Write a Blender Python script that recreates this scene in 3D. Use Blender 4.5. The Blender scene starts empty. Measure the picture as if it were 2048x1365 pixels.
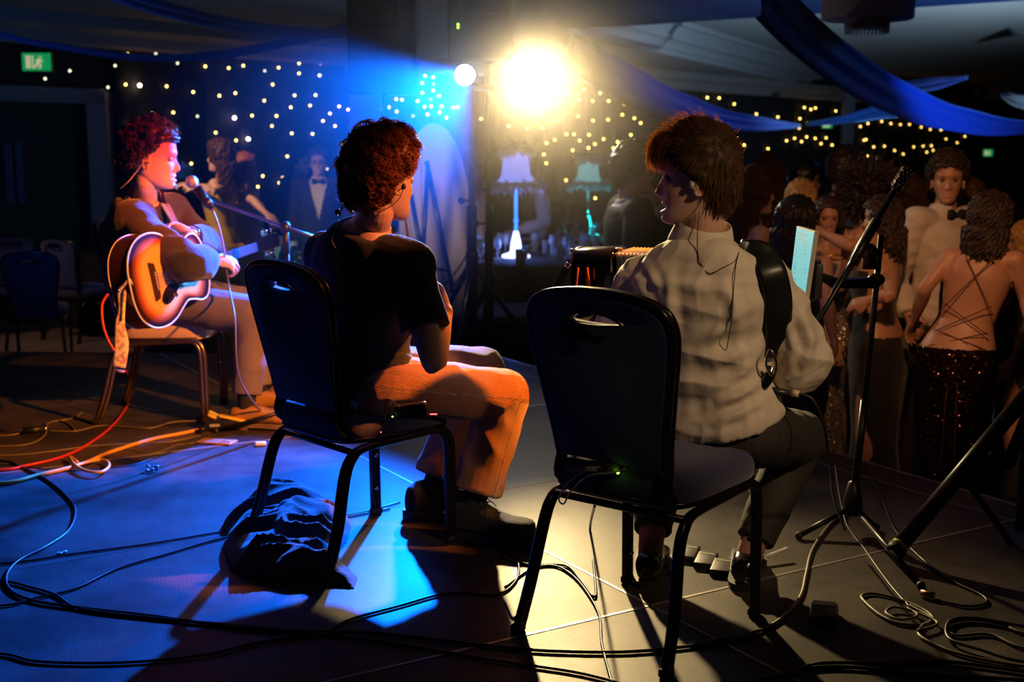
import bpy, bmesh, math, random
import numpy as np
from mathutils import Vector, Matrix, noise

SC = bpy.context.scene
COL = SC.collection
rnd = random.Random(7)

# ------------------------------------------------------------------ camera
FPX, HOR, CAMH = 2500.0, 285.0, 1.31
PITCH = math.atan((682.5 - HOR) / FPX)
cam = bpy.data.objects.new('camera', bpy.data.cameras.new('camera'))
COL.objects.link(cam)
cam.location = (0, 0, CAMH)
cam.rotation_euler = (math.pi / 2 - PITCH, 0, 0)
cam.data.sensor_width = 36
cam.data.lens = FPX / 2048 * 36
cam.data.dof.use_dof = True
cam.data.dof.focus_distance = 3.55
cam.data.dof.aperture_fstop = 3.6
cam.data.clip_end = 200
SC.camera = cam

# ------------------------------------------------------------------ colour management, world
SC.view_settings.view_transform = 'Standard'
SC.view_settings.look = 'None'
SC.view_settings.exposure = 0.0
SC.view_settings.gamma = 1.0
SC.view_settings.use_curve_mapping = False
world = bpy.data.worlds.new('hall_dark')
SC.world = world
world.use_nodes = True
world.node_tree.nodes['Background'].inputs[0].default_value = (0.10, 0.075, 0.06, 1)
world.node_tree.nodes['Background'].inputs[1].default_value = 0.02


def ray(px, py):
    a = (px - 1024) / FPX
    b = (682.5 - py) / FPX
    return Vector((a, math.cos(PITCH) + b * math.sin(PITCH), -math.sin(PITCH) + b * math.cos(PITCH)))


def P(px, py, d):
    """the point at distance d (along +Y) seen at photo pixel px, py"""
    r = ray(px, py)
    return Vector((0, 0, CAMH)) + r * (d / r.y)


def G(px, py, z=0.0):
    r = ray(px, py)
    return Vector((0, 0, CAMH)) + r * ((z - CAMH) / r.z)


# ------------------------------------------------------------------ lamps of the place
def spot(name, loc, target, color, power, cone, blend=0.3, radius=0.05):
    l = bpy.data.lights.new(name, 'SPOT')
    l.color = color
    l.energy = power
    l.spot_size = math.radians(cone)
    l.spot_blend = blend
    l.shadow_soft_size = radius
    o = bpy.data.objects.new(name, l)
    COL.objects.link(o)
    o.location = loc
    d = Vector(target) - Vector(loc)
    o.rotation_euler = d.to_track_quat('-Z', 'Y').to_euler()
    return o


WHITE_L = P(1060, 142, 7.2)
BLUE_L = P(930, 150, 7.2)
spot('white_par_beam', WHITE_L + Vector((0, -.10, -.01)), (0.42, 2.9, 0.62), (1.0, 0.70, 0.30), 1300, 46, 1.0, 0.05)
spot('blue_par_beam', BLUE_L + Vector((0, -.10, -.01)), (-1.50, 3.75, 0.35), (0.0, 0.115, 1.0), 6200, 48, 0.45, 0.04)
# colour wash bar on the black tripod at the right edge of the stage
spot('orange_wash', (1.80, 3.2, 2.15), (-1.72, 5.65, 0.30), (1.0, 0.30, 0.025), 1500, 24, 0.35, 0.05)
spot('red_wash', (1.66, 3.8, 2.45), (-1.50, 5.6, 1.20), (1.0, 0.03, 0.010), 1300, 14, 0.5, 0.05)
spot('amber_wash', (1.75, 4.1, 2.35), (0.03, 3.94, 0.68), (1.0, 0.23, 0.02), 1700, 14.5, 0.7, 0.05)
spot('amber_head_wash', (1.78, 3.4, 2.4), (-0.34, 3.78, 1.15), (1.0, 0.26, 0.08), 480, 8, 0.6, 0.05)
# warm hall downlights behind the stage and over the dance floor
spot('warm_house_light', (1.9, 1.1, 2.55), (0.72, 3.45, 0.80), (1.0, 0.66, 0.36), 170, 25, 0.8, 0.10)
spot('dance_floor_light', (0.9, 2.9, 2.5), (2.6, 6.2, 0.85), (1.0, 0.42, 0.16), 190, 46, 0.8, 0.10)
spot('ceiling_blue_wash', (5.0, 9.0, 1.9), (3.6, 13.0, 2.9), (0.03, 0.20, 1.0), 650, 75, 0.8, 0.10)
spot('ceiling_cool_wash', (6.5, 14.0, -0.3), (4.5, 19.0, 3.0), (0.45, 0.75, 1.0), 1000, 90, 0.8, 0.10)
spot('ceiling_warm_wash', (-1.0, 8.2, 0.8), (0.5, 11.5, 2.6), (1.0, 0.75, 0.5), 40, 110, 0.9, 0.10)
spot('drape_blue_wash', (-3.2, 7.0, 1.4), (-3.0, 10.5, 2.4), (0.02, 0.18, 1.0), 90, 100, 0.9, 0.10)
spot('guest_table_light', (-3.3, 7.9, 2.45), (-2.15, 9.9, 1.0), (1.0, 0.60, 0.20), 260, 36, 0.8, 0.10)
spot('carpet_light', (-4.6, 9.8, 2.5), (-4.0, 11.3, -0.5), (1.0, 0.62, 0.4), 60, 44, 0.8, 0.10)

# ------------------------------------------------------------------ mesh helpers
WM = {}   # world matrix by object name


class MB:
    def __init__(self):
        self.v = []
        self.f = []
        self.m = []

    def add(self, verts, faces, mi=0):
        n = len(self.v)
        self.v.extend([tuple(p) for p in verts])
        self.f.extend([tuple(i + n for i in fc) for fc in faces])
        self.m.extend([mi] * len(faces))
        return self

    def box(self, c, s, rot=None, mi=0):
        c = Vector(c)
        pts = []
        for x in (-.5, .5):
            for y in (-.5, .5):
                for z in (-.5, .5):
                    p = Vector((x * s[0], y * s[1], z * s[2]))
                    if rot is not None:
                        p = rot @ p
                    pts.append(c + p)
        return self.add(pts, [(0, 1, 3, 2), (4, 6, 7, 5), (0, 4, 5, 1), (2, 3, 7, 6), (0, 2, 6, 4), (1, 5, 7, 3)], mi)

    def rbox(self, c, s, r=.01, rot=None, mi=0, seg=3):
        bm = bmesh.new()
        bmesh.ops.create_cube(bm, size=1)
        for v in bm.verts:
            v.co = Vector((v.co.x * s[0], v.co.y * s[1], v.co.z * s[2]))
        bmesh.ops.bevel(bm, geom=bm.edges[:], offset=min(r, min(s) * .49), segments=seg, profile=.5, affect='EDGES')
        c = Vector(c)
        bm.verts.ensure_lookup_table()
        pts = [c + ((rot @ v.co) if rot is not None else v.co) for v in bm.verts]
        fs = [[v.index for v in f.verts] for f in bm.faces]
        bm.free()
        return self.add(pts, fs, mi)

    def tube(self, pts, r, n=8, mi=0, cap=True, smooth=0, closed=False, flat=None):
        pts = [Vector(p) for p in pts]
        rs = list(r) if hasattr(r, '__len__') else [r] * len(pts)
        if smooth:
            pts, rs = catmull(pts, rs, smooth, closed)
        N = len(pts)
        t = []
        for i in range(N):
            if closed:
                d = pts[(i + 1) % N] - pts[i - 1]
            else:
                d = pts[min(i + 1, N - 1)] - pts[max(i - 1, 0)]
            if d.length < 1e-9:
                d = Vector((0, 0, 1))
            t.append(d.normalized())
        ref = Vector((0, 0, 1)) if abs(t[0].z) < .9 else Vector((1, 0, 0))
        u = t[0].cross(ref).normalized()
        V = []
        for i in range(N):
            u = (u - t[i] * u.dot(t[i]))
            if u.length < 1e-6:
                u = t[i].orthogonal()
            u.normalize()
            w = t[i].cross(u)
            for k in range(n):
                a = 2 * math.pi * k / n
                V.append(pts[i] + (u * math.cos(a) + w * math.sin(a) * (flat or 1)) * rs[i])
        F = []
        for i in range(N if closed else N - 1):
            j = (i + 1) % N
            for k in range(n):
                l = (k + 1) % n
                F.append((i * n + k, i * n + l, j * n + l, j * n + k))
        if cap and not closed:
            F.append(tuple(range(n))[::-1])
            F.append(tuple((N - 1) * n + k for k in range(n)))
        return self.add(V, F, mi)

    def ball(self, c, r, nu=16, nv=10, rot=None, mi=0):
        c = Vector(c)
        rr = r if hasattr(r, '__len__') else (r, r, r)
        V = []
        F = []
        for i in range(1, nv):
            th = math.pi * i / nv
            for k in range(nu):
                ph = 2 * math.pi * k / nu
                p = Vector((rr[0] * math.sin(th) * math.cos(ph), rr[1] * math.sin(th) * math.sin(ph), rr[2] * math.cos(th)))
                V.append(c + (rot @ p if rot is not None else p))
        top = Vector((0, 0, rr[2]))
        V.append(c + (rot @ top if rot is not None else top))
        V.append(c - (rot @ top if rot is not None else top))
        T = len(V) - 2
        for i in range(nv - 2):
            for k in range(nu):
                l = (k + 1) % nu
                F.append((i * nu + k, (i + 1) * nu + k, (i + 1) * nu + l, i * nu + l))
        for k in range(nu):
            l = (k + 1) % nu
            F.append((T, k, l))
            F.append((T + 1, (nv - 2) * nu + l, (nv - 2) * nu + k))
        return self.add(V, F, mi)

    def capsule(self, pts, rs, n=12, smooth=4):
        pts = [Vector(p) for p in pts]
        self.tube(pts, rs, n=n, smooth=smooth)
        self.ball(pts[0], rs[0] * .99, n, 8)
        self.ball(pts[-1], rs[-1] * .99, n, 8)
        return self

    def loft(self, rings, cap=True, mi=0):
        n = len(rings[0])
        V = [p for r in rings for p in r]
        F = []
        for i in range(len(rings) - 1):
            for k in range(n):
                l = (k + 1) % n
                F.append((i * n + k, i * n + l, (i + 1) * n + l, (i + 1) * n + k))
        if cap:
            F.append(tuple(range(n))[::-1])
            F.append(tuple((len(rings) - 1) * n + k for k in range(n)))
        return self.add(V, F, mi)

    def lathe(self, prof, c=(0, 0, 0), n=24, mi=0, rot=None):
        c = Vector(c)
        rings = []
        for r, z in prof:
            ring = []
            for k in range(n):
                a = 2 * math.pi * k / n
                p = Vector((max(r, 1e-4) * math.cos(a), max(r, 1e-4) * math.sin(a), z))
                ring.append(c + (rot @ p if rot is not None else p))
            rings.append(ring)
        return self.loft(rings, mi=mi)

    def prism(self, outline, frame, thick, mi=0):
        """outline: 2D points; frame: 4x4 matrix, extruded along local z by thick"""
        n = len(outline)
        V = [frame @ Vector((x, y, 0)) for x, y in outline] + [frame @ Vector((x, y, thick)) for x, y in outline]
        F = [tuple(range(n))[::-1], tuple(range(n, 2 * n))]
        for k in range(n):
            l = (k + 1) % n
            F.append((k, l, n + l, n + k))
        return self.add(V, F, mi)

    def xf(self, M):
        self.v = [tuple(M @ Vector(p)) for p in self.v]
        return self


def catmull(pts, rs, k, closed=False):
    out = []
    ro = []
    N = len(pts)
    segs = N if closed else N - 1
    for i in range(segs):
        if closed:
            p0, p1, p2, p3 = pts[i - 1], pts[i], pts[(i + 1) % N], pts[(i + 2) % N]
            r1, r2 = rs[i], rs[(i + 1) % N]
        else:
            p0, p1, p2, p3 = pts[max(i - 1, 0)], pts[i], pts[i + 1], pts[min(i + 2, N - 1)]
            r1, r2 = rs[i], rs[i + 1]
        for j in range(k):
            t = j / k
            out.append(0.5 * ((2 * p1) + (p2 - p0) * t + (2 * p0 - 5 * p1 + 4 * p2 - p3) * t * t + (3 * p1 - p0 - 3 * p2 + p3) * t ** 3))
            ro.append(r1 + (r2 - r1) * (t * t * (3 - 2 * t)))
    if not closed:
        out.append(pts[-1])
        ro.append(rs[-1])
    return out, ro


def interp(x, xs, ys):
    return float(np.interp(x, xs, ys))


def mesh_of(mb, smooth=True):
    me = bpy.data.meshes.new('m')
    me.from_pydata([tuple(p) for p in mb.v], [], mb.f)
    me.polygons.foreach_set('material_index', mb.m)
    if smooth:
        me.polygons.foreach_set('use_smooth', [True] * len(me.polygons))
    me.update()
    return me


def fixn(me):
    bm = bmesh.new()
    bm.from_mesh(me)
    bmesh.ops.recalc_face_normals(bm, faces=bm.faces)
    bm.to_mesh(me)
    bm.free()


def put(name, me, mats, parent=None, world=True):
    """link a mesh (vertices in world space) as one object; keep its place when parented"""
    if not isinstance(mats, (list, tuple)):
        mats = [mats]
    me.materials.clear()
    for m in mats:
        me.materials.append(m)
    o = bpy.data.objects.new(name, me)
    me.name = name
    COL.objects.link(o)
    if parent is not None:
        M = WM[parent.name]
        if world:
            me.transform(M.inverted())
        o.parent = parent
        WM[o.name] = M.copy()
    else:
        # own origin at the base of the thing
        co = np.empty(len(me.vertices) * 3)
        me.vertices.foreach_get('co', co)
        co = co.reshape(-1, 3)
        c = Vector(((co[:, 0].min() + co[:, 0].max()) / 2, (co[:, 1].min() + co[:, 1].max()) / 2, co[:, 2].min()))
        me.transform(Matrix.Translation(-c))
        o.location = c
        WM[o.name] = Matrix.Translation(c)
    return o


def part(name, mb, mats, parent=None, smooth=True, world=True, auto=None, label=None):
    me = mesh_of(mb, smooth)
    fixn(me)
    if auto:
        try:
            me.set_sharp_from_angle(angle=math.radians(auto))
        except Exception:
            pass
    o = put(name, me, mats, parent, world)
    if label:
        o['label'] = label
    return o


def tag(o, label, cat, group=None, kind=None):
    o['label'] = label
    o['category'] = cat
    if group:
        o['group'] = group
    if kind:
        o['kind'] = kind
    return o


def thing(name, label, cat, loc=(0, 0, 0), rotz=0, group=None):
    o = bpy.data.objects.new(name, None)
    o.empty_display_size = .1
    COL.objects.link(o)
    o.location = loc
    o.rotation_euler = (0, 0, rotz)
    tag(o, label, cat, group)
    WM[o.name] = Matrix.Translation(Vector(loc)) @ Matrix.Rotation(rotz, 4, 'Z')
    return o


def struct(name, mb, mats, smooth=False):
    o = part(name, mb, mats, None, smooth)
    o['kind'] = 'structure'
    return o


def dup(root, loc, rotz, label, group=None):
    r = root.copy()
    COL.objects.link(r)
    r.location = loc
    r.rotation_euler = (0, 0, rotz)
    r['label'] = label
    if group:
        r['group'] = group
    WM[r.name] = Matrix.Translation(Vector(loc)) @ Matrix.Rotation(rotz, 4, 'Z')
    for ch in list(root.children):
        c = ch.copy()
        COL.objects.link(c)
        c.parent = r
        WM[c.name] = WM[r.name].copy()
        for g in list(ch.children):
            d = g.copy()
            COL.objects.link(d)
            d.parent = c
    return r


def with_mods(me, mods):
    o = bpy.data.objects.new('tmp', me)
    COL.objects.link(o)
    for kind, props in mods:
        m = o.modifiers.new('x', kind)
        for k, v in props.items():
            setattr(m, k, v)
    dg = bpy.context.evaluated_depsgraph_get()
    dg.update()
    out = bpy.data.meshes.new_from_object(o.evaluated_get(dg), depsgraph=dg)
    bpy.data.objects.remove(o)
    bpy.data.meshes.remove(me)
    return out


def remesh(mb, voxel, smooth=4, fac=.5):
    me = mesh_of(mb)
    fixn(me)
    mods = [('REMESH', dict(mode='VOXEL', voxel_size=voxel, use_smooth_shade=True))]
    if smooth:
        mods.append(('SMOOTH', dict(factor=fac, iterations=smooth)))
    me = with_mods(me, mods)
    me.polygons.foreach_set('use_smooth', [True] * len(me.polygons))
    return me


def get_co(me):
    co = np.empty(len(me.vertices) * 3, dtype=np.float32)
    me.vertices.foreach_get('co', co)
    return co.reshape(-1, 3)


def set_co(me, co):
    me.vertices.foreach_set('co', np.asarray(co, dtype=np.float32).ravel())
    me.update()


def get_no(me):
    no = np.empty(len(me.vertices) * 3, dtype=np.float32)
    me.vertices.foreach_get('normal', no)
    return no.reshape(-1, 3)


def wrinkle(me, amp, scale=(9, 9, 9), seed=0, ridged=True):
    co = get_co(me)
    no = get_no(me)
    d = np.zeros(len(co), dtype=np.float32)
    sx, sy, sz = scale
    for i, p in enumerate(co):
        q = Vector((p[0] * sx + seed, p[1] * sy + p[2] * 3, p[2] * sz))
        a = noise.noise(q)
        b = noise.noise(q * 2.3 + Vector((5, 1, 2)))
        if ridged:
            d[i] = (.6 - abs(a) * 2) * .75 + b * .35
        else:
            d[i] = a + .4 * b
    set_co(me, co + no * (d * amp)[:, None])


def del_faces(me, pred):
    bm = bmesh.new()
    bm.from_mesh(me)
    kill = [f for f in bm.faces if pred(f.calc_center_median())]
    bmesh.ops.delete(bm, geom=kill, context='FACES')
    bm.to_mesh(me)
    bm.free()


def join_meshes(ms):
    mb = MB()
    for me in ms:
        mb.add([v.co.copy() for v in me.vertices], [tuple(p.vertices) for p in me.polygons])
        bpy.data.meshes.remove(me)
    return mesh_of(mb)


# ------------------------------------------------------------------ materials
MATS = {}


def mat(name, col, rough=.6, metal=0, emit=None, estr=0, bump=None, spec=.5, coat=0, sheen=0, noisecol=None, trans=0, sss=0, subsc=None):
    m = bpy.data.materials.new(name)
    m.use_nodes = True
    nt = m.node_tree
    b = nt.nodes['Principled BSDF']
    b.inputs['Base Color'].default_value = (*col, 1)
    b.inputs['Roughness'].default_value = rough
    b.inputs['Metallic'].default_value = metal
    b.inputs['Specular IOR Level'].default_value = spec
    if coat:
        b.inputs['Coat Weight'].default_value = coat
        b.inputs['Coat Roughness'].default_value = .08
    if sheen:
        b.inputs['Sheen Weight'].default_value = sheen
    if trans:
        b.inputs['Transmission Weight'].default_value = trans
    if sss:
        b.inputs['Subsurface Weight'].default_value = sss
        b.inputs['Subsurface Radius'].default_value = (.012, .004, .002)
        b.inputs['Subsurface Scale'].default_value = 1.0
    if emit:
        b.inputs['Emission Color'].default_value = (*emit, 1)
        b.inputs['Emission Strength'].default_value = estr
    tc = nt.nodes.new('ShaderNodeTexCoord')
    if noisecol:   # (scale, second colour, low, high)
        sc, c2, lo, hi = noisecol
        n = nt.nodes.new('ShaderNodeTexNoise')
        n.inputs['Scale'].default_value = sc
        n.inputs['Detail'].default_value = 6
        nt.links.new(tc.outputs['Object'], n.inputs['Vector'])
        r = nt.nodes.new('ShaderNodeValToRGB')
        r.color_ramp.elements[0].position = lo
        r.color_ramp.elements[0].color = (*col, 1)
        r.color_ramp.elements[1].position = hi
        r.color_ramp.elements[1].color = (*c2, 1)
        nt.links.new(n.outputs['Fac'], r.inputs['Fac'])
        nt.links.new(r.outputs['Color'], b.inputs['Base Color'])
    if bump:       # (scale, strength, distance)
        n = nt.nodes.new('ShaderNodeTexNoise')
        n.inputs['Scale'].default_value = bump[0]
        n.inputs['Detail'].default_value = 3
        nt.links.new(tc.outputs['Object'], n.inputs['Vector'])
        bp = nt.nodes.new('ShaderNodeBump')
        bp.inputs['Strength'].default_value = bump[1]
        bp.inputs['Distance'].default_value = bump[2]
        nt.links.new(n.outputs['Fac'], bp.inputs['Height'])
        nt.links.new(bp.outputs['Normal'], b.inputs['Normal'])
    MATS[name] = m
    return m


skin = mat('skin', (.62, .36, .26), .5, sss=.15, bump=(260, .15, .002))
skin_tan = mat('skin_tan', (.50, .27, .17), .45, bump=(260, .1, .002))
lips = mat('lips', (.42, .14, .12), .4)
eyewhite = mat('eye_white', (.34, .32, .30), .25)
iris = mat('iris', (.05, .03, .02), .15)
hair_auburn = mat('auburn_hair', (.24, .075, .032), .40, noisecol=(30, (.36, .13, .05), .35, .7))
hair_brown = mat('brown_hair', (.055, .026, .012), .52, noisecol=(30, (.13, .062, .022), .35, .7))
hair_dark = mat('dark_hair', (.022, .013, .010), .4, noisecol=(30, (.05, .028, .018), .35, .7))
hair_black = mat('black_hair', (.010, .008, .008), .38)
hair_blonde = mat('blonde_hair', (.42, .22, .07), .4, noisecol=(30, (.6, .36, .13), .35, .7))
hair_red = mat('copper_hair', (.30, .09, .03), .4)
black_cloth = mat('black_cotton', (.012, .012, .013), .85, bump=(120, .3, .003), sheen=.2)
tee_cloth = mat('black_tee_cotton', (.006, .0055, .006), .92, bump=(90, .25, .004), sheen=.1)
cream_cloth = mat('cream_shirt_cotton', (.60, .52, .43), .75, bump=(40, .25, .006))
white_cloth = mat('white_shirt_cotton', (.66, .62, .58), .75, bump=(40, .3, .006))
navy_wool = mat('dark_wool', (.030, .021, .022), .9, bump=(200, .5, .004), sheen=.25)
grey_trouser = mat('grey_brown_trousers', (.17, .13, .115), .85, bump=(150, .3, .003))
black_trouser = mat('black_trousers', (.025, .022, .018), .8, bump=(150, .3, .003))
suit_black = mat('black_suit', (.012, .012, .014), .8)
leather_tan = mat('tan_leather', (.42, .21, .06), .42, bump=(60, .2, .004))
leather_black = mat('black_patent_leather', (.008, .008, .009), .16, coat=.5)
strap_leather = mat('strap_leather', (.008, .008, .008), .38)
boom_metal = mat('boom_highlight_grey', (.25, .25, .27), .3, metal=.9)  # grey put in for the strong highlight on a black boom
suede_black = mat('black_suede', (.010, .010, .010), .85, bump=(100, .4, .003), sheen=.2)
rubber = mat('black_rubber', (.012, .012, .012), .6)
crepe = mat('shoe_sole', (.25, .15, .08), .7)
sock_pink = mat('pink_sock', (.36, .17, .15), .85, bump=(150, .4, .003))
sock_black = mat('black_sock', (.012, .012, .014), .9)
chair_metal = mat('chair_gunmetal', (.06, .05, .055), .25, metal=.9)
chair_fabric = mat('chair_navy_fabric', (.030, .032, .095), .92, bump=(260, .6, .003), sheen=.3)
seat_beige = mat('seat_beige_fabric', (.62, .42, .30), .9, bump=(180, .6, .004))
chrome = mat('chrome', (.7, .7, .72), .15, metal=1)
black_metal = mat('black_metal', (.012, .012, .013), .35, metal=.4)
black_plastic = mat('black_plastic', (.012, .012, .013), .4)
gloss_black = mat('gloss_black_lacquer', (.006, .006, .007), .12, coat=.8)
cable_black = mat('black_cable_rubber', (.010, .010, .011), .38)
cable_red = mat('red_cable', (.55, .03, .02), .4)
cable_orange = mat('yellow_cable', (.75, .36, .06), .4)
cable_grey = mat('grey_cable', (.16, .13, .10), .45)
cable_white = mat('white_cable', (.6, .55, .5), .4)
alu = mat('aluminium_trim', (.42, .38, .35), .35, metal=.7)
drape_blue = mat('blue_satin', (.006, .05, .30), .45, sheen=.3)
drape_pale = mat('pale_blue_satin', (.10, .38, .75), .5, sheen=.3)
red_cloth = mat('red_satin', (.45, .008, .008), .45)
teal_led = mat('teal_led_glass', (.02, .4, .4), .2, emit=(0, .85, .9), estr=1.6)
blue_led = mat('blue_led_glass', (.02, .1, .5), .2, emit=(.03, .22, 1), estr=1.8)
violet_led = mat('violet_led_glass', (.2, .2, .6), .2, emit=(.35, .4, 1), estr=5)
warm_led = mat('warm_string_led', (1, .8, .3), .3, emit=(1, .62, .14), estr=10)
warm_led2 = mat('bright_string_led', (1, .9, .6), .3, emit=(1, .75, .42), estr=30)
pale_led = mat('pale_string_led', (1, .9, .7), .3, emit=(.75, .72, .5), estr=3.2)
star_white = mat('floor_star_led', (.8, .9, 1), .3, emit=(.55, .8, 1), estr=9)
green_led = mat('green_led', (.1, 1, .1), .3, emit=(.3, 1, .05), estr=8)
red_led = mat('red_led', (1, .1, .1), .3, emit=(1, .05, .05), estr=6)
paper = mat('white_plastic', (.7, .7, .7), .5)
yellow_pl = mat('yellow_plastic', (.75, .55, .05), .45)
tan_case = mat('tan_phone_case', (.42, .20, .10), .5)
feather = mat('white_feather', (.75, .78, .85), .95, bump=(60, 1, .02))
glass_clear = mat('clear_glass', (.8, .9, .95), .08, spec=.8, trans=.75)
tablecloth_m = mat('black_tablecloth', (.02, .018, .018), .85)
wood_dark = mat('dark_wood', (.05, .02, .01), .35)
maple = mat('bow_wood', (.55, .19, .07), .35)
horsehair = mat('bow_hair', (.75, .55, .4), .6)
gold = mat('gold_band', (.8, .5, .2), .3, metal=1)
bulb_white = mat('lamp_lens_warm', (1, 1, 1), .3, emit=(1, .86, .58), estr=300)
bulb_blue = mat('lamp_lens_blue', (1, 1, 1), .3, emit=(.32, .55, 1), estr=160)


def hair_through(m, k=.55, gold=None):
    """light passes through fine locks, so they glow at the rim against a lamp"""
    nt = m.node_tree
    b = nt.nodes['Principled BSDF']
    out = [n for n in nt.nodes if n.type == 'OUTPUT_MATERIAL'][0]
    tr = nt.nodes.new('ShaderNodeBsdfTranslucent')
    c = b.inputs['Base Color'].default_value
    tr.inputs['Color'].default_value = (*(gold or (min(1, c[0] * 2 + .1), c[1] * 2 + .04, c[2] * 2)), 1)
    mx = nt.nodes.new('ShaderNodeMixShader')
    mx.inputs[0].default_value = k
    nt.links.new(b.outputs[0], mx.inputs[1])
    nt.links.new(tr.outputs[0], mx.inputs[2])
    nt.links.new(mx.outputs[0], out.inputs['Surface'])


hair_front = mat('lamplit_brown_hair', (.16, .075, .022), .4)  # lighter copy of the brown hair, the lamp's gold put into its colour
hair_through(hair_auburn, .45, (.60, .22, .09))
hair_through(hair_brown, .45, (.50, .25, .08))
hair_through(hair_front, .6, (.85, .45, .12))


def sparkle_mat(name, base, scale, rough, metal=.8, estrip=None):
    m = mat(name, base, rough, metal=metal)
    nt = m.node_tree
    b = nt.nodes['Principled BSDF']
    tc = nt.nodes.new('ShaderNodeTexCoord')
    v = nt.nodes.new('ShaderNodeTexVoronoi')
    v.inputs['Scale'].default_value = scale
    nt.links.new(tc.outputs['Object'], v.inputs['Vector'])
    nm = nt.nodes.new('ShaderNodeVectorMath')
    nm.operation = 'SUBTRACT'
    nm.inputs[1].default_value = (.5, .5, .5)
    nt.links.new(v.outputs['Color'], nm.inputs[0])
    sc = nt.nodes.new('ShaderNodeVectorMath')
    sc.operation = 'SCALE'
    sc.inputs[3].default_value = 1.1
    nt.links.new(nm.outputs[0], sc.inputs[0])
    geo = nt.nodes.new('ShaderNodeNewGeometry')
    ad = nt.nodes.new('ShaderNodeVectorMath')
    nt.links.new(geo.outputs['Normal'], ad.inputs[0])
    nt.links.new(sc.outputs[0], ad.inputs[1])
    no = nt.nodes.new('ShaderNodeVectorMath')
    no.operation = 'NORMALIZE'
    nt.links.new(ad.outputs[0], no.inputs[0])
    nt.links.new(no.outputs[0], b.inputs['Normal'])
    return m


silver_sequin = sparkle_mat('silver_sequin', (.42, .38, .33), 150, .35, .6)
black_sequin = sparkle_mat('black_sequin', (.045, .018, .012), 170, .16, .85)


def stage_material():
    m = mat('stage_deck_phenolic', (.075, .058, .05), .42, spec=.16)
    nt = m.node_tree
    b = nt.nodes['Principled BSDF']
    tc = nt.nodes.new('ShaderNodeTexCoord')
    mp = nt.nodes.new('ShaderNodeMapping')
    mp.inputs['Rotation'].default_value = (0, 0, math.radians(29))
    nt.links.new(tc.outputs['Object'], mp.inputs['Vector'])
    br = nt.nodes.new('ShaderNodeTexBrick')
    br.inputs['Scale'].default_value = 1.0
    br.inputs['Brick Width'].default_value = .018
    br.inputs['Row Height'].default_value = .009
    br.inputs['Mortar Size'].default_value = .0018
    br.inputs['Color1'].default_value = (1, 1, 1, 1)
    br.inputs['Color2'].default_value = (.8, .8, .8, 1)
    br.inputs['Mortar'].default_value = (0, 0, 0, 1)
    nt.links.new(mp.outputs[0], br.inputs['Vector'])
    bp = nt.nodes.new('ShaderNodeBump')
    bp.inputs['Strength'].default_value = .8
    bp.inputs['Distance'].default_value = .0022
    nt.links.new(br.outputs['Color'], bp.inputs['Height'])
    nt.links.new(bp.outputs['Normal'], b.inputs['Normal'])
    # scuffs and worn dusty patches
    n = nt.nodes.new('ShaderNodeTexNoise')
    n.inputs['Scale'].default_value = 2.2
    n.inputs['Detail'].default_value = 9
    n.inputs['Roughness'].default_value = .68
    nt.links.new(tc.outputs['Object'], n.inputs['Vector'])
    r = nt.nodes.new('ShaderNodeValToRGB')
    r.color_ramp.elements[0].position = .42
    r.color_ramp.elements[0].color = (.036, .031, .029, 1)
    r.color_ramp.elements[1].position = .72
    r.color_ramp.elements[1].color = (.15, .12, .105, 1)
    nt.links.new(n.outputs['Fac'], r.inputs['Fac'])
    mx = nt.nodes.new('ShaderNodeMixRGB')
    mx.blend_type = 'MULTIPLY'
    mx.inputs['Fac'].default_value = .5
    nt.links.new(r.outputs['Color'], mx.inputs['Color1'])
    nt.links.new(br.outputs['Color'], mx.inputs['Color2'])
    nt.links.new(mx.outputs['Color'], b.inputs['Base Color'])
    rr = nt.nodes.new('ShaderNodeMapRange')
    rr.inputs['To Min'].default_value = .36
    rr.inputs['To Max'].default_value = .60
    nt.links.new(n.outputs['Fac'], rr.inputs['Value'])
    nt.links.new(rr.outputs[0], b.inputs['Roughness'])
    return m


stage_m = stage_material()
carpet_m = mat('hall_carpet', (.16, .11, .085), .95, bump=(90, .6, .01), noisecol=(6, (.24, .17, .13), .4, .7))
dance_m = mat('black_dance_floor', (.02, .02, .022), .25)
wall_m = mat('star_cloth_black', (.010, .009, .010), .9)
plaster_m = mat('painted_plaster', (.32, .25, .22), .8)
ceil_m = mat('ceiling_paint', (.36, .32, .31), .85)
door_m = mat('dark_door_wood', (.03, .022, .018), .5)

# ================================================================== THE SETTING
AD = Vector((.516, -.857, 0)).normalized()    # along the long stage seams
BD = Vector((.857, .516, 0)).normalized()     # across them
FLOOR_Z = -.5
mb = MB()
mb.add([(-16, -3, FLOOR_Z), (40, -3, FLOOR_Z), (40, 62, FLOOR_Z), (-16, 62, FLOOR_Z)], [(0, 1, 2, 3)])
struct('floor', mb, carpet_m)

# stage decks, cut by their aluminium seams
def clip_poly(poly, p, n):
    out = []
    for i in range(len(poly)):
        a, b = poly[i], poly[(i + 1) % len(poly)]
        da, db = (a - p).dot(n), (b - p).dot(n)
        if da <= 0:
            out.append(a)
        if (da < 0) != (db < 0):
            t = da / (da - db)
            out.append(a + (b - a) * t)
    return out


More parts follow.
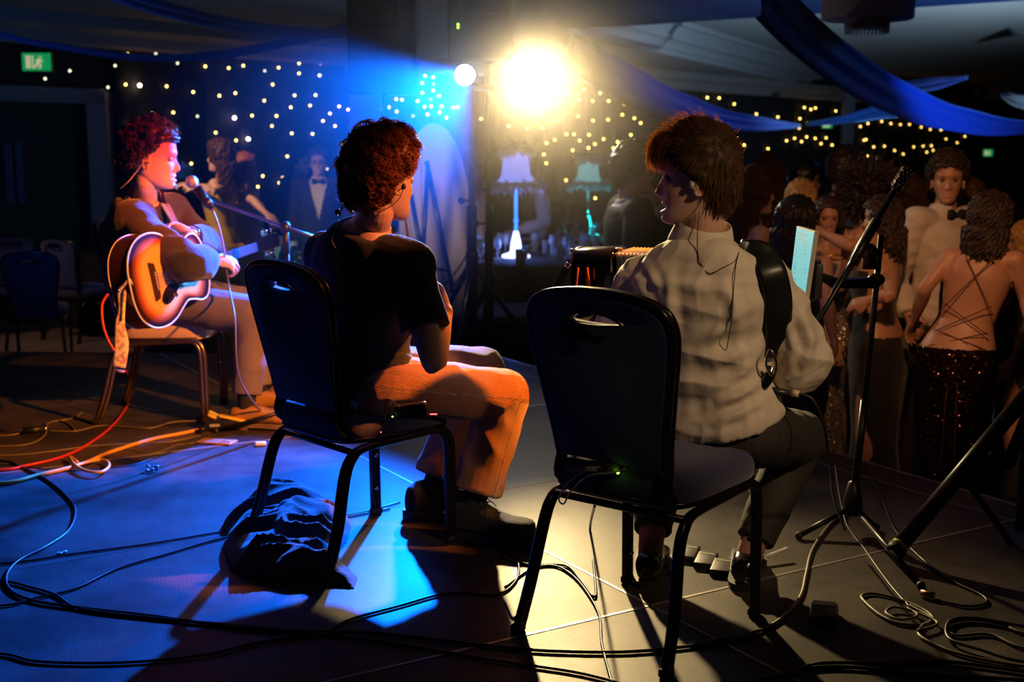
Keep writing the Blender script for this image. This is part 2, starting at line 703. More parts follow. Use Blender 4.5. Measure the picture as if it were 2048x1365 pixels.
far_p, far_n = Vector((0, 7.62, 0)), Vector((.06, 1, 0)).normalized()
offs_b = [-5.26, -2.80, -.34, 2.10, 3.68, 3.86]
offs_a = [-10.1, -8.86, -7.64, -6.42, -5.22, -3.98, -2.72, -1.48, -.24, 1.0, 2.2]
first = True
kcount = 0
for i in range(len(offs_b) - 1):
    for j in range(len(offs_a) - 1):
        g = .0015
        q = [BD * b + AD * a for b, a in ((offs_b[i] + g, offs_a[j] + g), (offs_b[i + 1] - g, offs_a[j] + g), (offs_b[i + 1] - g, offs_a[j + 1] - g), (offs_b[i] + g, offs_a[j + 1] - g))]
        q = clip_poly(q, far_p, far_n)
        if len(q) < 3:
            continue
        c = sum(q, Vector()) / len(q)
        if c.y < .6:
            continue
        vis = [v for v in q if v.y > 2.9]
        if not vis or all(v.x / max(v.y, .1) > .46 for v in q) or all(v.x / max(v.y, .1) < -.46 for v in q):
            continue
        m = MB()
        n = len(q)
        V = [Vector((v.x, v.y, 0)) for v in q] + [Vector((v.x, v.y, -.12)) for v in q]
        m.add(V, [tuple(range(n)), tuple(range(n, 2 * n))[::-1]] + [(k, n + k, n + (k + 1) % n, (k + 1) % n) for k in range(n)])
        bx, ax = c.dot(BD), c.dot(AD)
        o = part('floor', m, stage_m, smooth=False)
        o['kind'] = 'structure'
        kcount += 1
# stage skirt: dark boards closing the stage sides
def clipseg_line(off, a0, a1, name, hor=True, r=.006, m=alu, bold=True):
    p0 = (BD * off + AD * a0) if hor else (AD * off + BD * a0)
    p1 = (BD * off + AD * a1) if hor else (AD * off + BD * a1)
    d = p1 - p0
    da, db = (p0 - far_p).dot(far_n), (p1 - far_p).dot(far_n)
    if da > 0 and db > 0:
        return
    if da > 0:
        p0 = p0 + d * (da / (da - db))
    if db > 0:
        p1 = p0 + d * ((p0 - far_p).dot(far_n) / ((p0 - far_p).dot(far_n) - db))
    side = Vector((-d.y, d.x, 0)).normalized() * r
    q = [p0 - side, p1 - side, p1 + side, p0 + side]
    mm = MB()
    V = [Vector((v.x, v.y, .0015)) for v in q] + [Vector((v.x, v.y, -.03)) for v in q]
    mm.add(V, [(0, 1, 2, 3), (7, 6, 5, 4), (0, 4, 5, 1), (1, 5, 6, 2), (2, 6, 7, 3), (3, 7, 4, 0)])
    struct(name, mm, m)


clipseg_line(2.10, -9.0, 1.0, 'trim_1', r=.0045)
clipseg_line(3.68, -7.5, 1.0, 'trim_2', r=.0035)
clipseg_line(3.86, -7.5, 1.0, 'trim_3', r=.008)
clipseg_line(-2.72, -.34, 3.86, 'trim_4', hor=False, r=.0055)
clipseg_line(-5.22, -.34, 3.86, 'trim_5', hor=False, r=.0075)
clipseg_line(-.34, -8.9, 1.0, 'trim_6', r=.0015)
mb = MB()
e0, e1 = BD * 3.865 + AD * -7.2, BD * 3.865 + AD * 1.5
mb.add([e0 + Vector((0, 0, -.005)), e1 + Vector((0, 0, -.005)), e1 + Vector((0, 0, FLOOR_Z)), e0 + Vector((0, 0, FLOOR_Z))], [(0, 1, 2, 3)])
l0, l1 = Vector((-7, 8.05, 0)), Vector((0.1, 7.62, 0))
mb.add([l0, l1, l1 + Vector((0, 0, FLOOR_Z)), l0 + Vector((0, 0, FLOOR_Z))], [(0, 1, 2, 3)])
struct('trim_7', mb, mat('stage_skirt', (.02, .018, .018), .7))

# dance floor panel in front of the stage
mb = MB()
c0 = BD * 4.3 + AD * -9.5
q = [BD * 4.15 + AD * -9.5, BD * 4.15 + AD * 3, BD * 13 + AD * 3, BD * 13 + AD * -9.5]
mb.add([Vector((v.x, v.y, FLOOR_Z + .012)) for v in q] + [Vector((v.x, v.y, FLOOR_Z)) for v in q], [(0, 1, 2, 3), (0, 4, 5, 1), (1, 5, 6, 2), (2, 6, 7, 3), (3, 7, 4, 0)])
df = part('dance_floor', mb, dance_m, smooth=False)
tag(df, 'glossy black dance floor with tiny white star lights under the dancing crowd', 'dance floor')
spots_df = [(1656, 878), (1668, 893), (1690, 865), (1843, 872), (1848, 883), (1897, 955), (2025, 853), (2031, 863), (2028, 915), (2020, 928),
            (2040, 745), (2046, 760), (2043, 720), (2030, 792), (1985, 962), (1700, 905), (1760, 900), (1870, 900), (1960, 880), (1725, 860)]
for (x, y) in spots_df:
    g = G(x, y, FLOOR_Z + .014)
    s = MB().ball(g, .007, 8, 6)
    part('star_light', s, star_white, df)

# back wall carrying the star cloth, receding to the right
WS = 1.4
WX0, WY0 = -4.5, 14.0


def wallpt(px, py, off=0.0):
    r = ray(px, py)
    # y = WY0 + WS*(x - WX0)
    k = (WY0 - WS * WX0 - off) / (r.y - WS * r.x)
    return Vector((0, 0, CAMH)) + r * k


def wallat(x, z, off=0.0):
    return Vector((x, WY0 + WS * (x - WX0) - off, z))


mb = MB()
a, b = wallat(-9.5, FLOOR_Z), wallat(16.2, FLOOR_Z)
mb.add([a, b, b + Vector((0, 0, 4)), a + Vector((0, 0, 4))], [(0, 1, 2, 3)])
struct('wall_back', mb, mat('back_wall_paint', (.03, .025, .024), .9))
mb = MB()
b2 = Vector((30, 30, FLOOR_Z))
mb.add([b, b2, b2 + Vector((0, 0, 4)), b + Vector((0, 0, 4))], [(0, 1, 2, 3)])
struct('wall_right', mb, mat('side_wall_paint', (.03, .025, .024), .9))
mb = MB()
a2 = Vector((-14, 2, FLOOR_Z))
mb.add([a, a2, a2 + Vector((0, 0, 4)), a + Vector((0, 0, 4))], [(0, 1, 2, 3)])
struct('wall_left', mb, mat('left_wall_paint', (.03, .025, .024), .9))

# star cloth: black pleated curtain with warm LEDs
cloth_root = thing('star_curtain', 'black star cloth curtain full of small warm lights along the back wall', 'curtain', wallat(-4.4, FLOOR_Z, .3))
mb = MB()
xs = np.linspace(-4.35, 15.2, 420)
V = []
for k, x in enumerate(xs):
    w = .035 * math.sin(k * .9) + .02 * math.sin(k * 2.1)
    for z in (FLOOR_Z + .02, 1.0, 2.75):
        V.append(wallat(x, z, .25 + w))
F = []
for k in range(len(xs) - 1):
    for j in range(2):
        F.append((k * 3 + j, (k + 1) * 3 + j, (k + 1) * 3 + j + 1, k * 3 + j + 1))
mb.add(V, F)
part('curtain_cloth', mb, wall_m, cloth_root)
Z1 = "163,198 399,238 600,246 743,185 890,208 1028,201 1183,235 1317,232 1451,243 1594,275 727,306 886,306 1010,360 1168,378 1301,387 1384,374 1506,403 1585,385 1701,361 1823,362 1925,334 1701,418 1818,429 655,374 397,403 257,448 715,481 795,486 948,491 614,497 1099,524 1248,545 1339,530 1551,481 1503,573 1676,543 1795,541 1654,611 1764,601 867,647 986,640 1123,662 1334,671 1434,658 1573,660 1547,717 1877,646 1837,688 1929,606 1906,717 740,711 1227,755 1343,799 1412,791 1660,759 1778,762 1952,818 1088,931 1634,890 1755,916 1861,961 1919,940 1495,1002 1609,1012 1588,1041 1467,1063 1047,1052 1478,1180"
Z6 = "398,296 431,306 344,313 387,345 424,352 374,378 426,383 375,422 424,412 451,436 412,452 353,460 256,451 282,454 210,466 195,494 222,488 258,508 385,486 414,484 463,484 332,528 399,521 453,512 484,536 515,490 534,488 641,541 667,661 767,573 850,585 922,582 977,549 909,520 758,490 838,490 1037,430 1107,407 1018,366 1087,452 1150,460 1183,424 1222,460 1293,473 1083,529 1151,549 1219,545 1284,522 1339,538 1368,560 1030,611 1064,611 1133,614 1090,640 1199,633 1159,656 1263,646 1243,674 1323,614 1130,673 1058,684 977,637 940,651 927,703 938,743 1028,820 1161,902 1190,710 1256,730 37,499 14,655"
Z4 = "680,422 731,424 796,450 892,493 985,506 1099,465 1127,473 1147,467 1235,480 1080,513 1115,532 1077,554 1022,608 1057,598 1087,612 1109,592 1146,598 1193,596 1171,621 1219,627 839,627 942,643 1341,547 1374,534 1433,525 1458,506 1473,534 1514,538 1553,538 1604,550 1643,560 1689,562 1366,603 1357,606 1399,635 1445,632 1342,661 1371,675 1417,683 1489,651 1526,666 1572,635 1612,632 1648,630 1690,650 1711,601 1759,617 1793,590 1801,612 1872,611 1923,604 1960,600 2008,609 1935,625 1990,640 1983,664 2040,686 1973,695 1940,640 1925,660 1980,725 2010,740 1994,770 2030,760 1655,650 1628,658 1855,640 1905,650 2040,715 2042,790 2020,800"
dots = []
for s, ox, oy, sc in ((Z1, 0, 0, .3516), (Z6, 680, 0, .4397), (Z4, 1100, 0, .4629)):
    for t in s.split():
        x, y = map(float, t.split(','))
        dots.append((ox + x * sc, oy + y * sc))
bright = {(795, 486), (1334, 671), (1412, 791)}
led_a = MB().ball((0, 0, 0), 1, 10, 8)
led_mesh = {}
for nm, mm in (('warm', warm_led), ('bright', warm_led2), ('pale', pale_led)):
    me = mesh_of(MB().ball((0, 0, 0), .013 if nm != 'bright' else .019, 10, 8))
    me.materials.append(mm)
    led_mesh[nm] = me
R0 = cloth_root.location.copy()
rest = MB()
cnt = 0
dots_s = sorted(dots, key=lambda d: d[0])
far_s = []
for (x, y) in dots_s:
    p = wallpt(x, y, .36)
    if p.y > 40:
        continue
    kind = 'warm'
    h = (int(x * 13 + y * 7)) % 7
    if any(abs(x - bx * .3516) < 2 and abs(y - by * .3516) < 2 for bx, by in bright):
        kind = 'bright'
    elif x < 240 or h == 0:
        kind = 'pale'
    if cnt < 100:
        o = bpy.data.objects.new('string_led', led_mesh[kind])
        COL.objects.link(o)
        o.parent = cloth_root
        o.location = p - R0
        cnt += 1
    else:
        sc = min(1.0, 22 / p.y) * p.y / 16.
        rest.ball(p, .0125 * sc, 8, 6)
o = part('string_led', rest, warm_led, cloth_root)
o['kind'] = 'stuff'

# pilaster and dark double door at the left
mb = MB()
for (px0, px1, zt) in ((176, 216, 2.05),):
    p0, p1 = wallpt(px0, 300, .3), wallpt(px1, 300, .3)
    mb.add([Vector((p0.x, p0.y, FLOOR_Z)), Vector((p1.x, p1.y, FLOOR_Z)), Vector((p1.x, p1.y, 1.86)), Vector((p0.x, p0.y, 1.86)),
            Vector((p0.x, p0.y + .5, FLOOR_Z)), Vector((p1.x, p1.y + .5, FLOOR_Z)), Vector((p1.x, p1.y + .5, 1.86)), Vector((p0.x, p0.y + .5, 1.86))],
           [(0, 1, 2, 3), (1, 5, 6, 2), (4, 0, 3, 7), (3, 2, 6, 7)])
pa, pb = wallpt(-120, 300, .3), wallpt(216, 300, .3)
mb.add([Vector((pa.x, pa.y, 1.72)), Vector((pb.x, pb.y, 1.72)), Vector((pb.x, pb.y, 1.88)), Vector((pa.x, pa.y, 1.88)),
        Vector((pa.x, pa.y + .5, 1.72)), Vector((pb.x, pb.y + .5, 1.72)), Vector((pb.x, pb.y + .5, 1.88)), Vector((pa.x, pa.y + .5, 1.88))],
       [(0, 1, 2, 3), (0, 4, 5, 1), (3, 2, 6, 7)])
struct('trim_8', mb, plaster_m)
mb = MB()
pa, pb = wallpt(-120, 300, .12), wallpt(176, 300, .12)
mb.add([Vector((pa.x, pa.y, FLOOR_Z)), Vector((pb.x, pb.y, FLOOR_Z)), Vector((pb.x, pb.y, 1.72)), Vector((pa.x, pa.y, 1.72))], [(0, 1, 2, 3)])
d1 = struct('door_1', mb, door_m)
for px in (18, 40):
    p = wallpt(px, 345, .2)
    part('door_handle', MB().box((p.x, p.y, 1.0), (.07, .03, .62)), mat('door_pull_steel%d' % px, (.25, .24, .26), .4, metal=.5), d1, smooth=False)

# ceiling soffit with a recessed tray and stepped cornice
ZC = 2.62
ZT = 3.05
t0 = Vector((.55, 15.2))
tu = Vector((.40, .915)).normalized()     # far edge direction
tv = Vector((.80, -.60)).normalized()     # left edge direction
def tp(u, v):
    q = t0 + tu * u + tv * v
    return q
c = [tp(0, 0), tp(30, 0), tp(30, 17), tp(0, 17)]
mb = MB()
outer = [Vector((-16, 1.5)), Vector((-16, 62)), Vector((40, 62)), Vector((40, 1.5))]
inner = [tp(0, 0), tp(30, 0), tp(30, 17), tp(0, 17)]
V = [Vector((p.x, p.y, ZC)) for p in outer] + [Vector((p.x, p.y, ZC)) for p in inner]
mb.add(V, [(0, 1, 5, 4), (1, 2, 6, 5), (2, 3, 7, 6), (3, 0, 4, 7)])
prof = [(0, ZC), (0, ZC + .06), (.06, ZC + .08), (.06, ZC + .16), (.14, ZC + .20), (.20, ZC + .20), (.20, ZC + .26), (.34, ZC + .36), (.42, ZC + .36), (.42, ZT)]
rings = []
for ins, z in prof:
    q = [tp(ins, ins), tp(30 - ins, ins), tp(30 - ins, 17 - ins), tp(ins, 17 - ins)]
    rings.append([Vector((p.x, p.y, z)) for p in q])
mb.loft(rings, cap=False)
mb.add(rings[-1], [(0, 1, 2, 3)])
struct('ceiling', mb, ceil_m)
# crown moulding along the back wall
mb = MB()
V = []
prf = [(.0, 2.30), (.05, 2.34), (.10, 2.44), (.22, 2.50), (.24, 2.62)]
for x in (-9, 16):
    for o_, z in prf:
        V.append(wallat(x, z, .45 + o_ * 1.6))
n = len(prf)
mb.add(V, [(k, k + 1, n + k + 1, n + k) for k in range(n - 1)])
struct('trim_9', mb, plaster_m)
# white panelled corner post behind the crowd
mb = MB()
for px, w in ((1695, .28), (732, .42)):
    p = wallpt(px, 260, .8)
    mb.box((p.x, p.y, 1.0), (w, .2, 3.2))
struct('trim_10', mb, mat('post_plaster', (.20, .22, .26), .8))

# haze hanging over the stage front, seen glowing round the lamps
hz = bpy.data.materials.new('stage_haze')
hz.use_nodes = True
nt = hz.node_tree
nt.nodes.clear()
out = nt.nodes.new('ShaderNodeOutputMaterial')
vs = nt.nodes.new('ShaderNodeVolumeScatter')
vs.inputs['Color'].default_value = (1, 1, 1, 1)
vs.inputs['Density'].default_value = .026
vs.inputs['Anisotropy'].default_value = .82
nt.links.new(vs.outputs[0], out.inputs['Volume'])
_tc = nt.nodes.new('ShaderNodeTexCoord')
_sx = nt.nodes.new('ShaderNodeSeparateXYZ')
_mr = nt.nodes.new('ShaderNodeMapRange')
_mr.interpolation_type = 'SMOOTHSTEP'
_mr.inputs['From Min'].default_value = .1
_mr.inputs['From Max'].default_value = 1.75
_mr.inputs['To Min'].default_value = .0006
_mr.inputs['To Max'].default_value = .018
nt.links.new(_tc.outputs['Object'], _sx.inputs[0])
nt.links.new(_sx.outputs['Z'], _mr.inputs['Value'])
_last = _mr
for lo, hi in ((-1.45, -.2), (1.45, .75)):
    _m2 = nt.nodes.new('ShaderNodeMapRange')
    _m2.interpolation_type = 'SMOOTHSTEP'
    _m2.inputs['From Min'].default_value = lo
    _m2.inputs['From Max'].default_value = hi
    nt.links.new(_sx.outputs['X'], _m2.inputs['Value'])
    _mu = nt.nodes.new('ShaderNodeMath')
    _mu.operation = 'MULTIPLY'
    nt.links.new(_last.outputs[0], _mu.inputs[0])
    nt.links.new(_m2.outputs[0], _mu.inputs[1])
    _last = _mu
nt.links.new(_last.outputs[0], vs.inputs['Density'])
mb = MB().box((-.45, 6.4, 1.40), (2.9, 2.8, 2.3))
hzo = part('haze', mb, hz, smooth=False)
tag(hzo, 'thin smoke haze glowing around the two bright stage lamps', 'haze', kind='stuff')

# ------------------------------------------------------------------ blue ceiling drapes
def drape(pts, widths, m, name, label, sag=None, nrm=None):
    """ribbon through pixel/depth points; widths are vertical pixel widths"""
    C = [P(x, y, d) for x, y, d in pts]
    Wd = [w * d / FPX for w, (x, y, d) in zip(widths, pts)]
    C, Wd = catmull(C, Wd, 10)
    mb = MB()
    V = []
    nn = 9
    for i, c in enumerate(C):
        t = (C[min(i + 1, len(C) - 1)] - C[max(i - 1, 0)]).normalized()
        side = t.cross(Vector((0, 1, 0))).normalized()
        side = (side + Vector((0, .9, 0))).normalized() if nrm is None else (side + Vector(nrm)).normalized()
        k = 1 / max(.2, Vector((side.x, 0, side.z)).length)
        for j in range(nn):
            s = (j / (nn - 1) - .5)
            fold = .02 * math.sin(s * 14 + i * .05)
            V.append(c + side * s * Wd[i] * k + Vector((0, 0, -fold)) + t.cross(side) * fold)
    F = []
    for i in range(len(C) - 1):
        for j in range(nn - 1):
            F.append((i * nn + j, i * nn + j + 1, (i + 1) * nn + j + 1, (i + 1) * nn + j))
    mb.add(V, F)
    me = mesh_of(mb)
    me = with_mods(me, [('SOLIDIFY', dict(thickness=.004))])
    o = put(name, me, m)
    tag(o, label, 'drape')
    return o


drape([(1530, -12, 8.2), (1600, 60, 8.8), (1690, 132, 9.6), (1800, 196, 10.6), (1930, 240, 11.8), (2075, 252, 13), (2260, 215, 14.4)], [118, 112, 100, 80, 50, 22, 30], drape_blue,
      'ceiling_drape', 'wide royal blue fabric swag sweeping down right in front of the hanging lamp')
drape([(1135, 92, 12), (1240, 160, 12.6), (1360, 215, 13.6), (1480, 242, 15), (1600, 251, 17)], [62, 84, 66, 34, 7], drape_blue,
      'ceiling_drape', 'blue fabric swag running down right from the bright white lamp')
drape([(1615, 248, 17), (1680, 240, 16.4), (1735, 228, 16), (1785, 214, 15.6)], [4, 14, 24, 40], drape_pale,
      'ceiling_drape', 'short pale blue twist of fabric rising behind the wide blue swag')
drape([(1800, 178, 18), (1860, 168, 17.5), (1935, 154, 17)], [30, 26, 5], drape_blue,
      'ceiling_drape', 'small dark blue fabric point against the far ceiling moulding')
drape([(-260, -20, 9), (-20, 62, 10), (120, 92, 10.6), (290, 114, 11.4), (460, 106, 12.4), (600, 78, 13.2), (700, 52, 14)], [8, 8, 10, 14, 18, 18, 20], drape_blue,
      'ceiling_drape', 'thin blue fabric swag curving under the starlit wall at the left')
drape([(190, -30, 9), (320, 14, 9.8), (450, 44, 10.8), (590, 62, 12), (700, 66, 13)], [38, 34, 30, 24, 20], drape_blue,
      'ceiling_drape', 'dark blue fabric swag along the ceiling edge above the thin one')
drape([(2000, 190, 20), (2030, 200, 19), (2070, 212, 18)], [6, 34, 60], drape_blue,
      'ceiling_drape', 'dark blue fabric corner at the right edge of the ceiling')

# round pendant lamp on the ceiling
pc = P(1735, 30, 9.6)
pl = thing('ceiling_lamp', 'large pale round drum ceiling lamp with a ribbed glass ring below', 'lamp', (pc.x, pc.y, 2.1))
s = 9.6 / FPX
part('drum_shade', MB().lathe([(.01, 2.75), (87 * s, 2.75), (88 * s, 2.70), (88 * s, P(0, 36, 9.6).z), (84 * s, P(0, 40, 9.6).z), (.01, P(0, 40, 9.6).z)], (pc.x, pc.y, 0), 40), mat('lamp_shade_pink', (.42, .33, .36), .7), pl, auto=40)
part('lower_ring', MB().lathe([(.01, P(0, 38, 9.6).z), (44 * s, P(0, 38, 9.6).z), (43 * s, P(0, 56, 9.6).z), (.01, P(0, 56, 9.6).z)], (pc.x, pc.y, 0), 32), mat('lamp_ring_brown', (.18, .12, .12), .5), pl, auto=40)
mb = MB()
for k in range(36):
    a = 2 * math.pi * k / 36
    mb.box((pc.x + 41 * s * math.cos(a), pc.y + 41 * s * math.sin(a), P(0, 61, 9.6).z), (.012, .012, .045))
part('glass_fringe', mb, mat('lamp_glass', (.7, .75, .8), .1, spec=1), pl, smooth=False)
p0 = P(1722, 70, 9.9); p1 = P(1714, 98, 10.2)

# exit signs
def exit_sign(px, py, w, h, label, d=None):
    p = wallpt(px, py, .45) if d is None else P(px, py, d)
    s = p.y / FPX
    W, H = w * s, h * s
    t = thing('exit_sign', label, 'exit sign', p)
    part('sign_box', MB().rbox((p.x, p.y + .04, p.z), (W * 1.06, .06, H * 1.1), .01), mat('sign_case', (.03, .1, .05), .5), t)
    part('sign_face', MB().box((p.x, p.y, p.z), (W, .01, H)), mat('sign_green', (.02, .3, .1), .5, emit=(.01, .42, .12), estr=.55), t, smooth=False)
    m = MB()
    y = p.y - .012
    def q(u, v):
        return Vector((p.x + u * W, y, p.z + v * H))
    # running figure, door and arrow
    m.tube([q(.16, .30), q(.15, .27)], .055 * W, 8)
    m.tube([q(.12, .18), q(.06, -.05)], .05 * W, 6)
    m.tube([q(.06, -.05), q(.16, -.18), q(.10, -.38)], .035 * W, 6)
    m.tube([q(.05, -.05), q(-.02, -.25), q(-.10, -.34)], .035 * W, 6)
    m.tube([q(.12, .15), q(.22, .02)], .03 * W, 6)
    m.tube([q(.10, .15), q(.0, .06)], .03 * W, 6)
    m.box(q(-.28, 0), (.16 * W, .006, .72 * H))
    m.box(q(-.12, 0), (.04 * W, .006, .72 * H))
    part('pictogram', m, mat('sign_pictogram', (.8, .8, .6), .5, emit=(.9, .75, .45), estr=.5), t)
    return t


exit_sign(73, 124, 56, 34, 'glowing green emergency exit sign above the dark door at left')
mbx = P(73, 102, 12.9)
exit_sign(1976, 306, 18, 13, 'small green exit sign above the crowd at far right', 24)
exit_sign(1654, 252, 20, 8, 'small green exit sign just under the pale blue twist of fabric', 24)

# ================================================================== BANQUET CHAIRS
def back_outline(n=40):
    """(x, z) outline of the backrest, widest near the top, round-shouldered"""
    pts = [(-.165, .49), (-.172, .56), (-.192, .68), (-.212, .80), (-.214, .86), (-.195, .905), (-.14, .932), (-.06, .944), (0, .946),
           (.06, .944), (.14, .932), (.195, .905), (.214, .86), (.212, .80), (.192, .68), (.172, .56), (.165, .49)]
    V, _ = catmull([Vector((x, 0, z)) for x, z in pts], [0] * len(pts), 4)
    return [(v.x, v.z) for v in V]


def back_y(z, x=0):
    return -.19 - .21 * (z - .45) - .02 * (1 - (x / .21) ** 2) * 1.0 + .02


def make_chair(label, seat_m, metal_m, loc, rotz, back_m=None, group=None):
    t = thing('banquet_chair', label, 'chair', loc, rotz, group)
    M = WM[t.name]
    L = lambda mb: mb.xf(M)
    back_m = back_m or chair_fabric
    # back frame: twin tubes round the back, running down and curling forward under the seat
    ol = back_outline()
    for off in (0.0,):
        path = []
        lo = [Vector((-.19, .10, .395)), Vector((-.19, -.08, .40)), Vector((-.178, -.165, .415)), Vector((-.168, -.195, .45))]
        loop = [Vector((x, back_y(z, x), z)) for x, z in ol]
        path = lo + loop + [Vector((-p.x, p.y, p.z)) for p in lo[::-1]]
        fr = MB().tube([p + Vector((0, .012, 0)) for p in path], .0095, 8, smooth=2)
        fr.tube([p + Vector((0, -.010, 0)) for p in path], .0105, 8, smooth=2)
        part('back_frame', L(fr), metal_m, t)
    # padded back with a hand slot
    bm_ = MB()
    inner = [(x * .965, .455 + (z - .455) * .985) for x, z in ol]
    fr_v = []
    nlay = 5
    rings = []
    cz = .70
    for k in range(nlay + 1):
        a = math.pi * k / nlay
        th = .021 * math.cos(a)
        sc = 1 - .05 * (1 - math.sin(a)) ** 2
        ring = []
        for x, z in inner:
            xx, zz = x * sc, cz + (z - cz) * sc
            ring.append(Vector((xx, back_y(zz, xx) + th, zz)))
        rings.append(ring)
    bm_.loft(rings)
    me = mesh_of(bm_)
    fixn(me)
    # cut the hand slot
    cut = MB()
    sl = [Vector((-.088, 0, .868)), Vector((-.05, 0, .888)), Vector((0, 0, .894)), Vector((.05, 0, .888)), Vector((.088, 0, .868)), Vector((.045, 0, .862)), Vector((0, 0, .860)), Vector((-.045, 0, .862))]
    slc, _ = catmull(sl, [0] * 8, 4, True)
    cut.loft([[Vector((v.x, -.45, v.z)) for v in slc], [Vector((v.x, -.05, v.z)) for v in slc]])
    cme = mesh_of(cut)
    fixn(cme)
    co = bpy.data.objects.new('cutter', cme)
    COL.objects.link(co)
    me = with_mods(me, [('BOOLEAN', dict(operation='DIFFERENCE', object=co, solver='EXACT'))])
    bpy.data.objects.remove(co)
    bpy.data.meshes.remove(cme)
    me.transform(M)
    put('backrest', me, back_m, t)
    part('hand_slot_trim', L(MB().tube([Vector((v.x, back_y(v.z, v.x) - .020, v.z)) for v in slc], .0035, 6, closed=True)), metal_m, t)
    # seat: rounded pad with a welt
    sb = MB()
    so = []
    for k in range(48):
        a = 2 * math.pi * k / 48
        ca, sa = math.cos(a), math.sin(a)
        e = .42
        x = .222 * math.copysign(abs(ca) ** e, ca) * (1 + .03 * sa)
        y = .225 * math.copysign(abs(sa) ** e, sa) + .02
        so.append((x, y))
    rings = []
    for z, s in ((.392, .90), (.395, .955), (.404, .985), (.43, 1.0), (.455, .998), (.472, .975), (.484, .92), (.490, .78), (.493, .45), (.494, .1)):
        rings.append([Vector((x * s, .02 + (y - .02) * s, z + .006 * (y - .02) / .2)) for x, y in so])
    sb.loft(rings)
    part('seat', L(sb), seat_m, t)
    part('seat_frame', L(MB().tube([Vector((x * .97, .02 + (y - .02) * .97, .402)) for x, y in so], .008, 6, closed=True)), metal_m, t)
    # side leg frames: front leg, bend, rail, bend, rear leg
    for s in (-1, 1):
        pts = [Vector((s * .212, .215, .0)), Vector((s * .212, .212, .20)), Vector((s * .212, .208, .33)), Vector((s * .212, .190, .376)), Vector((s * .212, .150, .390)),
               Vector((s * .212, .0, .384)), Vector((s * .207, -.13, .374)), Vector((s * .209, -.175, .350)), Vector((s * .212, -.205, .29)), Vector((s * .225, -.242, .14)), Vector((s * .234, -.290, .0))]
        m = MB()
        for o_ in (-.009, .009):
            m.tube([p + Vector((0, o_, 0)) for p in pts], .0122, 8, smooth=3)
        part('leg', L(m), metal_m, t)
        for fp in (pts[0], pts[-1]):
            part('foot_cap', L(MB().rbox((fp.x, fp.y, .012), (.028, .044, .024), .008)), rubber, t)
        for bz in (.10, .22):
            part('stacking_bumper', L(MB().ball((s * .205 - s * .012, .205, bz), .008, 8, 6)), chrome, t)
    part('crossbar', L(MB().tube([(-.205, -.165, .366), (.205, -.165, .366)], .011, 8)), metal_m, t)
    return t


def yaw_of(v):   # rotation turning +Y towards v
    return math.atan2(-v.x, v.y)


d_right = Vector((.62, .78, 0)).normalized()
c_right = (G(1072, 1290) + G(1245, 1185) + G(1525, 1265) + Vector((.412, 2.96, 0))) / 4
ch_right = make_chair('navy padded banquet chair under the seated man in the cream shirt', chair_fabric, chair_metal, (.38, 3.305, 0), yaw_of(d_right))
d_mid = Vector((.40, .36, 0)).normalized()
make_chair('navy padded banquet chair under the curly-haired man in a black t-shirt', chair_fabric, chair_metal, (-.503, 4.007, 0), yaw_of(d_mid))
make_chair('beige-seated banquet chair under the singing guitarist', seat_beige, mat('chair_bronze', (.25, .17, .13), .28, metal=.9), (-1.665, 5.98, 0), yaw_of(Vector((1, .02, 0))))

# ================================================================== PEOPLE
def frame(c, fwd, up=(0, 0, 1), s=1.0):
    f = Vector(fwd).normalized()
    u = Vector(up)
    u = (u - f * u.dot(f)).normalized()
    r = f.cross(u)
    M = Matrix((r, f, u)).transposed().to_4x4()
    return Matrix.Translation(Vector(c)) @ M @ Matrix.Scale(s, 4)


HZ = [-.118, -.112, -.100, -.085, -.068, -.045, -.02, .005, .03, .06, .09, .112, .124, .128]
HFR = [.066, .078, .084, .084, .081, .080, .081, .0785, .086, .083, .066, .040, .014, .002]
HBK = [.030, .010, -.015, -.040, -.060, -.076, -.090, -.100, -.105, -.103, -.088, -.058, -.030, -.005]
HW = [.012, .026, .038, .048, .056, .064, .070, .074, .077, .078, .071, .052, .028, .006]


def gs(x, s):
    return math.exp(-(x / s) ** 2)


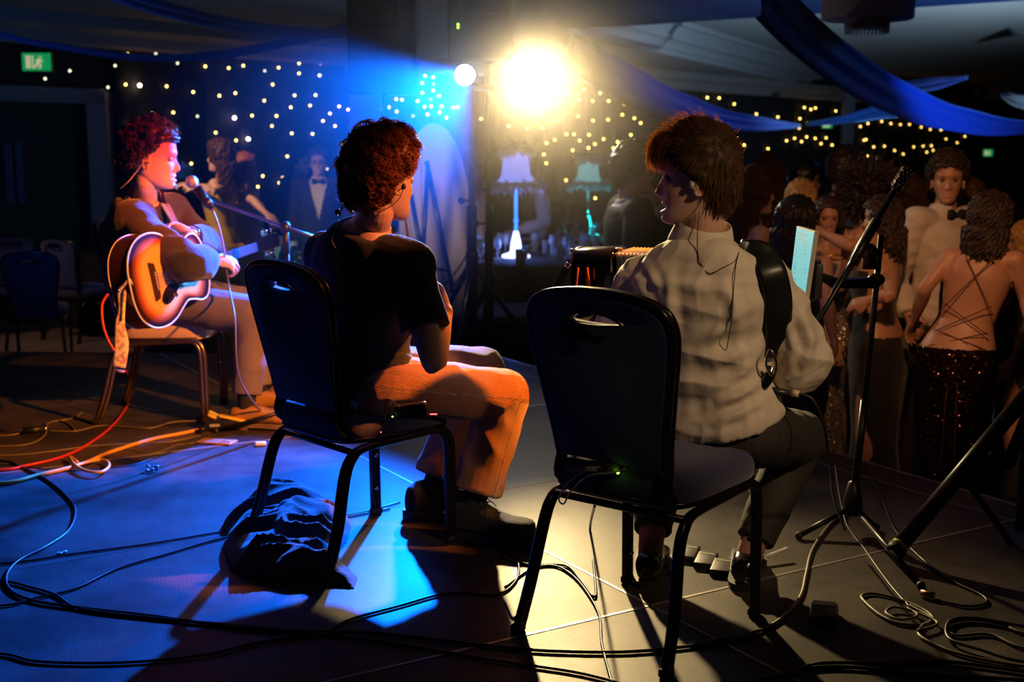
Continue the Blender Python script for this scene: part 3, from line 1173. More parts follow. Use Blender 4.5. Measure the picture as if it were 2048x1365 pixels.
def head_rings(n=56, nz=64, mouth=0.0, fem=False):
    zs = np.linspace(HZ[0], HZ[-1], nz)
    rings = []
    for z0 in zs:
        z = float(z0)
        f, b, w = interp(z, HZ, HFR), interp(z, HZ, HBK), interp(z, HZ, HW)
        if fem:
            w *= .95 if z > -.03 else .88
        mid, hf, hb = (f * .35 + b * .65), 0, 0
        hf, hb = f - mid, mid - b
        ring = []
        for k in range(n):
            a = 2 * math.pi * k / n
            sa, ca = math.sin(a), math.cos(a)
            x = w * math.copysign(abs(sa) ** .92, sa)
            y = mid + (hf if ca > 0 else hb) * math.copysign(abs(ca) ** (.80 if ca > 0 else .95), ca)
            zz = z
            if ca > .15:
                d = 0
                # nose
                if z <= .022 and z > -.060:
                    amp = interp(z, [-.056, -.048, -.041, -.034, -.012, .004, .022], [0, .007, .021, .024, .013, .006, .002])
                    sg = interp(z, [-.052, -.040, -.02, .02], [.017, .0135, .009, .008])
                    d += amp * gs(x, sg)
                # brow, sockets, cheeks
                d += .004 * gs(z - .024, .010) * (1 if abs(x) < .05 else gs(abs(x) - .05, .01))
                d -= .0105 * (gs(x - .031, .016) + gs(x + .031, .016)) * gs(z - .004, .012)
                d += .0045 * (gs(x - .044, .018) + gs(x + .044, .018)) * gs(z + .030, .018)
                # lips
                lz = gs(x, .021)
                d += .0065 * lz * gs(z + .0635 - mouth * .1, .0048)
                d += .0075 * lz * gs(z + .0775 + mouth * .55, .0055)
                d -= (.0035 + mouth * .9) * gs(x, .024) * gs(z + .0705 + mouth * .25, .0030 + mouth * .28)
                d -= .004 * gs(x, .02) * gs(z + .088 + mouth * .6, .006)
                d += .006 * gs(x, .020) * gs(z + .104, .010)
                y += d * min(1, ca * 1.6)
            ring.append(Vector((x, y, zz)))
        rings.append(ring)
    return rings


def ear_mesh(mb, side):
    R = Matrix.Rotation(side * math.radians(-22), 3, 'Z') @ Matrix.Rotation(math.radians(-8), 3, 'X')
    c = Vector((side * .0765, -.012, -.012))
    mb.ball(c, (.0065, .016, .028), 12, 8, R)
    rim = []
    for k in range(11):
        a = math.radians(-70 + k * 27)
        p = Vector((side * .004, -.015 * math.sin(a + .3) - .002, 0))
        p = Vector((side * .005, -.0165 * math.cos(a - 1.2), .030 * math.sin(a - 1.2) * 1.0))
        rim.append(c + R @ p)
    mb.tube(rim, .0042, 6)
    return mb


def head_neck_mesh(M, neck_base, voxel=.0028, mouth=0., fem=False, neck_r=.056):
    hm = MB().loft(head_rings(mouth=mouth, fem=fem))
    for s in (-1, 1):
        ear_mesh(hm, s)
    hm.xf(M)
    a = M @ Vector((0, -.030, -.02))
    b = M @ Vector((0, -.030, -.09))
    nb = Vector(neck_base)
    hm.tube([a, b, b.lerp(nb, .5), nb, nb + (nb - b).normalized() * .05], [neck_r * .9, neck_r * .95, neck_r * .98, neck_r * 1.12, neck_r * 1.35], 20, smooth=4)
    return remesh(hm, voxel, 3, .5)


def hand_mb(wr, d, pn, side=1, curl=.4, s=1.0, spread=1.0, thumb=.5):
    """wr wrist, d direction of the hand, pn palm normal (palm faces pn); side +1 thumb to d x pn"""
    d = Vector(d).normalized()
    pn = Vector(pn)
    pn = (pn - d * pn.dot(d)).normalized()
    w = d.cross(pn) * side
    mb = MB()
    wr = Vector(wr)
    rings = []
    for t, hw, hh in ((-.03, .024, .019), (0, .026, .019), (.025, .035, .018), (.055, .041, .016), (.085, .042, .013), (.097, .036, .010)):
        ring = []
        for k in range(16):
            a = 2 * math.pi * k / 16
            ring.append(wr + (d * t + w * (math.cos(a) * hw + .003) + pn * math.sin(a) * hh) * s)
        rings.append(ring)
    mb.loft(rings)
    lens = [(.031, .042, .026, .020), (.011, .046, .029, .022), (-.010, .043, .028, .021), (-.030, .034, .021, .018)]
    for i, (o, a1, a2, a3) in enumerate(lens):
        base = wr + (d * (.088 - .006 * abs(i - 1)) + w * o) * s
        dirv = (d + w * (.10 * (1.2 - i)) * spread).normalized()
        p = [base - dirv * .02 * s, base]
        ang = 0
        cur = base
        cc = curl * (1 + .12 * i)
        for L_, ka in ((a1, 1.0), (a2, 1.25), (a3, .8)):
            ang += cc * ka
            v = dirv * math.cos(ang) + pn * math.sin(ang)
            cur = cur + v * L_ * s
            p.append(cur)
        mb.capsule(p, [.0095 * s, .0090 * s, .0086 * s, .0078 * s, .0068 * s], 8, 3)
    tb = wr + (d * .022 + w * .024 + pn * .006) * s
    tdir = (d * .75 + w * .75 + pn * .15).normalized()
    t2 = (d * .95 + w * (.30 - .4 * thumb) + pn * (.15 + .6 * thumb)).normalized()
    mb.capsule([tb, tb + tdir * .038 * s, tb + tdir * .038 * s + t2 * .032 * s, tb + tdir * .038 * s + t2 * .032 * s + (t2 + pn * .25 * curl).normalized() * .026 * s], [.013 * s, .0115 * s, .0095 * s, .008 * s], 8, 3)
    return mb


def torso_rings(J, spec, grow=0.0, t0=-9, t1=9, n=28, fem=False):
    """elliptical rings along pelvis > mid > neck"""
    pel, neck = Vector(J['pelvis']), Vector(J['neck'])
    mid = Vector(J.get('mid', (pel + neck) / 2))
    hl = (Vector(J['hipR']) - Vector(J['hipL'])).normalized()
    sl = (Vector(J['shR']) - Vector(J['shL'])).normalized()
    rings = []
    ts = np.linspace(max(t0, spec[0][0]), min(t1, spec[-1][0]), 26)
    T = [s[0] for s in spec]
    for t in ts:
        t = float(t)
        tt = max(0, min(1, t))
        c = pel * (1 - tt) ** 2 + (mid * 2 - (pel + neck) / 2) * 2 * tt * (1 - tt) + neck * tt ** 2
        tan = ((mid * 2 - (pel + neck) / 2) - pel) * (1 - tt) + (neck - (mid * 2 - (pel + neck) / 2)) * tt
        tan.normalize()
        if t < 0:
            c = pel + tan * t * (neck - pel).length
        if t > 1:
            c = neck + tan * (t - 1) * (neck - pel).length
        lat = (hl * (1 - tt) + sl * tt).normalized()
        lat = (lat - tan * lat.dot(tan)).normalized()
        fw = tan.cross(lat)      # forward (right x up handedness)
        hw, hd, off = interp(t, T, [s[1] for s in spec]) + grow, interp(t, T, [s[2] for s in spec]) + grow, interp(t, T, [s[3] for s in spec])
        ring = []
        for k in range(n):
            a = 2 * math.pi * k / n
            ca, sa = math.cos(a), math.sin(a)
            ring.append(c + lat * hw * math.copysign(abs(ca) ** .85, ca) + fw * (hd * math.copysign(abs(sa) ** .9, sa) + off))
        rings.append(ring)
    return rings


M_SPEC = [(-.16, .10, .085, 0), (-.08, .155, .11, 0), (.05, .168, .118, 0), (.2, .155, .108, .005), (.38, .142, .10, .01), (.55, .155, .108, .01), (.72, .172, .115, .005), (.84, .170, .108, -.005), (.93, .135, .085, -.012), (1.0, .085, .068, -.015), (1.05, .06, .06, -.01)]
F_SPEC = [(-.16, .11, .09, 0), (-.08, .165, .12, 0), (.03, .172, .122, 0), (.18, .150, .105, .0), (.36, .115, .083, .005), (.52, .125, .09, .012), (.68, .142, .108, .02), (.80, .145, .098, .005), (.91, .118, .073, -.008), (1.0, .065, .055, -.012), (1.05, .05, .05, -.01)]


def limb(mb, pts, rs, grow=0.0, n=14):
    mb.capsule([Vector(p) for p in pts], [r + grow for r in rs], n, 5)


def body_core(J, fem=False, k=1.0, legs=True, arms=True):
    mb = MB()
    mb.loft(torso_rings(J, F_SPEC if fem else M_SPEC, fem=fem))
    f = .84 if fem else 1.0
    if arms:
        for s in 'LR':
            sh, el, wr = (Vector(J[a + s]) for a in ('sh', 'el', 'wr'))
            nk = Vector(J['neck'])
            limb(mb, [nk.lerp(sh, .35) + Vector((0, 0, -.03)), sh], [.05 * f, .052 * f])
            limb(mb, [sh, sh.lerp(el, .4), el, el.lerp(wr, .25), wr], [.052 * f * k, .046 * f * k, .037 * f * k, .040 * f * k, .025 * f])
    if legs:
        for s in 'LR':
            hp, kn, an = (Vector(J[a + s]) for a in ('hip', 'knee', 'ank'))
            limb(mb, [hp, hp.lerp(kn, .5), kn, kn.lerp(an, .3), an], [.085, .072, .054, .055, .035])
    return mb


def default_hand(J, s):
    sh, el, wr = (Vector(J[a + s]) for a in ('sh', 'el', 'wr'))
    d = (wr - el).normalized()
    body = Vector(J['pelvis'])
    pn = body - wr
    return dict(d=d, pn=pn, curl=.35)


def build_body(t, J, skin_m, fem=False, voxel=.004, hv=.0028, mouth=0, hs=1.0, fwd=(0, 1, 0), up=(0, 0, 1), legs=True, neck_r=None, hands=True, kk=1.0, eye_m=None):
    M = frame(J['head'], fwd, up, hs)
    hm = head_neck_mesh(M, J['neck'], hv, mouth, fem, neck_r or (.046 if fem else .056))
    mb = body_core(J, fem, kk, legs)
    if hands:
        for s in 'LR':
            h = dict(default_hand(J, s))
            h.update(J.get('hand' + s, {}))
            sd = -1 if s == 'L' else 1
            side = h.get('side')
            if side is None:
                side = sd
            hb = hand_mb(J['wr' + s], h['d'], h['pn'], side, h.get('curl', .35), (.9 if fem else 1.0) * h.get('s', 1.0), h.get('spread', 1), h.get('thumb', .5))
            mb.add(hb.v, hb.f)
    bm_ = remesh(mb, voxel, 3, .5)
    me = join_meshes([hm, bm_])
    Mi = M.inverted()
    # lips and brows as skin regions
    mi = []
    for p in me.polygons:
        q = Mi @ p.center
        k = 0
        if q.y > .07 and abs(q.x) < .024 - abs(q.z + .070 + mouth * .2) * .9 and -.083 - mouth * .9 < q.z < -.058:
            k = 1
        elif q.y > .06 and .012 < abs(q.x) < .052 and abs(q.z - (.0245 + .004 * math.sin((abs(q.x) - .012) * 60))) < .0042:
            k = 2
        mi.append(k)
    me.polygons.foreach_set('material_index', mi)
    o = put('body', me, [skin_m, lips, hair_dark], t)
    # eyes
    for s in (-1, 1):
        e = MB()
        c = M @ Vector((s * .031, .0665, .004))
        e.ball(c, .0108 * hs, 14, 10)
        eo = part('eye', e, eye_m or eyewhite, t)
        part('iris', MB().ball(M @ Vector((s * .0305, s * .0 + .0722, .003)), (.0060 * hs,) * 3, 10, 8), iris, eo)
        # upper lid
    return M


def shirt(t, J, m, name='shirt', fem=False, grow=.014, sleeve=1.0, sl_grow=.014, voxel=.006, t0=-.05, t1=1.03, wr_amp=.006, wscale=(7, 7, 12), seed=0, cut=None, baggy=0.0, collar=None, smooth=3):
    mb = MB()
    mb.loft(torso_rings(J, F_SPEC if fem else M_SPEC, grow=grow, t0=t0, t1=t1))
    f = .84 if fem else 1.0
    for s in 'LR':
        sh, el, wr = (Vector(J[a + s]) for a in ('sh', 'el', 'wr'))
        nk = Vector(J['neck'])
        limb(mb, [nk.lerp(sh, .45) + Vector((0, 0, -.035)), sh], [.05 * f, .052 * f], grow)
        if sleeve > 0:
            if sleeve < .5:
                e = sh.lerp(el, sleeve * 2)
                mb.tube([sh, sh.lerp(e, .5), e], [.054 * f + sl_grow, .052 * f + sl_grow, .053 * f + sl_grow * 1.4], 18, smooth=4)
            else:
                e = el.lerp(wr, (sleeve - .5) * 2)
                mb.tube([sh, sh.lerp(el, .5), el], [.053 * f + sl_grow, .050 * f + sl_grow + baggy * .5, .044 * f + sl_grow + baggy], 18, smooth=4)
                mb.ball(el, (.044 * f + sl_grow + baggy) * .98, 14, 10)
                mb.tube([el, el.lerp(e, .6), e], [.044 * f + sl_grow + baggy, .042 * f + sl_grow + baggy * .8, .030 * f + sl_grow], 18, smooth=4)
    if collar:
        M, h, r = collar
        nb = Vector(J['neck'])
        up = (M @ Vector((0, -.03, -.09)) - nb).normalized()
    me = remesh(mb, voxel, smooth, .5)
    if wr_amp:
        wrinkle(me, wr_amp, wscale, seed)
    if cut:
        del_faces(me, cut)
    return put(name, me, m, t)


def collar_band(t, M, J, m, name='collar', h=.04, r=.064, openfront=True, fold=True, z0=-.0):
    nb = Vector(J['neck'])
    top = M @ Vector((0, -.034, -.085))
    up = (top - nb).normalized()
    fw = (M.to_3x3() @ Vector((0, 1, 0)))
    bf = (Vector(J['shR']) - Vector(J['shL']))
    bf = Vector((0, 0, 1)).cross(bf).normalized()
    fw = (bf - up * bf.dot(up)).normalized()
    rt = fw.cross(up)
    rings = []
    n = 36
    a0 = .22 if openfront else 0
    prof = [(0.0, 0), (h, .004)]
    if fold:
        prof += [(h + .004, .008), (h - .004, .013), (.35 * h, .020), (.0, .024)]
    V = []
    for z, o_ in prof:
        for k in range(n + 1):
            a = a0 + (2 * math.pi - 2 * a0) * k / n
            ca = math.cos(a)
            droop = -.012 * max(0, ca) ** 3 * (1 if o_ > .01 else .3)
            V.append(nb + up * (z + droop - .005) + (fw * ca * 1.02 + rt * math.sin(a)) * (r + o_ - z * .10))
    mb = MB()
    F = []
    for i in range(len(prof) - 1):
        for k in range(n):
            F.append((i * (n + 1) + k, i * (n + 1) + k + 1, (i + 1) * (n + 1) + k + 1, (i + 1) * (n + 1) + k))
    mb.add(V, F)
    me = with_mods(mesh_of(mb), [('SOLIDIFY', dict(thickness=.003)), ('SUBSURF', dict(levels=1))])
    return put(name, me, m, t)


def trousers(t, J, m, name='trousers', grow=.014, cuff=.06, knee=.070, voxel=.006, amp=.005, seed=3, end=1.0, thigh=.092, top=.12, wscale=(8, 8, 8), fem=False, cord=False):
    mb = MB()
    mb.loft(torso_rings(J, F_SPEC if fem else M_SPEC, grow=grow, t0=-.16, t1=top))
    for s in 'LR':
        hp, kn, an = (Vector(J[a + s]) for a in ('hip', 'knee', 'ank'))
        e = kn.lerp(an, end)
        mb.tube([hp, hp.lerp(kn, .5), kn], [thigh, thigh * .92, knee + .006], 20, smooth=5)
        mb.ball(hp, thigh * .98, 16, 10)
        mb.ball(kn, knee + .004, 16, 10)
        mb.tube([kn, kn.lerp(e, .5), e], [knee + .002, (knee + cuff) / 2, cuff], 20, smooth=5)
    me = remesh(mb, voxel, 4, .5)
    wrinkle(me, amp, wscale, seed)
    if cord:
        at = me.attributes.new('rib', 'FLOAT', 'POINT')
        vals = []
        segs = []
        for s in 'LR':
            hp, kn, an = (Vector(J[a + s]) for a in ('hip', 'knee', 'ank'))
            segs += [(hp, kn), (kn, an)]
        for v in me.vertices:
            best = None
            for a, b in segs:
                ab = b - a
                u = max(0, min(1, (v.co - a).dot(ab) / ab.length_squared))
                dd = (v.co - a - ab * u).length
                if best is None or dd < best[0]:
                    best = (dd, a, ab, u)
            dd, a, ab, u = best
            ax = ab.normalized()
            ref = Vector((-.64, .77, 0)) if abs(ax.dot(Vector((-.64, .77, 0)))) < .9 else Vector((0, 0, 1))
            e1 = (ref - ax * ref.dot(ax)).normalized()
            e2 = ax.cross(e1)
            r_ = v.co - a - ab * u
            vals.append(math.atan2(r_.dot(e2), r_.dot(e1)) * .085)
        at.data.foreach_set('value', vals)
    return put(name, me, m, t)


def shoe(t, ank, toe, m, sole_m, name='shoe', L=.29, W=.052, floor=0.0, sole_h=.018, heel=.012, ankle_h=.075, laces=None, moc=False):
    """ank: ankle centre; toe: direction on the floor"""
    d = Vector((toe[0], toe[1], 0)).normalized()
    r = Vector((d.y, -d.x, 0))
    o = Vector((ank[0], ank[1], floor))
    back = -.075
    up = MB()
    xs_ = [0, .04, .12, .25, .40, .55, .70, .82, .92, .98, 1.0]
    ws = [.35, .62, .78, .80, .78, .86, .98, 1.0, .86, .55, .2]
    hs_ = [.055, .072, .080, .085, .082, .066, .052, .046, .040, .030, .02]
    if moc:
        hs_ = [.06, .085, .10, .105, .098, .076, .062, .062, .060, .050, .03]
    rings = []
    for i in range(24):
        u = i / 23
        w, h = interp(u, xs_, ws) * W, interp(u, xs_, hs_)
        c = o + d * (back + u * L)
        ring = []
        for k in range(20):
            a = 2 * math.pi * k / 20
            x, z = math.cos(a), math.sin(a)
            e = .75 if not moc else .6
            ring.append(c + r * w * math.copysign(abs(x) ** e, x) + Vector((0, 0, sole_h + max(0, h * .5 + h * .5 * math.copysign(abs(z) ** .8, z)))))
        rings.append(ring)
    up.loft(rings)
    A = Vector((ank[0], ank[1], floor))
    up.tube([A + Vector((0, 0, .05)), A + Vector((0, 0, ankle_h + .02))], [.040, .041], 16)
    me = remesh(up, .004, 4, .5)
    so = put(name, me, m, t)
    sl = MB()
    for z0, z1, g, u0, u1 in ((0.0 + heel, sole_h + .004, 1.10, 0, 1), (0.0, heel + .002, 1.05, 0, .30 if heel > .008 else 1)):
        ol = []
        for i in range(25):
            u = u0 + (u1 - u0) * i / 24
            ol.append((o + d * (back - .006 + u * (L + .012)), interp(u, xs_, ws) * W * g + .002))
        lo = [c + r * w for c, w in ol] + [c - r * w for c, w in ol[::-1]]
        n = len(lo)
        sl.add([p + Vector((0, 0, z0)) for p in lo] + [p + Vector((0, 0, z1)) for p in lo], [tuple(range(n))[::-1], tuple(range(n, 2 * n))] + [(k, (k + 1) % n, n + (k + 1) % n, n + k) for k in range(n)])
    part('sole', sl, sole_m, so, auto=40)
    if laces:
        lm = MB()
        for i in range(4):
            u = .42 + i * .055
            c = o + d * (back + u * L) + Vector((0, 0, sole_h + interp(u, xs_, hs_) + .001))
            lm.tube([c - r * .02 - Vector((0, 0, .006)), c + Vector((0, 0, .002)), c + r * .02 - Vector((0, 0, .006))], .002, 5, smooth=3)
        c = o + d * (back + .40 * L) + Vector((0, 0, sole_h + interp(.4, xs_, hs_) + .004))
        for s in (-1, 1):
            lm.tube([c, c + r * s * .022 + Vector((0, 0, .010)), c + r * s * .034 + d * .01 - Vector((0, 0, .004)), c + r * s * .01], .0018, 5, smooth=4)
            lm.tube([c, c + r * s * .02 - d * -.02, c + r * s * .036 + d * .03 - Vector((0, 0, .02))], .0018, 5, smooth=3)
        part('laces', lm, laces, so)
    return so


def hair(t, M, m, style='short', n=500, L=.05, seed=0, r=.0016, curl=.0, vol=.010, back_len=None, name='hair', fringe=.0, line=.062, segs=6, gray=None, cap_extra=0.0, hs=1.0, bump=.006, clump=1, side_z=-.02, nape=-.075):
    """cap following the skull plus individual locks; M is the head frame"""
    R = random.Random(seed)
    mb = MB()

    def front_line(y):    # lowest hair height as a function of front/back position
        return interp(y, [-.11, -.06, -.02, .02, .05, .075, .1], [nape, nape + .005, side_z - .012, side_z + .012, side_z + .05, line, line + .02])

    def scalp(phi, th):
        # direction on skull: phi azimuth (0 = front), th polar from top
        d = Vector((math.sin(th) * math.sin(phi), math.sin(th) * math.cos(phi), math.cos(th)))
        rx, rz = .080, .112
        ry = .096 if d.y > 0 else .104
        c = Vector((0, -.008, .018))
        return c + Vector((d.x * rx, d.y * ry, d.z * rz)), d
    # cap
    nu, nv = 56, 34
    V = []
    for i in range(nv + 1):
        th = .02 + (2.75 - .02) * i / nv
        for k in range(nu):
            phi = 2 * math.pi * k / nu
            p, d = scalp(phi, th)
            lim = front_line(p.y)
            ns = noise.noise(Vector((d.x * 6 + seed, d.y * 6, d.z * 6))) * bump * 2 + noise.noise(Vector((d.x * 17, d.y * 17 + seed, d.z * 17))) * bump
            g = vol + ns + cap_extra * max(0, d.z)
            if p.z < lim:
                g = -.012 - min(.03, (lim - p.z))
            q = p + Vector((d.x, d.y, d.z)) * g
            if p.z < lim:
                q.z = max(q.z, lim - .01)
            V.append(q)
    F = []
    for i in range(nv):
        for k in range(nu):
            l = (k + 1) % nu
            F.append((i * nu + k, i * nu + l, (i + 1) * nu + l, (i + 1) * nu + k))
    F.append(tuple(range(nu)))
    mb.add(V, F)
    # locks
    got = 0
    cl = None
    while got < n:
        if style == 'curly' and clump > 1 and got % clump and cl:
            phi, th = cl[0] + R.gauss(0, .05), cl[1] + R.gauss(0, .05)
            th = max(.02, th)
        else:
            phi = R.uniform(-math.pi, math.pi)
            th = math.acos(R.uniform(-.75, 1))
            cl = None
        p, d = scalp(phi, th)
        if p.z < front_line(p.y) + .004:
            continue
        got += 1
        l = L * R.uniform(.6, 1.25) * (1 if style == 'long' else max(.22, min(1, (p.z - front_line(p.y)) / (.055 if p.y > -.05 else .03))))
        p0 = p + d * (vol * .5)
        pts = [p0]
        dirv = d.copy()
        ph = R.uniform(0, 6.28)
        cr = curl * R.uniform(.6, 1.3)
        if style == 'curly':
            u = d.orthogonal().normalized()
            w = d.cross(u)
            if cl is None or clump == 1:
                turns = R.uniform(.8, 1.7)
                cd = (d + Vector((R.uniform(-.7, .7), R.uniform(-.7, .7), R.uniform(-1.1, .3)))).normalized()
                cl = (phi, th, ph, turns, cd, cr, l)
            else:
                _, _, ph, turns, cd, cr, l = cl
                ph += R.gauss(0, .25)
                cr *= R.uniform(.8, 1.2)
                l *= R.uniform(.85, 1.1)
            for k in range(1, segs + 1):
                f = k / segs
                a = ph + turns * 6.28 * f
                pts.append(p0 + d * (vol * .4 + l * .40 * math.sin(f * 1.9)) + cd * l * .5 * f + (u * math.cos(a) + w * math.sin(a)) * cr * (.35 + f * .65))
        elif style == 'short':
            w0 = Vector((.01, -.062, .112))
            flow = p0 - w0
            flow -= d * flow.dot(d)
            flow = flow.normalized() if flow.length > 1e-4 else Vector((1, 0, 0))
            jit = Vector((R.gauss(0, curl), R.gauss(0, curl), R.gauss(0, curl)))
            dn = Vector((0, .10 if d.y > -.2 else -.05, -1)) * max(0, min(1, 1.15 - d.z * 1.2)) * 1.1
            lift = R.uniform(.25, .60) + (.35 * fringe if (d.z > .5 and d.y > .1) else 0)
            for k in range(1, segs + 1):
                f = k / segs
                v = (flow + dn * (.5 + f) + jit * (.4 + f) + d * (lift * (1 - 1.5 * f)))
                pts.append(pts[-1] + v.normalized() * l / segs)
        elif style == 'long':
            ll = back_len * R.uniform(.85, 1.08)
            out = Vector((d.x, min(d.y, .15) - .12, 0))
            for k in range(1, segs + 1):
                f = k / segs
                # follow skull down, then hang
                zz = p0.z - ll * f
                if zz > -.05:
                    thk = math.acos(max(-1, min(1, (zz - .018) / .125)))
                    base = Vector((math.sin(phi) * .090 * math.sin(max(thk, .3)), -.008 + (math.cos(phi) * (.10 if abs(phi) < 1.2 else .112)) * math.sin(max(thk, .3)), zz))
                    if abs(phi) < 1.0:
                        sgn = 1 if phi > 0 else -1
                        base = Vector((sgn * .088, .03 * math.cos(phi), zz)) if zz < line else base
                else:
                    sp = phi if abs(phi) > 1.3 else (1.5 if phi > 0 else -1.5)
                    base = Vector((math.sin(sp) * .10, -.02 + math.cos(sp) * .095 - .02, zz))
                wv = cr * math.sin(ph + f * 12)
                wv2 = cr * math.cos(ph + f * 11)
                pts.append(base + Vector((wv, wv2, 0)) + d * vol * .3)
        rr = [r * .9] + [r] * (len(pts) - 2) + [r * .25]
        mb.tube(pts, rr, 4, cap=False, smooth=2 if style != 'long' else 2)
    mb.xf(M)
    me = mesh_of(mb)
    ncap = nu * nv + 1
    mi = [1] * ncap + [0] * (len(me.polygons) - ncap)
    me.polygons.foreach_set('material_index', mi)
    cn_ = m.name + '_root'
    if cn_ not in MATS:
        c0 = m.node_tree.nodes['Principled BSDF'].inputs['Base Color'].default_value
        mat(cn_, tuple(c0)[:3], .9, spec=.1, bump=(220, 1, .004))
    return put(name, me, [m, MATS[cn_]], t)


# ---------------------------------------------------------------- man in the cream shirt (right)
cord_m = mat('orange_brown_corduroy', (.30, .105, .028), .75, sheen=.5)
nt = cord_m.node_tree
_b = nt.nodes['Principled BSDF']
_at = nt.nodes.new('ShaderNodeAttribute'); _at.attribute_name = 'rib'
_mm = nt.nodes.new('ShaderNodeMath'); _mm.operation = 'MULTIPLY'; _mm.inputs[1].default_value = 2 * math.pi / .0036
_sn = nt.nodes.new('ShaderNodeMath'); _sn.operation = 'SINE'
_bp = nt.nodes.new('ShaderNodeBump'); _bp.inputs['Strength'].default_value = 1; _bp.inputs['Distance'].default_value = .0012
nt.links.new(_at.outputs['Fac'], _mm.inputs[0]); nt.links.new(_mm.outputs[0], _sn.inputs[0])
nt.links.new(_sn.outputs[0], _bp.inputs['Height']); nt.links.new(_bp.outputs['Normal'], _b.inputs['Normal'])

pA = thing('person', 'seated man in cream shirt with a black shoulder strap, face turned in left profile', 'person', G(1400, 1190))
JA = dict(pelvis=P(1435, 850, 3.44), mid=P(1408, 690, 3.42), neck=P(1402, 487, 3.42), head=P(1388, 358, 3.40),
          shL=P(1290, 560, 3.49), shR=P(1528, 562, 3.36), elL=P(1222, 712, 3.52), elR=P(1596, 720, 3.44), wrL=P(1118, 672, 3.76), wrR=P(1540, 745, 3.72),
          hipL=P(1385, 868, 3.50), hipR=P(1500, 868, 3.38), kneeL=P(1330, 862, 3.95), kneeR=P(1598, 878, 3.78),
          ankL=P(1300, 1105, 3.62), ankR=P(1490, 1125, 3.60),
          handL=dict(d=P(1096, 640, 3.86) - P(1118, 672, 3.76), pn=Vector((.3, .8, -.2)), curl=.9),
          handR=dict(d=Vector((-.35, .8, -.1)), pn=Vector((-.8, .2, -.5)), curl=.5))
fwdA = Vector((-1, .20, -.03))
MA = build_body(pA, JA, skin, mouth=.010, fwd=fwdA, up=(.02, 0, 1), hs=1.03, voxel=.0042, hv=.0026)
mb = MB()
mb.loft(torso_rings(JA, M_SPEC, grow=.024, t0=.03, t1=1.04))
for s in 'LR':
    sh, el, wr = (JA[a + s] for a in ('sh', 'el', 'wr'))
    limb(mb, [JA['neck'].lerp(sh, .4) + Vector((0, 0, -.038)), sh], [.050, .056], .012)
    b_ = .030 if s == 'R' else .02
    mb.tube([sh, sh.lerp(el, .5), el], [.072, .066 + b_ * .5, .064 + b_], 20, smooth=5)
    mb.ball(el + Vector((0, 0, -.0)), .062 + b_, 16, 12)
    mb.tube([el, el.lerp(wr, .5), wr], [.062 + b_, .056, .036], 20, smooth=5)
me = remesh(mb, .0045, 5, .5)
wrinkle(me, .020, (4, 4, 9), 1.7)
wrinkle(me, .008, (12, 12, 8), 4.1)
creases = [((1300, 552), (1400, 556), (1500, 550), 9, -.004), ((1545, 640), (1500, 700), (1430, 730), 16, .013), ((1540, 680), (1490, 745), (1425, 775), 13, .012), ((1535, 745), (1480, 790), (1420, 812), 12, .012),
           ((1530, 800), (1480, 825), (1430, 845), 10, .010), ((1335, 560), (1338, 620), (1345, 690), 12, .010), ((1440, 560), (1470, 610), (1478, 680), 14, .009), ((1262, 545), (1292, 590), (1300, 640), 11, .012),
           ((1290, 530), (1310, 570), (1322, 640), 9, .008), ((1600, 600), (1620, 680), (1600, 750), 13, .012), ((1575, 640), (1588, 700), (1572, 760), 10, .010), ((1400, 690), (1450, 655), (1480, 600), 12, .008)]
co = get_co(me)
no = get_no(me)
rel = co - np.array([0, 0, CAMH])
cF = np.array([0, math.cos(PITCH), -math.sin(PITCH)])
cU = np.array([0, math.sin(PITCH), math.cos(PITCH)])
dz_ = rel @ cF
sx_ = 1024 + FPX * rel[:, 0] / dz_
sy_ = 682.5 - FPX * (rel @ cU) / dz_
face_cam = np.clip(-(no * rel).sum(1) / np.linalg.norm(rel, axis=1) * 3, 0, 1)
disp = np.zeros(len(co))
for a, b, c, w_, am in creases:
    best = np.full(len(co), 1e9)
    en = np.ones(len(co))
    for p, q_, u0 in ((a, b, 0.), (b, c, .5)):
        ab = np.array(q_, float) - np.array(p, float)
        uu = np.clip(((sx_ - p[0]) * ab[0] + (sy_ - p[1]) * ab[1]) / (ab @ ab), 0, 1)
        dd = np.hypot(sx_ - p[0] - ab[0] * uu, sy_ - p[1] - ab[1] * uu)
        m_ = dd < best
        en[m_] = np.sin(math.pi * np.clip(u0 + uu[m_] * .5, .06, .94))
        best = np.minimum(best, dd)
    disp += am * en * (np.exp(-(best / w_) ** 2) - .55 * np.exp(-((best - w_ * 1.8) / w_) ** 2))
set_co(me, co + no * (disp * face_cam)[:, None])
shirtA = put('shirt', me, cream_cloth, pA)
collar_band(pA, MA, JA, cream_cloth, h=.064, r=.070)
trousers(pA, JA, black_trouser, end=.83, cuff=.058, knee=.082, thigh=.098, amp=.006)
for s, tx in (('L', (.20, 1)), ('R', (.25, 1))):
    a = JA['ank' + s]
    k = JA['knee' + s]
    part('sock', MB().tube([Vector((a.x, a.y, .06)), a, a.lerp(k, .28)], [.036, .036, .045], 16, smooth=3), sock_pink, pA)
    shoe(pA, a, tx, leather_black, rubber, heel=.014, ankle_h=.05)
hair(pA, MA, hair_brown, 'short', n=3800, L=.050, seed=4, r=.0010, curl=.14, vol=.014, line=.070, fringe=.35, cap_extra=.016, bump=.005, segs=6, nape=-.085, side_z=.004)
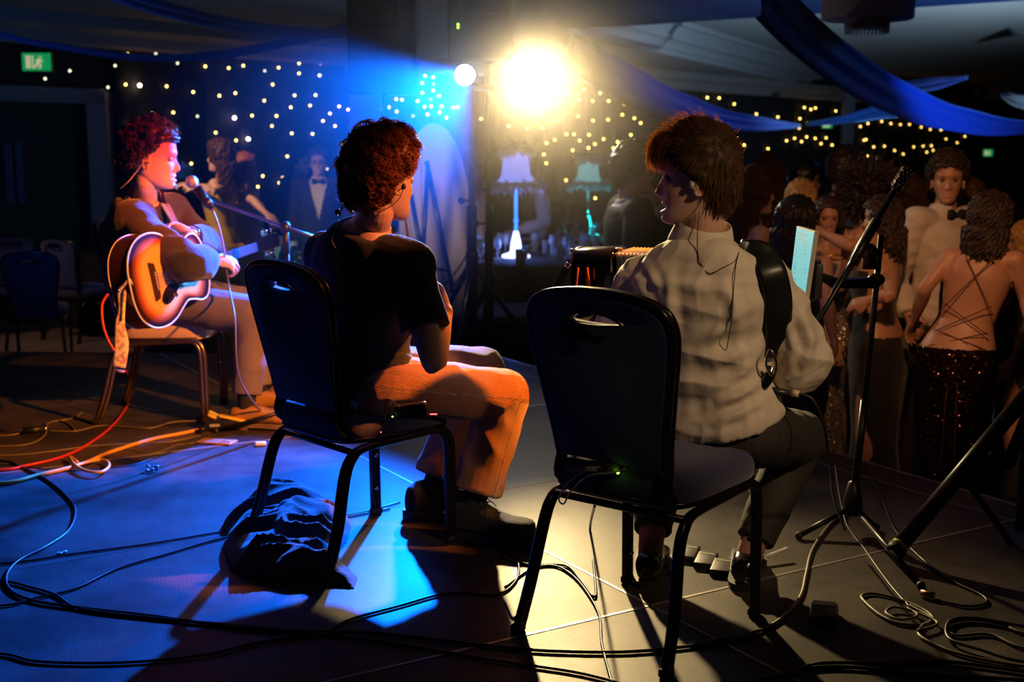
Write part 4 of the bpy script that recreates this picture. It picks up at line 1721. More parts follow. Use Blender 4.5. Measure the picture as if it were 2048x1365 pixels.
# longer fringe locks falling over the forehead
R = random.Random(9)
fl = MB()
for k in range(620):
    x = R.uniform(-.062, .066)
    b0 = Vector((x, .055 + R.uniform(-.03, .01), .108 + R.uniform(-.02, .006) - abs(x) * .35))
    pts = [b0, b0 + Vector((R.uniform(-.008, .008), .030, .012 + R.uniform(-.004, .010))), b0 + Vector((R.uniform(-.02, .02), .050 + R.uniform(-.006, .008), -.012 + R.uniform(-.01, .01))),
           b0 + Vector((R.uniform(-.02, .02), .050 + R.uniform(-.012, .010), -.048 + R.uniform(-.014, .02)))]
    fl.tube(pts, [.0012, .0013, .0012, .0004], 4, cap=False, smooth=3)
for k in range(650):      # flyaways standing off the crown
    a, b = R.uniform(-1.2, 1.2), R.uniform(-1.3, 1.1)
    d_ = Vector((math.sin(a) * math.cos(b), math.sin(b), math.cos(a) * math.cos(b)))
    c_ = Vector((0, -.008, .018)) + Vector((d_.x * .094, d_.y * .112, d_.z * .138))
    s_ = Vector((R.uniform(-.6, .6), R.uniform(-.2, 1.2), R.uniform(-.2, .5)))
    L_ = R.uniform(.012, .030)
    fl.tube([c_, c_ + (d_ * .6 + s_ * .5) * L_, c_ + (d_ * .8 + s_ * 1.3) * L_], [.0007, .0006, .0003], 4, cap=False, smooth=2)
fl.xf(MA)
put('fringe', mesh_of(fl), hair_front, pA)
# in-ear monitor and its wire down the back of the shirt
ear = MA @ Vector((-.083, .0, -.014))
part('ear_monitor', MB().ball(ear, (.009, .010, .011), 12, 8).ball(ear + Vector((-.003, 0, .012)), .006, 10, 6), mat('clear_earpiece', (.55, .5, .45), .15, spec=1), pA)


def on_back(px, py, J, off=.0, d0=3.24):
    return P(px, py, d0)


from mathutils.bvhtree import BVHTree
def snapper(o):
    M_ = WM[o.name]
    me = o.data
    bv = BVHTree.FromPolygons([M_ @ v.co for v in me.vertices], [tuple(p.vertices) for p in me.polygons])
    def snap(px, py, off=.004):
        dr = ray(px, py)
        hit = bv.ray_cast(Vector((0, 0, CAMH)), dr.normalized())
        if hit[0] is None:
            q = P(px, py, 3.35)
            hit = bv.find_nearest(q)
        return hit[0] - dr.normalized() * off
    return snap
snapA = snapper(shirtA)
pts = [ear, P(1404, 400, 3.33), P(1400, 425, 3.31), P(1396, 445, 3.33)]
part('ear_wire', MB().tube(pts, .0016, 6, smooth=6), mat('pale_wire', (.4, .3, .2), .3), pA)

# shoulder strap of the accordion over his right shoulder: wide padded leather
strap_pts = [(P(1478, 478, 3.50), .030), (P(1505, 478, 3.38), .033), (P(1545, 500, 3.28), .036), (P(1568, 560, 3.235), .038), (P(1566, 630, 3.25), .036), (P(1548, 690, 3.33), .028), (P(1538, 730, 3.42), .018)]
def flat_strap(pts, m, name, parent, th=.004, face=None):
    """pts: list of (centre, half width); flat band whose face looks along face"""
    C, W_ = catmull([Vector(p) for p, w in pts], [w for p, w in pts], 8)
    V = []
    for i, c in enumerate(C):
        tn = (C[min(i + 1, len(C) - 1)] - C[max(i - 1, 0)]).normalized()
        fc = face(c) if callable(face) else Vector(face)
        sd = tn.cross(fc).normalized()
        fn = sd.cross(tn).normalized()
        for j in range(7):
            s = j / 3 - 1
            V.append(c + sd * s * W_[i] + fn * (.004 * (1 - s * s)))
    F = []
    for i in range(len(C) - 1):
        for j in range(6):
            F.append((i * 7 + j, i * 7 + j + 1, (i + 1) * 7 + j + 1, (i + 1) * 7 + j))
    mb = MB().add(V, F)
    me = with_mods(mesh_of(mb), [('SOLIDIFY', dict(thickness=th, offset=0))])
    return put(name, me, m, parent)


# ---------------------------------------------------------------- accordion
acc = thing('accordion', 'black glossy piano accordion with chrome corners held by the man in the cream shirt', 'accordion', (.42, 3.80, .60))
al = Vector((.93, -.36, 0)).normalized()     # from the bass side to the keyboard side
af = Vector((.36, .93, 0)).normalized()
def afr(o):
    M_ = Matrix((al, af, Vector((0, 0, 1)))).transposed().to_4x4()
    return Matrix.Translation(o) @ M_
def acc_section(cx, halfw, h, dep, rad, m, name, z0=.585, tilt=0, parent=acc):
    """rounded-top box section: profile in (af, z) lofted along al"""
    rings = []
    n = 40
    for k, (u, sc) in enumerate(((-1, .90), (-.95, .97), (-.85, 1), (.85, 1), (.95, .97), (1, .90))):
        ring = []
        for i in range(n):
            a = 2 * math.pi * i / n
            ca, sa = math.cos(a), math.sin(a)
            y = dep / 2 * math.copysign(abs(ca) ** rad, ca) * sc
            z = h / 2 * math.copysign(abs(sa) ** rad, sa) * sc
            ring.append(Vector((u * halfw, y, z)))
        rings.append(ring)
    mb = MB().loft(rings)
    mb.xf(Matrix.Translation(Vector(cx)) @ afr(Vector((0, 0, 0))) @ Matrix.Rotation(tilt, 4, 'Y'))
    return part(name, mb, m, parent)
bass_c = P(1205, 600, 3.86)
bass_c.z = .79
bx_ = acc_section(bass_c, .070, .40, .20, .35, gloss_black, 'bass_box', tilt=math.radians(-3))
tr_c = bass_c + al * .31
acc_section(tr_c, .10, .42, .20, .35, gloss_black, 'treble_box')
# bellows folds
bel = MB()
for k in range(13):
    c = bass_c + al * (.075 + k * .0115)
    ring = []
    for hh in ((.190, .094),):
        pass
    z = .192 if k % 2 else .180
    y = .094 if k % 2 else .086
    M_ = Matrix.Translation(c) @ afr(Vector((0, 0, 0)))
    bel.rbox((0, 0, 0), (.0118, y * 2, z * 2), .004, None)
    n8 = len(bel.v)
    # last rbox vertices to world
    cnt_ = 96
bel = MB()
rings = []
for k in range(27):
    u = .068 + k * .0058
    z, y = (.196, .098) if k % 2 else (.180, .086)
    c = bass_c + al * u
    rings.append([c + af * a + Vector((0, 0, b)) for a, b in ((-y, -z), (y, -z), (y, z), (-y, z))])
bel.loft(rings)
part('bellows', bel, mat('bellows_silver', (.55, .55, .58), .3, metal=.7), acc, smooth=False)
# chrome corner, strap lug and bass strap
bl = bass_c - al * .073
trim = MB()
trim.tube([bl + af * -.085 + Vector((0, 0, .150)), bl + af * -.070 + Vector((0, 0, .185)), bl + af * 0 + Vector((0, 0, .195)), bl + af * .07 + Vector((0, 0, .185))], .006, 8, smooth=4)
part('chrome_trim', trim, chrome, acc)
for k, (dy, dz) in enumerate(((-.092, .15), (-.05, .188))):
    part('strap_lug', MB().ball(bl + af * dy + Vector((0, 0, dz)) - al * .008, (.014, .012, .010), 12, 8), chrome, acc)
part('hinge_clasp', MB().rbox(bass_c + al * .066 + af * -.05 + Vector((0, 0, .199)), (.022, .03, .010), .003), gold, acc)
for (da, px0) in ((0, 1158), (1, 1176)):
    p0 = P(px0 - 2, 535, 3.74)
    p1 = P(px0 - (10 if da == 0 else -8), 615, 3.74)
    part('red_edge_strap', MB().tube([p0, p0.lerp(p1, .5), p1], .0035, 8), mat('red_leather_edge%d' % da, (.5, .05, .03), .4), acc)
flat_strap([(bl + af * -.06 + Vector((0, 0, .17)), .022), (bl + af * -.10 - al * .055 + Vector((0, 0, .06)), .026), (bl + af * -.10 - al * .07 + Vector((0, 0, -.06)), .026), (bl + af * -.06 + Vector((0, 0, -.17)), .022)], leather_black, 'bass_strap', acc, face=-al)
# keyboard, mostly hidden behind his body
kb = MB()
for k in range(24):
    c = tr_c + al * .115 + af * .02 + Vector((0, 0, .19 - k * .016))
    kb.box(c, (.05, .10, .0148), afr(Vector()).to_3x3())
part('keyboard', kb, mat('piano_keys', (.7, .68, .62), .25), acc, smooth=False)
kb = MB()
for k in range(16):
    c = tr_c + af * -.085 + al * (-.05 + .006 * k) + Vector((0, 0, .19))
    kb.box(c, (.002, .07, .006), afr(Vector()).to_3x3())
part('grille', kb, chrome, acc, smooth=False)
flat_strap([(snapA(x, y, .006), w) for x, y, w in ((1482, 486, .020), (1500, 492, .030), (1524, 512, .036), (1543, 545, .038), (1554, 590, .038), (1556, 635, .036), (1550, 675, .030), (1541, 712, .022))], strap_leather, 'shoulder_strap', acc, th=.012, face=lambda c: (Vector((.12, -1, .15)) if c.z < 1.16 else Vector((.1, -.7, .7))))
part('strap_buckle', MB().tube([P(1540, 700, 3.27), P(1552, 725, 3.27), P(1545, 752, 3.29), P(1532, 730, 3.28)], .004, 6, closed=True, smooth=4), chrome, acc)
flat_strap([(P(1545, 735, 3.31), .014), (P(1538, 755, 3.30), .013), (P(1525, 775, 3.31), .012)], leather_black, 'strap_tail', acc, face=(0, -1, 0))
# jack cable plugged at his waist
jk = thing('jack_cable', 'black jack plug and lead hanging from the accordion beside his right elbow', 'cable', P(1600, 800, 3.3))
part('plug', MB().tube([P(1520, 778, 3.36), P(1545, 783, 3.34), P(1578, 788, 3.32)], [.011, .013, .010], 12), black_plastic, jk)
part('plug_band', MB().tube([P(1585, 786, 3.32), P(1598, 789, 3.31)], [.0105, .0100], 12), mat('plug_band_cream', (.6, .5, .35), .4), jk)
part('lead', MB().tube([P(1598, 789, 3.31), P(1625, 800, 3.3), P(1648, 850, 3.3), P(1658, 920, 3.35), P(1668, 1000, 3.6), P(1690, 1060, 3.9)], .0042, 8, smooth=8), cable_black, jk)

# wire down the back of the cream shirt
part('back_wire', MB().tube([P(1396, 445, 3.33), P(1395, 470, 3.31)] + [snapA(x, y) for x, y in ((1395, 500), (1401, 525), (1418, 547), (1445, 536), (1470, 522), (1478, 505), (1472, 530), (1467, 580), (1463, 640), (1453, 700))], .0012, 6, smooth=6), mat('thin_black_wire', (.03, .025, .02), .5), pA)

# belt pack on the right chair seat corner
bp_ = thing('belt_pack', 'wireless belt pack with a green light clipped behind the man in cream', 'belt pack', P(1225, 945, 3.12))
part('case', MB().rbox(P(1215, 938, 3.14), (.07, .03, .035), .006), black_plastic, bp_)
part('status_light', MB().ball(P(1236, 946, 3.11), .0042, 8, 6), green_led, bp_)
wc = thing('earphone_cable', 'tangle of thin white earphone cable hanging off the chair edge', 'cable', P(1130, 1000, 3.2))
part('wire', MB().tube([P(1200, 935, 3.1), P(1175, 940, 3.12), P(1150, 955, 3.13), P(1128, 975, 3.15), P(1118, 1000, 3.15), P(1128, 1008, 3.15), P(1140, 985, 3.14), P(1165, 960, 3.12), P(1185, 950, 3.10), P(1230, 945, 3.09), P(1250, 938, 3.08)], .0022, 6, smooth=6), cable_white, wc)
part('plug', MB().rbox(P(1182, 938, 3.10), (.03, .014, .012), .003), cable_white, wc)

# ---------------------------------------------------------------- man in the black t-shirt (middle)
pB = thing('person', 'curly auburn-haired man in a black t-shirt and brown corduroys seated holding a fiddle bow', 'person', G(900, 1080))
JB = dict(pelvis=Vector((-.47, 3.93, .565)), mid=P(722, 650, 3.94), neck=P(742, 462, 3.86), head=P(772, 360, 3.84),
          shL=P(655, 512, 4.02), shR=P(822, 535, 3.74), elL=P(690, 700, 4.28), elR=P(866, 722, 3.64), wrL=P(800, 640, 4.34), wrR=P(890, 622, 3.80),
          hipL=Vector((-.53, 4.04, .56)), hipR=Vector((-.42, 3.85, .56)), kneeL=Vector((-.11, 4.42, .50)), kneeR=P(1008, 792, 4.08),
          ankL=P(852, 1010, 4.27), ankR=P(940, 1030, 4.02),
          handR=dict(d=Vector((-.25, .9, .35)), pn=Vector((-.9, -.2, .1)), curl=.75),
          handL=dict(d=Vector((.3, .5, .5)), pn=Vector((-.2, -.8, .2)), curl=.6))
fwdB = Vector((.72, .69, -.08))
MB_ = build_body(pB, JB, skin, fwd=fwdB, up=(.04, .02, 1), hs=1.03, voxel=.0042, hv=.003)
shirt(pB, JB, tee_cloth, 't_shirt', grow=.028, sleeve=.33, sl_grow=.016, t0=-.16, t1=1.01, wr_amp=.008, wscale=(6, 6, 7), seed=3, voxel=.0055)
# longer sleeve hem falls to just above the elbow
collar_band(pB, MB_, JB, tee_cloth, 'neckband', h=.012, r=.074, openfront=False, fold=False)
trousers(pB, JB, cord_m, top=.04, end=.80, cuff=.085, knee=.082, thigh=.098, amp=.010, wscale=(7, 7, 7), cord=True, seed=8)
shoe(pB, (JB['ankR'].x - .0, JB['ankR'].y, 0), (.42, -.18), suede_black, rubber, L=.31, W=.056, sole_h=.030, heel=.004, laces=suede_black, moc=True)
shoe(pB, (JB['ankL'].x, JB['ankL'].y, 0), (.75, .45), suede_black, rubber, L=.31, W=.056, sole_h=.030, heel=.004, laces=suede_black, moc=True)
for s in 'LR':
    a, k = JB['ank' + s], JB['knee' + s]
    part('sock', MB().tube([Vector((a.x, a.y, .08)), a, a.lerp(k, .28)], [.040, .038, .045], 16, smooth=3), sock_black, pB)
hair(pB, MB_, hair_auburn, 'curly', n=4600, L=.046, seed=21, r=.0009, curl=.013, vol=.012, clump=9, cap_extra=.012, line=.066, segs=8, bump=.010, nape=-.090, side_z=.012)
earB = MB_ @ Vector((.083, .0, -.016))
part('ear_monitor', MB().ball(earB, (.008, .008, .010), 10, 8), black_plastic, pB)
part('ear_wire', MB().tube([earB, P(800, 395, 3.70), P(782, 412, 3.70), P(760, 425, 3.72), P(748, 437, 3.74)], .0013, 6, smooth=6), cable_black, pB)
part('back_wire', MB().tube([P(676, 430, 3.80), P(672, 455, 3.76), P(664, 480, 3.77), P(672, 500, 3.77), P(676, 530, 3.77), P(670, 600, 3.79), P(668, 660, 3.80)], .0012, 6, smooth=6), mat('pale_thin_wire', (.25, .2, .15), .4), pB)
part('clip_microphone', MB().ball(P(676, 425, 3.86), .011, 10, 8).tube([P(676, 430, 3.86), P(684, 418, 3.86), P(690, 405, 3.88)], .004, 6), black_plastic, pB)
part('shirt_label', MB().box(P(708, 810, 3.70), (.026, .002, .024), Matrix.Rotation(-.6, 3, 'Z') @ Matrix.Rotation(.3, 3, 'Y')), mat('label_white', (.35, .32, .33), .8), pB, smooth=False)
b2 = thing('belt_pack', 'black belt pack with small green and red lights on the black t-shirt man', 'belt pack', P(815, 830, 3.68))
part('case', MB().rbox(P(822, 822, 3.70), (.10, .025, .045), .006, Matrix.Rotation(-.15, 3, 'Y')), black_plastic, b2)
part('green_light', MB().ball(P(785, 834, 3.675), .0028, 8, 6), green_led, b2)
part('red_light', MB().rbox(P(867, 829, 3.70), (.022, .004, .004), .001), red_led, b2)
part('red_light', MB().ball(P(762, 865, 3.67), .0022, 8, 6), red_led, b2)
part('clip_lead', MB().tube([P(800, 815, 3.68), P(775, 800, 3.68), P(770, 830, 3.67), P(763, 862, 3.67)], .0018, 6, smooth=6), cable_black, b2)

# fiddle bow held upright
bow = thing('fiddle_bow', 'wooden fiddle bow held upright in front of the curly-haired man', 'bow', P(832, 520, 4.0))
st = [P(793, 252, 4.06), P(800, 330, 4.03), P(806, 400, 4.0), P(822, 510, 3.96), P(842, 590, 3.93), P(848, 615, 3.92)]
part('stick', MB().tube(st, [.0032, .0036, .004, .0045, .0048, .0048], 8, smooth=6), maple, bow)
hr = [P(799, 262, 4.04), P(816, 420, 3.98), P(830, 515, 3.94), P(853, 600, 3.91)]
part('hair_ribbon', MB().tube(hr, .0034, 6, smooth=5, flat=.3), horsehair, bow)
part('bow_head', MB().tube([P(792, 250, 4.06), P(795, 258, 4.06), P(800, 264, 4.05)], [.004, .006, .004], 8), maple, bow)
part('frog', MB().rbox(P(851, 602, 3.92), (.022, .012, .045), .004, Matrix.Rotation(-.2, 3, 'Y')), black_plastic, bow)

# ---------------------------------------------------------------- the guitarist (left)
pC = thing('person', 'guitarist in a dark jacket singing into a microphone, face in right profile', 'person', G(500, 868))
JC = dict(pelvis=Vector((-1.70, 5.93, .575)), mid=P(282, 545, 5.92), neck=P(288, 405, 5.82), head=P(309, 318, 5.72),
          shL=P(345, 425, 6.06), shR=P(262, 440, 5.62), elL=P(418, 500, 6.0), elR=P(378, 530, 5.42), wrL=P(384, 468, 5.72), wrR=P(424, 520, 5.58),
          hipL=Vector((-1.66, 6.03, .58)), hipR=Vector((-1.68, 5.82, .58)), kneeL=P(492, 612, 6.10), kneeR=P(506, 632, 5.74),
          ankL=P(520, 800, 6.02), ankR=P(492, 815, 5.68),
          handR=dict(d=Vector((.75, .35, -.15)), pn=Vector((-.2, .6, -.8)), curl=.55),
          handL=dict(d=Vector((-.75, -.25, .35)), pn=Vector((0, -.6, -.7)), curl=.4))
fwdC = Vector((1, .06, -.06))
MC = build_body(pC, JC, skin, fwd=fwdC, up=(.06, 0, 1), hs=1.14, voxel=.0055, hv=.0034, mouth=.004)
shirt(pC, JC, navy_wool, 'jacket', grow=.040, sleeve=.99, sl_grow=.024, baggy=.016, t0=-.02, t1=1.02, wr_amp=.014, wscale=(5, 5, 8), seed=12, voxel=.007)
collar_band(pC, MC, JC, navy_wool, 'jacket_collar', h=.055, r=.082)
collar_band(pC, MC, JC, mat('pink_shirt_cotton', (.62, .40, .40), .7), 'shirt_collar', h=.060, r=.070)
# pale shirt front showing at the open neck
sp = MB()
nk = JC['neck']
sp.loft([[nk + Vector((.085 + dx, dy, dz)) for dx, dy, dz in ((0, -.045, -.0), (0, .05, 0), (.02, .05, -.01), (.02, -.045, -.01))],
         [nk + Vector((.128 + dx, dy, dz)) for dx, dy, dz in ((0, -.03, -.09), (0, .03, -.09), (.02, .03, -.095), (.02, -.03, -.095))],
         [nk + Vector((.135 + dx, dy, dz)) for dx, dy, dz in ((0, -.01, -.17), (0, .01, -.17), (.01, .01, -.17), (.01, -.01, -.17))]])
part('shirt_front', sp, MATS['pink_shirt_cotton'], pC)
trousers(pC, JC, grey_trouser, end=.86, cuff=.068, knee=.085, thigh=.105, amp=.007, seed=2, voxel=.007)
for s, tx in (('R', (1, -.14)), ('L', (1, .02))):
    a, k = JC['ank' + s], JC['knee' + s]
    part('sock', MB().tube([Vector((a.x, a.y, .07)), a, a.lerp(k, .24)], [.042, .040, .048], 16, smooth=3), sock_black, pC)
    shoe(pC, (a.x, a.y, 0), tx, leather_tan, crepe, L=.325, W=.058, sole_h=.024, heel=.010, laces=mat('tan_laces' + s, (.3, .14, .05), .6))
hair(pC, MC, hair_dark, 'curly', n=2400, clump=8, L=.046, seed=5, r=.0017, curl=.011, vol=.008, cap_extra=.034, line=.066, segs=7, bump=.008, nape=-.045, side_z=.020)
earC = MC @ Vector((.083, .0, -.016))
part('ear_wire', MB().tube([earC, P(290, 322, 5.60), P(272, 345, 5.60), P(258, 362, 5.58), P(240, 378, 5.60)], .0022, 6, smooth=6), MATS['pale_wire'], pC)
wt = thing('wrist_watch', 'metal wrist watch on the guitarist\'s folded left wrist', 'watch', P(376, 462, 5.70))
wax = (JC['wrL'] - JC['elL']).normalized()
wu = wax.orthogonal().normalized(); wv = wax.cross(wu)
wc_ = JC['wrL'] + wax * .01
part('band', MB().tube([wc_ + (wu * math.cos(a) + wv * math.sin(a)) * .034 for a in np.linspace(0, 6.283, 25)[:-1]], .006, 6, closed=True), chrome, wt)
part('dial', MB().lathe([(.001, 0), (.018, 0), (.018, .009), (.001, .010)], wc_ + Vector((0, -.036, 0)), 20, rot=Matrix.Rotation(math.pi / 2, 3, 'X')), mat('watch_dial', (.5, .5, .5), .2), wt)

# ---------------------------------------------------------------- guitar
ga = Vector((.42, .90, .13)).normalized()          # tail to headstock
gn = Vector((.90, -.43, .10))
gn = (gn - ga * gn.dot(ga)).normalized()           # out of the top
gw = gn.cross(ga).normalized()                     # across the top
GO = P(340, 552, 5.44)                             # centre of the top
gM = Matrix.Translation(GO) @ Matrix((gw, ga, gn)).transposed().to_4x4()
gt = thing('acoustic_guitar', 'sunburst acoustic guitar on the guitarist\'s lap, bridge end towards the chair', 'guitar', GO - Vector((0, 0, .22)))
half = [(0, -.250), (.07, -.247), (.14, -.222), (.190, -.165), (.205, -.09), (.190, -.02), (.150, .045), (.130, .085), (.138, .135), (.150, .175), (.140, .215), (.095, .243), (.04, .250), (0, .250)]
ol, _ = catmull([Vector((x, y, 0)) for x, y in half], [0] * len(half), 5)
gol = [(v.x, v.y) for v in ol] + [(-v.x, v.y) for v in ol[::-1]][1:-1]
bd = MB()
n = len(gol)
rings = []
for s_, z in ((1, -.006), (1, -.11)):
    rings.append([gM @ Vector((x * s_, y * s_, z)) for x, y in gol])
bd.loft(rings, cap=False)
bd.add(rings[1], [tuple(range(n))[::-1]])
gbody = mat('guitar_side_mahogany', (.10, .030, .012), .22, coat=.5)
part('body', bd, gbody, gt, auto=40)
gs_m = mat('sunburst_top', (.75, .38, .10), .22, coat=.6)
nt = gs_m.node_tree
at = nt.nodes.new('ShaderNodeAttribute'); at.attribute_name = 'burst'
rp = nt.nodes.new('ShaderNodeValToRGB')
rp.color_ramp.elements[0].position = .0; rp.color_ramp.elements[0].color = (.012, .005, .004, 1)
rp.color_ramp.elements[1].position = .78; rp.color_ramp.elements[1].color = (.80, .42, .11, 1)
e_ = rp.color_ramp.elements.new(.20); e_.color = (.03, .008, .004, 1)
e_ = rp.color_ramp.elements.new(.42); e_.color = (.38, .07, .012, 1)
nt.links.new(at.outputs['Fac'], rp.inputs['Fac']); nt.links.new(rp.outputs['Color'], nt.nodes['Principled BSDF'].inputs['Base Color'])
tb = MB()
lv = [1 - .04 * k for k in range(25)]
V = []
for s_ in lv:
    for x, y in gol:
        V.append(Vector((x * s_, y * s_, .004 * (1 - s_ * s_))))
F = []
for i in range(len(lv) - 1):
    for k in range(n):
        F.append((i * n + k, i * n + (k + 1) % n, (i + 1) * n + (k + 1) % n, (i + 1) * n + k))
F.append(tuple((len(lv) - 1) * n + k for k in range(n)))
tb.add([gM @ v for v in V], F)
tm = mesh_of(tb)
fixn(tm)
a_ = tm.attributes.new('burst', 'FLOAT', 'POINT')
vals = []
for i, s_ in enumerate(lv):
    vals += [min(1, (1 - s_) * 2.3)] * n
a_.data.foreach_set('value', vals)
put('soundboard', tm, gs_m, gt)
part('binding', MB().tube([gM @ Vector((x, y, -.001)) for x, y in gol], .0045, 6, closed=True), mat('cream_binding', (.75, .6, .42), .4), gt)
part('back_binding', MB().tube([gM @ Vector((x, y, -.108)) for x, y in gol], .0028, 6, closed=True), MATS['cream_binding'], gt)
def gprism(outl, z0, z1, m, name, parent=gt):
    mb = MB()
    k = len(outl)
    mb.add([gM @ Vector((x, y, z0)) for x, y in outl] + [gM @ Vector((x, y, z1)) for x, y in outl], [tuple(range(k))[::-1], tuple(range(k, 2 * k))] + [(i, (i + 1) % k, k + (i + 1) % k, k + i) for i in range(k)])
    return part(name, mb, m, parent, auto=40)
hole = [(.050 * math.cos(a), .075 + .050 * math.sin(a)) for a in np.linspace(0, 6.283, 33)[:-1]]
gprism(hole, .003, .0055, mat('sound_hole_dark', (.004, .003, .003), .9), 'sound_hole')
part('rosette', MB().tube([gM @ Vector((.056 * math.cos(a), .075 + .056 * math.sin(a), .005)) for a in np.linspace(0, 6.283, 33)[:-1]], .0035, 5, closed=True), MATS['cream_binding'], gt)
br = gprism([(-.085, -.125), (.085, -.125), (.075, -.098), (.03, -.092), (-.03, -.092), (-.075, -.098)], .003, .014, wood_dark, 'bridge')
gprism([(-.04, -.108), (.04, -.108), (.04, -.104), (-.04, -.104)], .014, .019, MATS['cream_binding'], 'saddle', br)
pg = [(-.055, .035), (-.10, -.01), (-.115, -.06), (-.09, -.085), (-.05, -.055), (-.02, .0), (-.02, .02), (-.04, .03)]
pgc, _ = catmull([Vector((x, y, 0)) for x, y in pg], [0] * 8, 4, True)
gprism([(v.x, v.y) for v in pgc], .003, .0052, mat('pickguard_black', (.012, .008, .008), .2), 'pickguard')
nkp = gprism([(-.029, .13), (.029, .13), (.022, .62), (-.022, .62)], .004, .012, wood_dark, 'fingerboard')
nb_ = MB()
rings = []
for y in np.linspace(.24, .62, 10):
    w_ = .028 - (y - .13) * .0135
    rings.append([gM @ Vector((w_ * math.cos(a), y, .004 + .024 * min(0, math.sin(a)))) for a in np.linspace(0, -math.pi, 12)])
nb_.loft(rings)
part('neck', nb_, gbody, gt)
fm = MB()
scale_l = .645
for k in range(1, 20):
    y = .62 - (scale_l - scale_l / (2 ** (k / 12)))
    w_ = .022 + (.62 - y) * .0143
    part('fret', MB().tube([gM @ Vector((-w_, y, .0125)), gM @ Vector((w_, y, .0125))], .0012, 5), chrome, nkp)
sm = MB()
for k in range(6):
    x0, x1 = (-.028 + k * .0112), (-.018 + k * .0072)
    part('string', MB().tube([gM @ Vector((x0, -.106, .019)), gM @ Vector((x1, .62, .016))], .0011, 5), chrome, gt)
hd = gprism([(-.022, .62), (.022, .62), (.036, .68), (.034, .80), (.0, .815), (-.034, .80), (-.036, .68)], -.006, .008, gloss_black, 'headstock')
for s in (-1, 1):
    for k in range(3):
        part('tuning_peg', MB().tube([gM @ Vector((s * .030, .69 + k * .038, 0)), gM @ Vector((s * .050, .69 + k * .038, 0))], .003, 6).ball(gM @ Vector((s * .056, .69 + k * .038, 0)), (.009, .007, .010), 10, 8), chrome, hd)
for k, (yy, zz) in enumerate(((-.03, -.03), (.02, -.03))):
    pass
kn_ = gM @ Vector((-.205, -.03, .006))
part('control_knob', MB().ball(P(352, 590, 5.36), .010, 10, 8), chrome, gt)
for dz in (.045, .085):
    q_ = gM @ Vector((.185, -.15 - dz * .2, -.045))
part('strap_button', MB().tube([gM @ Vector((0, -.25, -.055)), gM @ Vector((0, -.272, -.055))], [.007, .009], 10), chrome, gt)
# patterned strap hanging from the tail
strap_m = mat('patterned_guitar_strap', (.55, .30, .22), .8, noisecol=(55, (.85, .72, .35), .42, .55))
tail = gM @ Vector((0, -.262, -.055))
g1 = [(tail, .007), (P(240, 590, 5.24), .010), (P(243, 620, 5.22), .012), (P(240, 650, 5.21), .020), (P(243, 690, 5.21), .030), (P(238, 735, 5.21), .028)]
flat_strap(g1, strap_m, 'strap', gt, face=(.2, -1, 0))
fr_ = MB()
part('strap_tassel', MB().tube([P(231, 742, 5.21), P(248, 744, 5.21)], .006, 6), mat('strap_tassel_red', (.5, .2, .1), .8), gt)
flat_strap([(tail, .006), (P(252, 566, 5.22), .006), (P(258, 560, 5.22), .006), (P(262, 572, 5.23), .006), (P(250, 585, 5.23), .006), (P(246, 640, 5.20), .006)], strap_m, 'strap_loop', gt, face=(.2, -1, 0))

# ================================================================== THE GUESTS
guest_eye = mat('guest_eye', (.10, .085, .075), .3)
def az(deg):
    a = math.radians(deg)
    return Vector((math.sin(a), math.cos(a), 0))


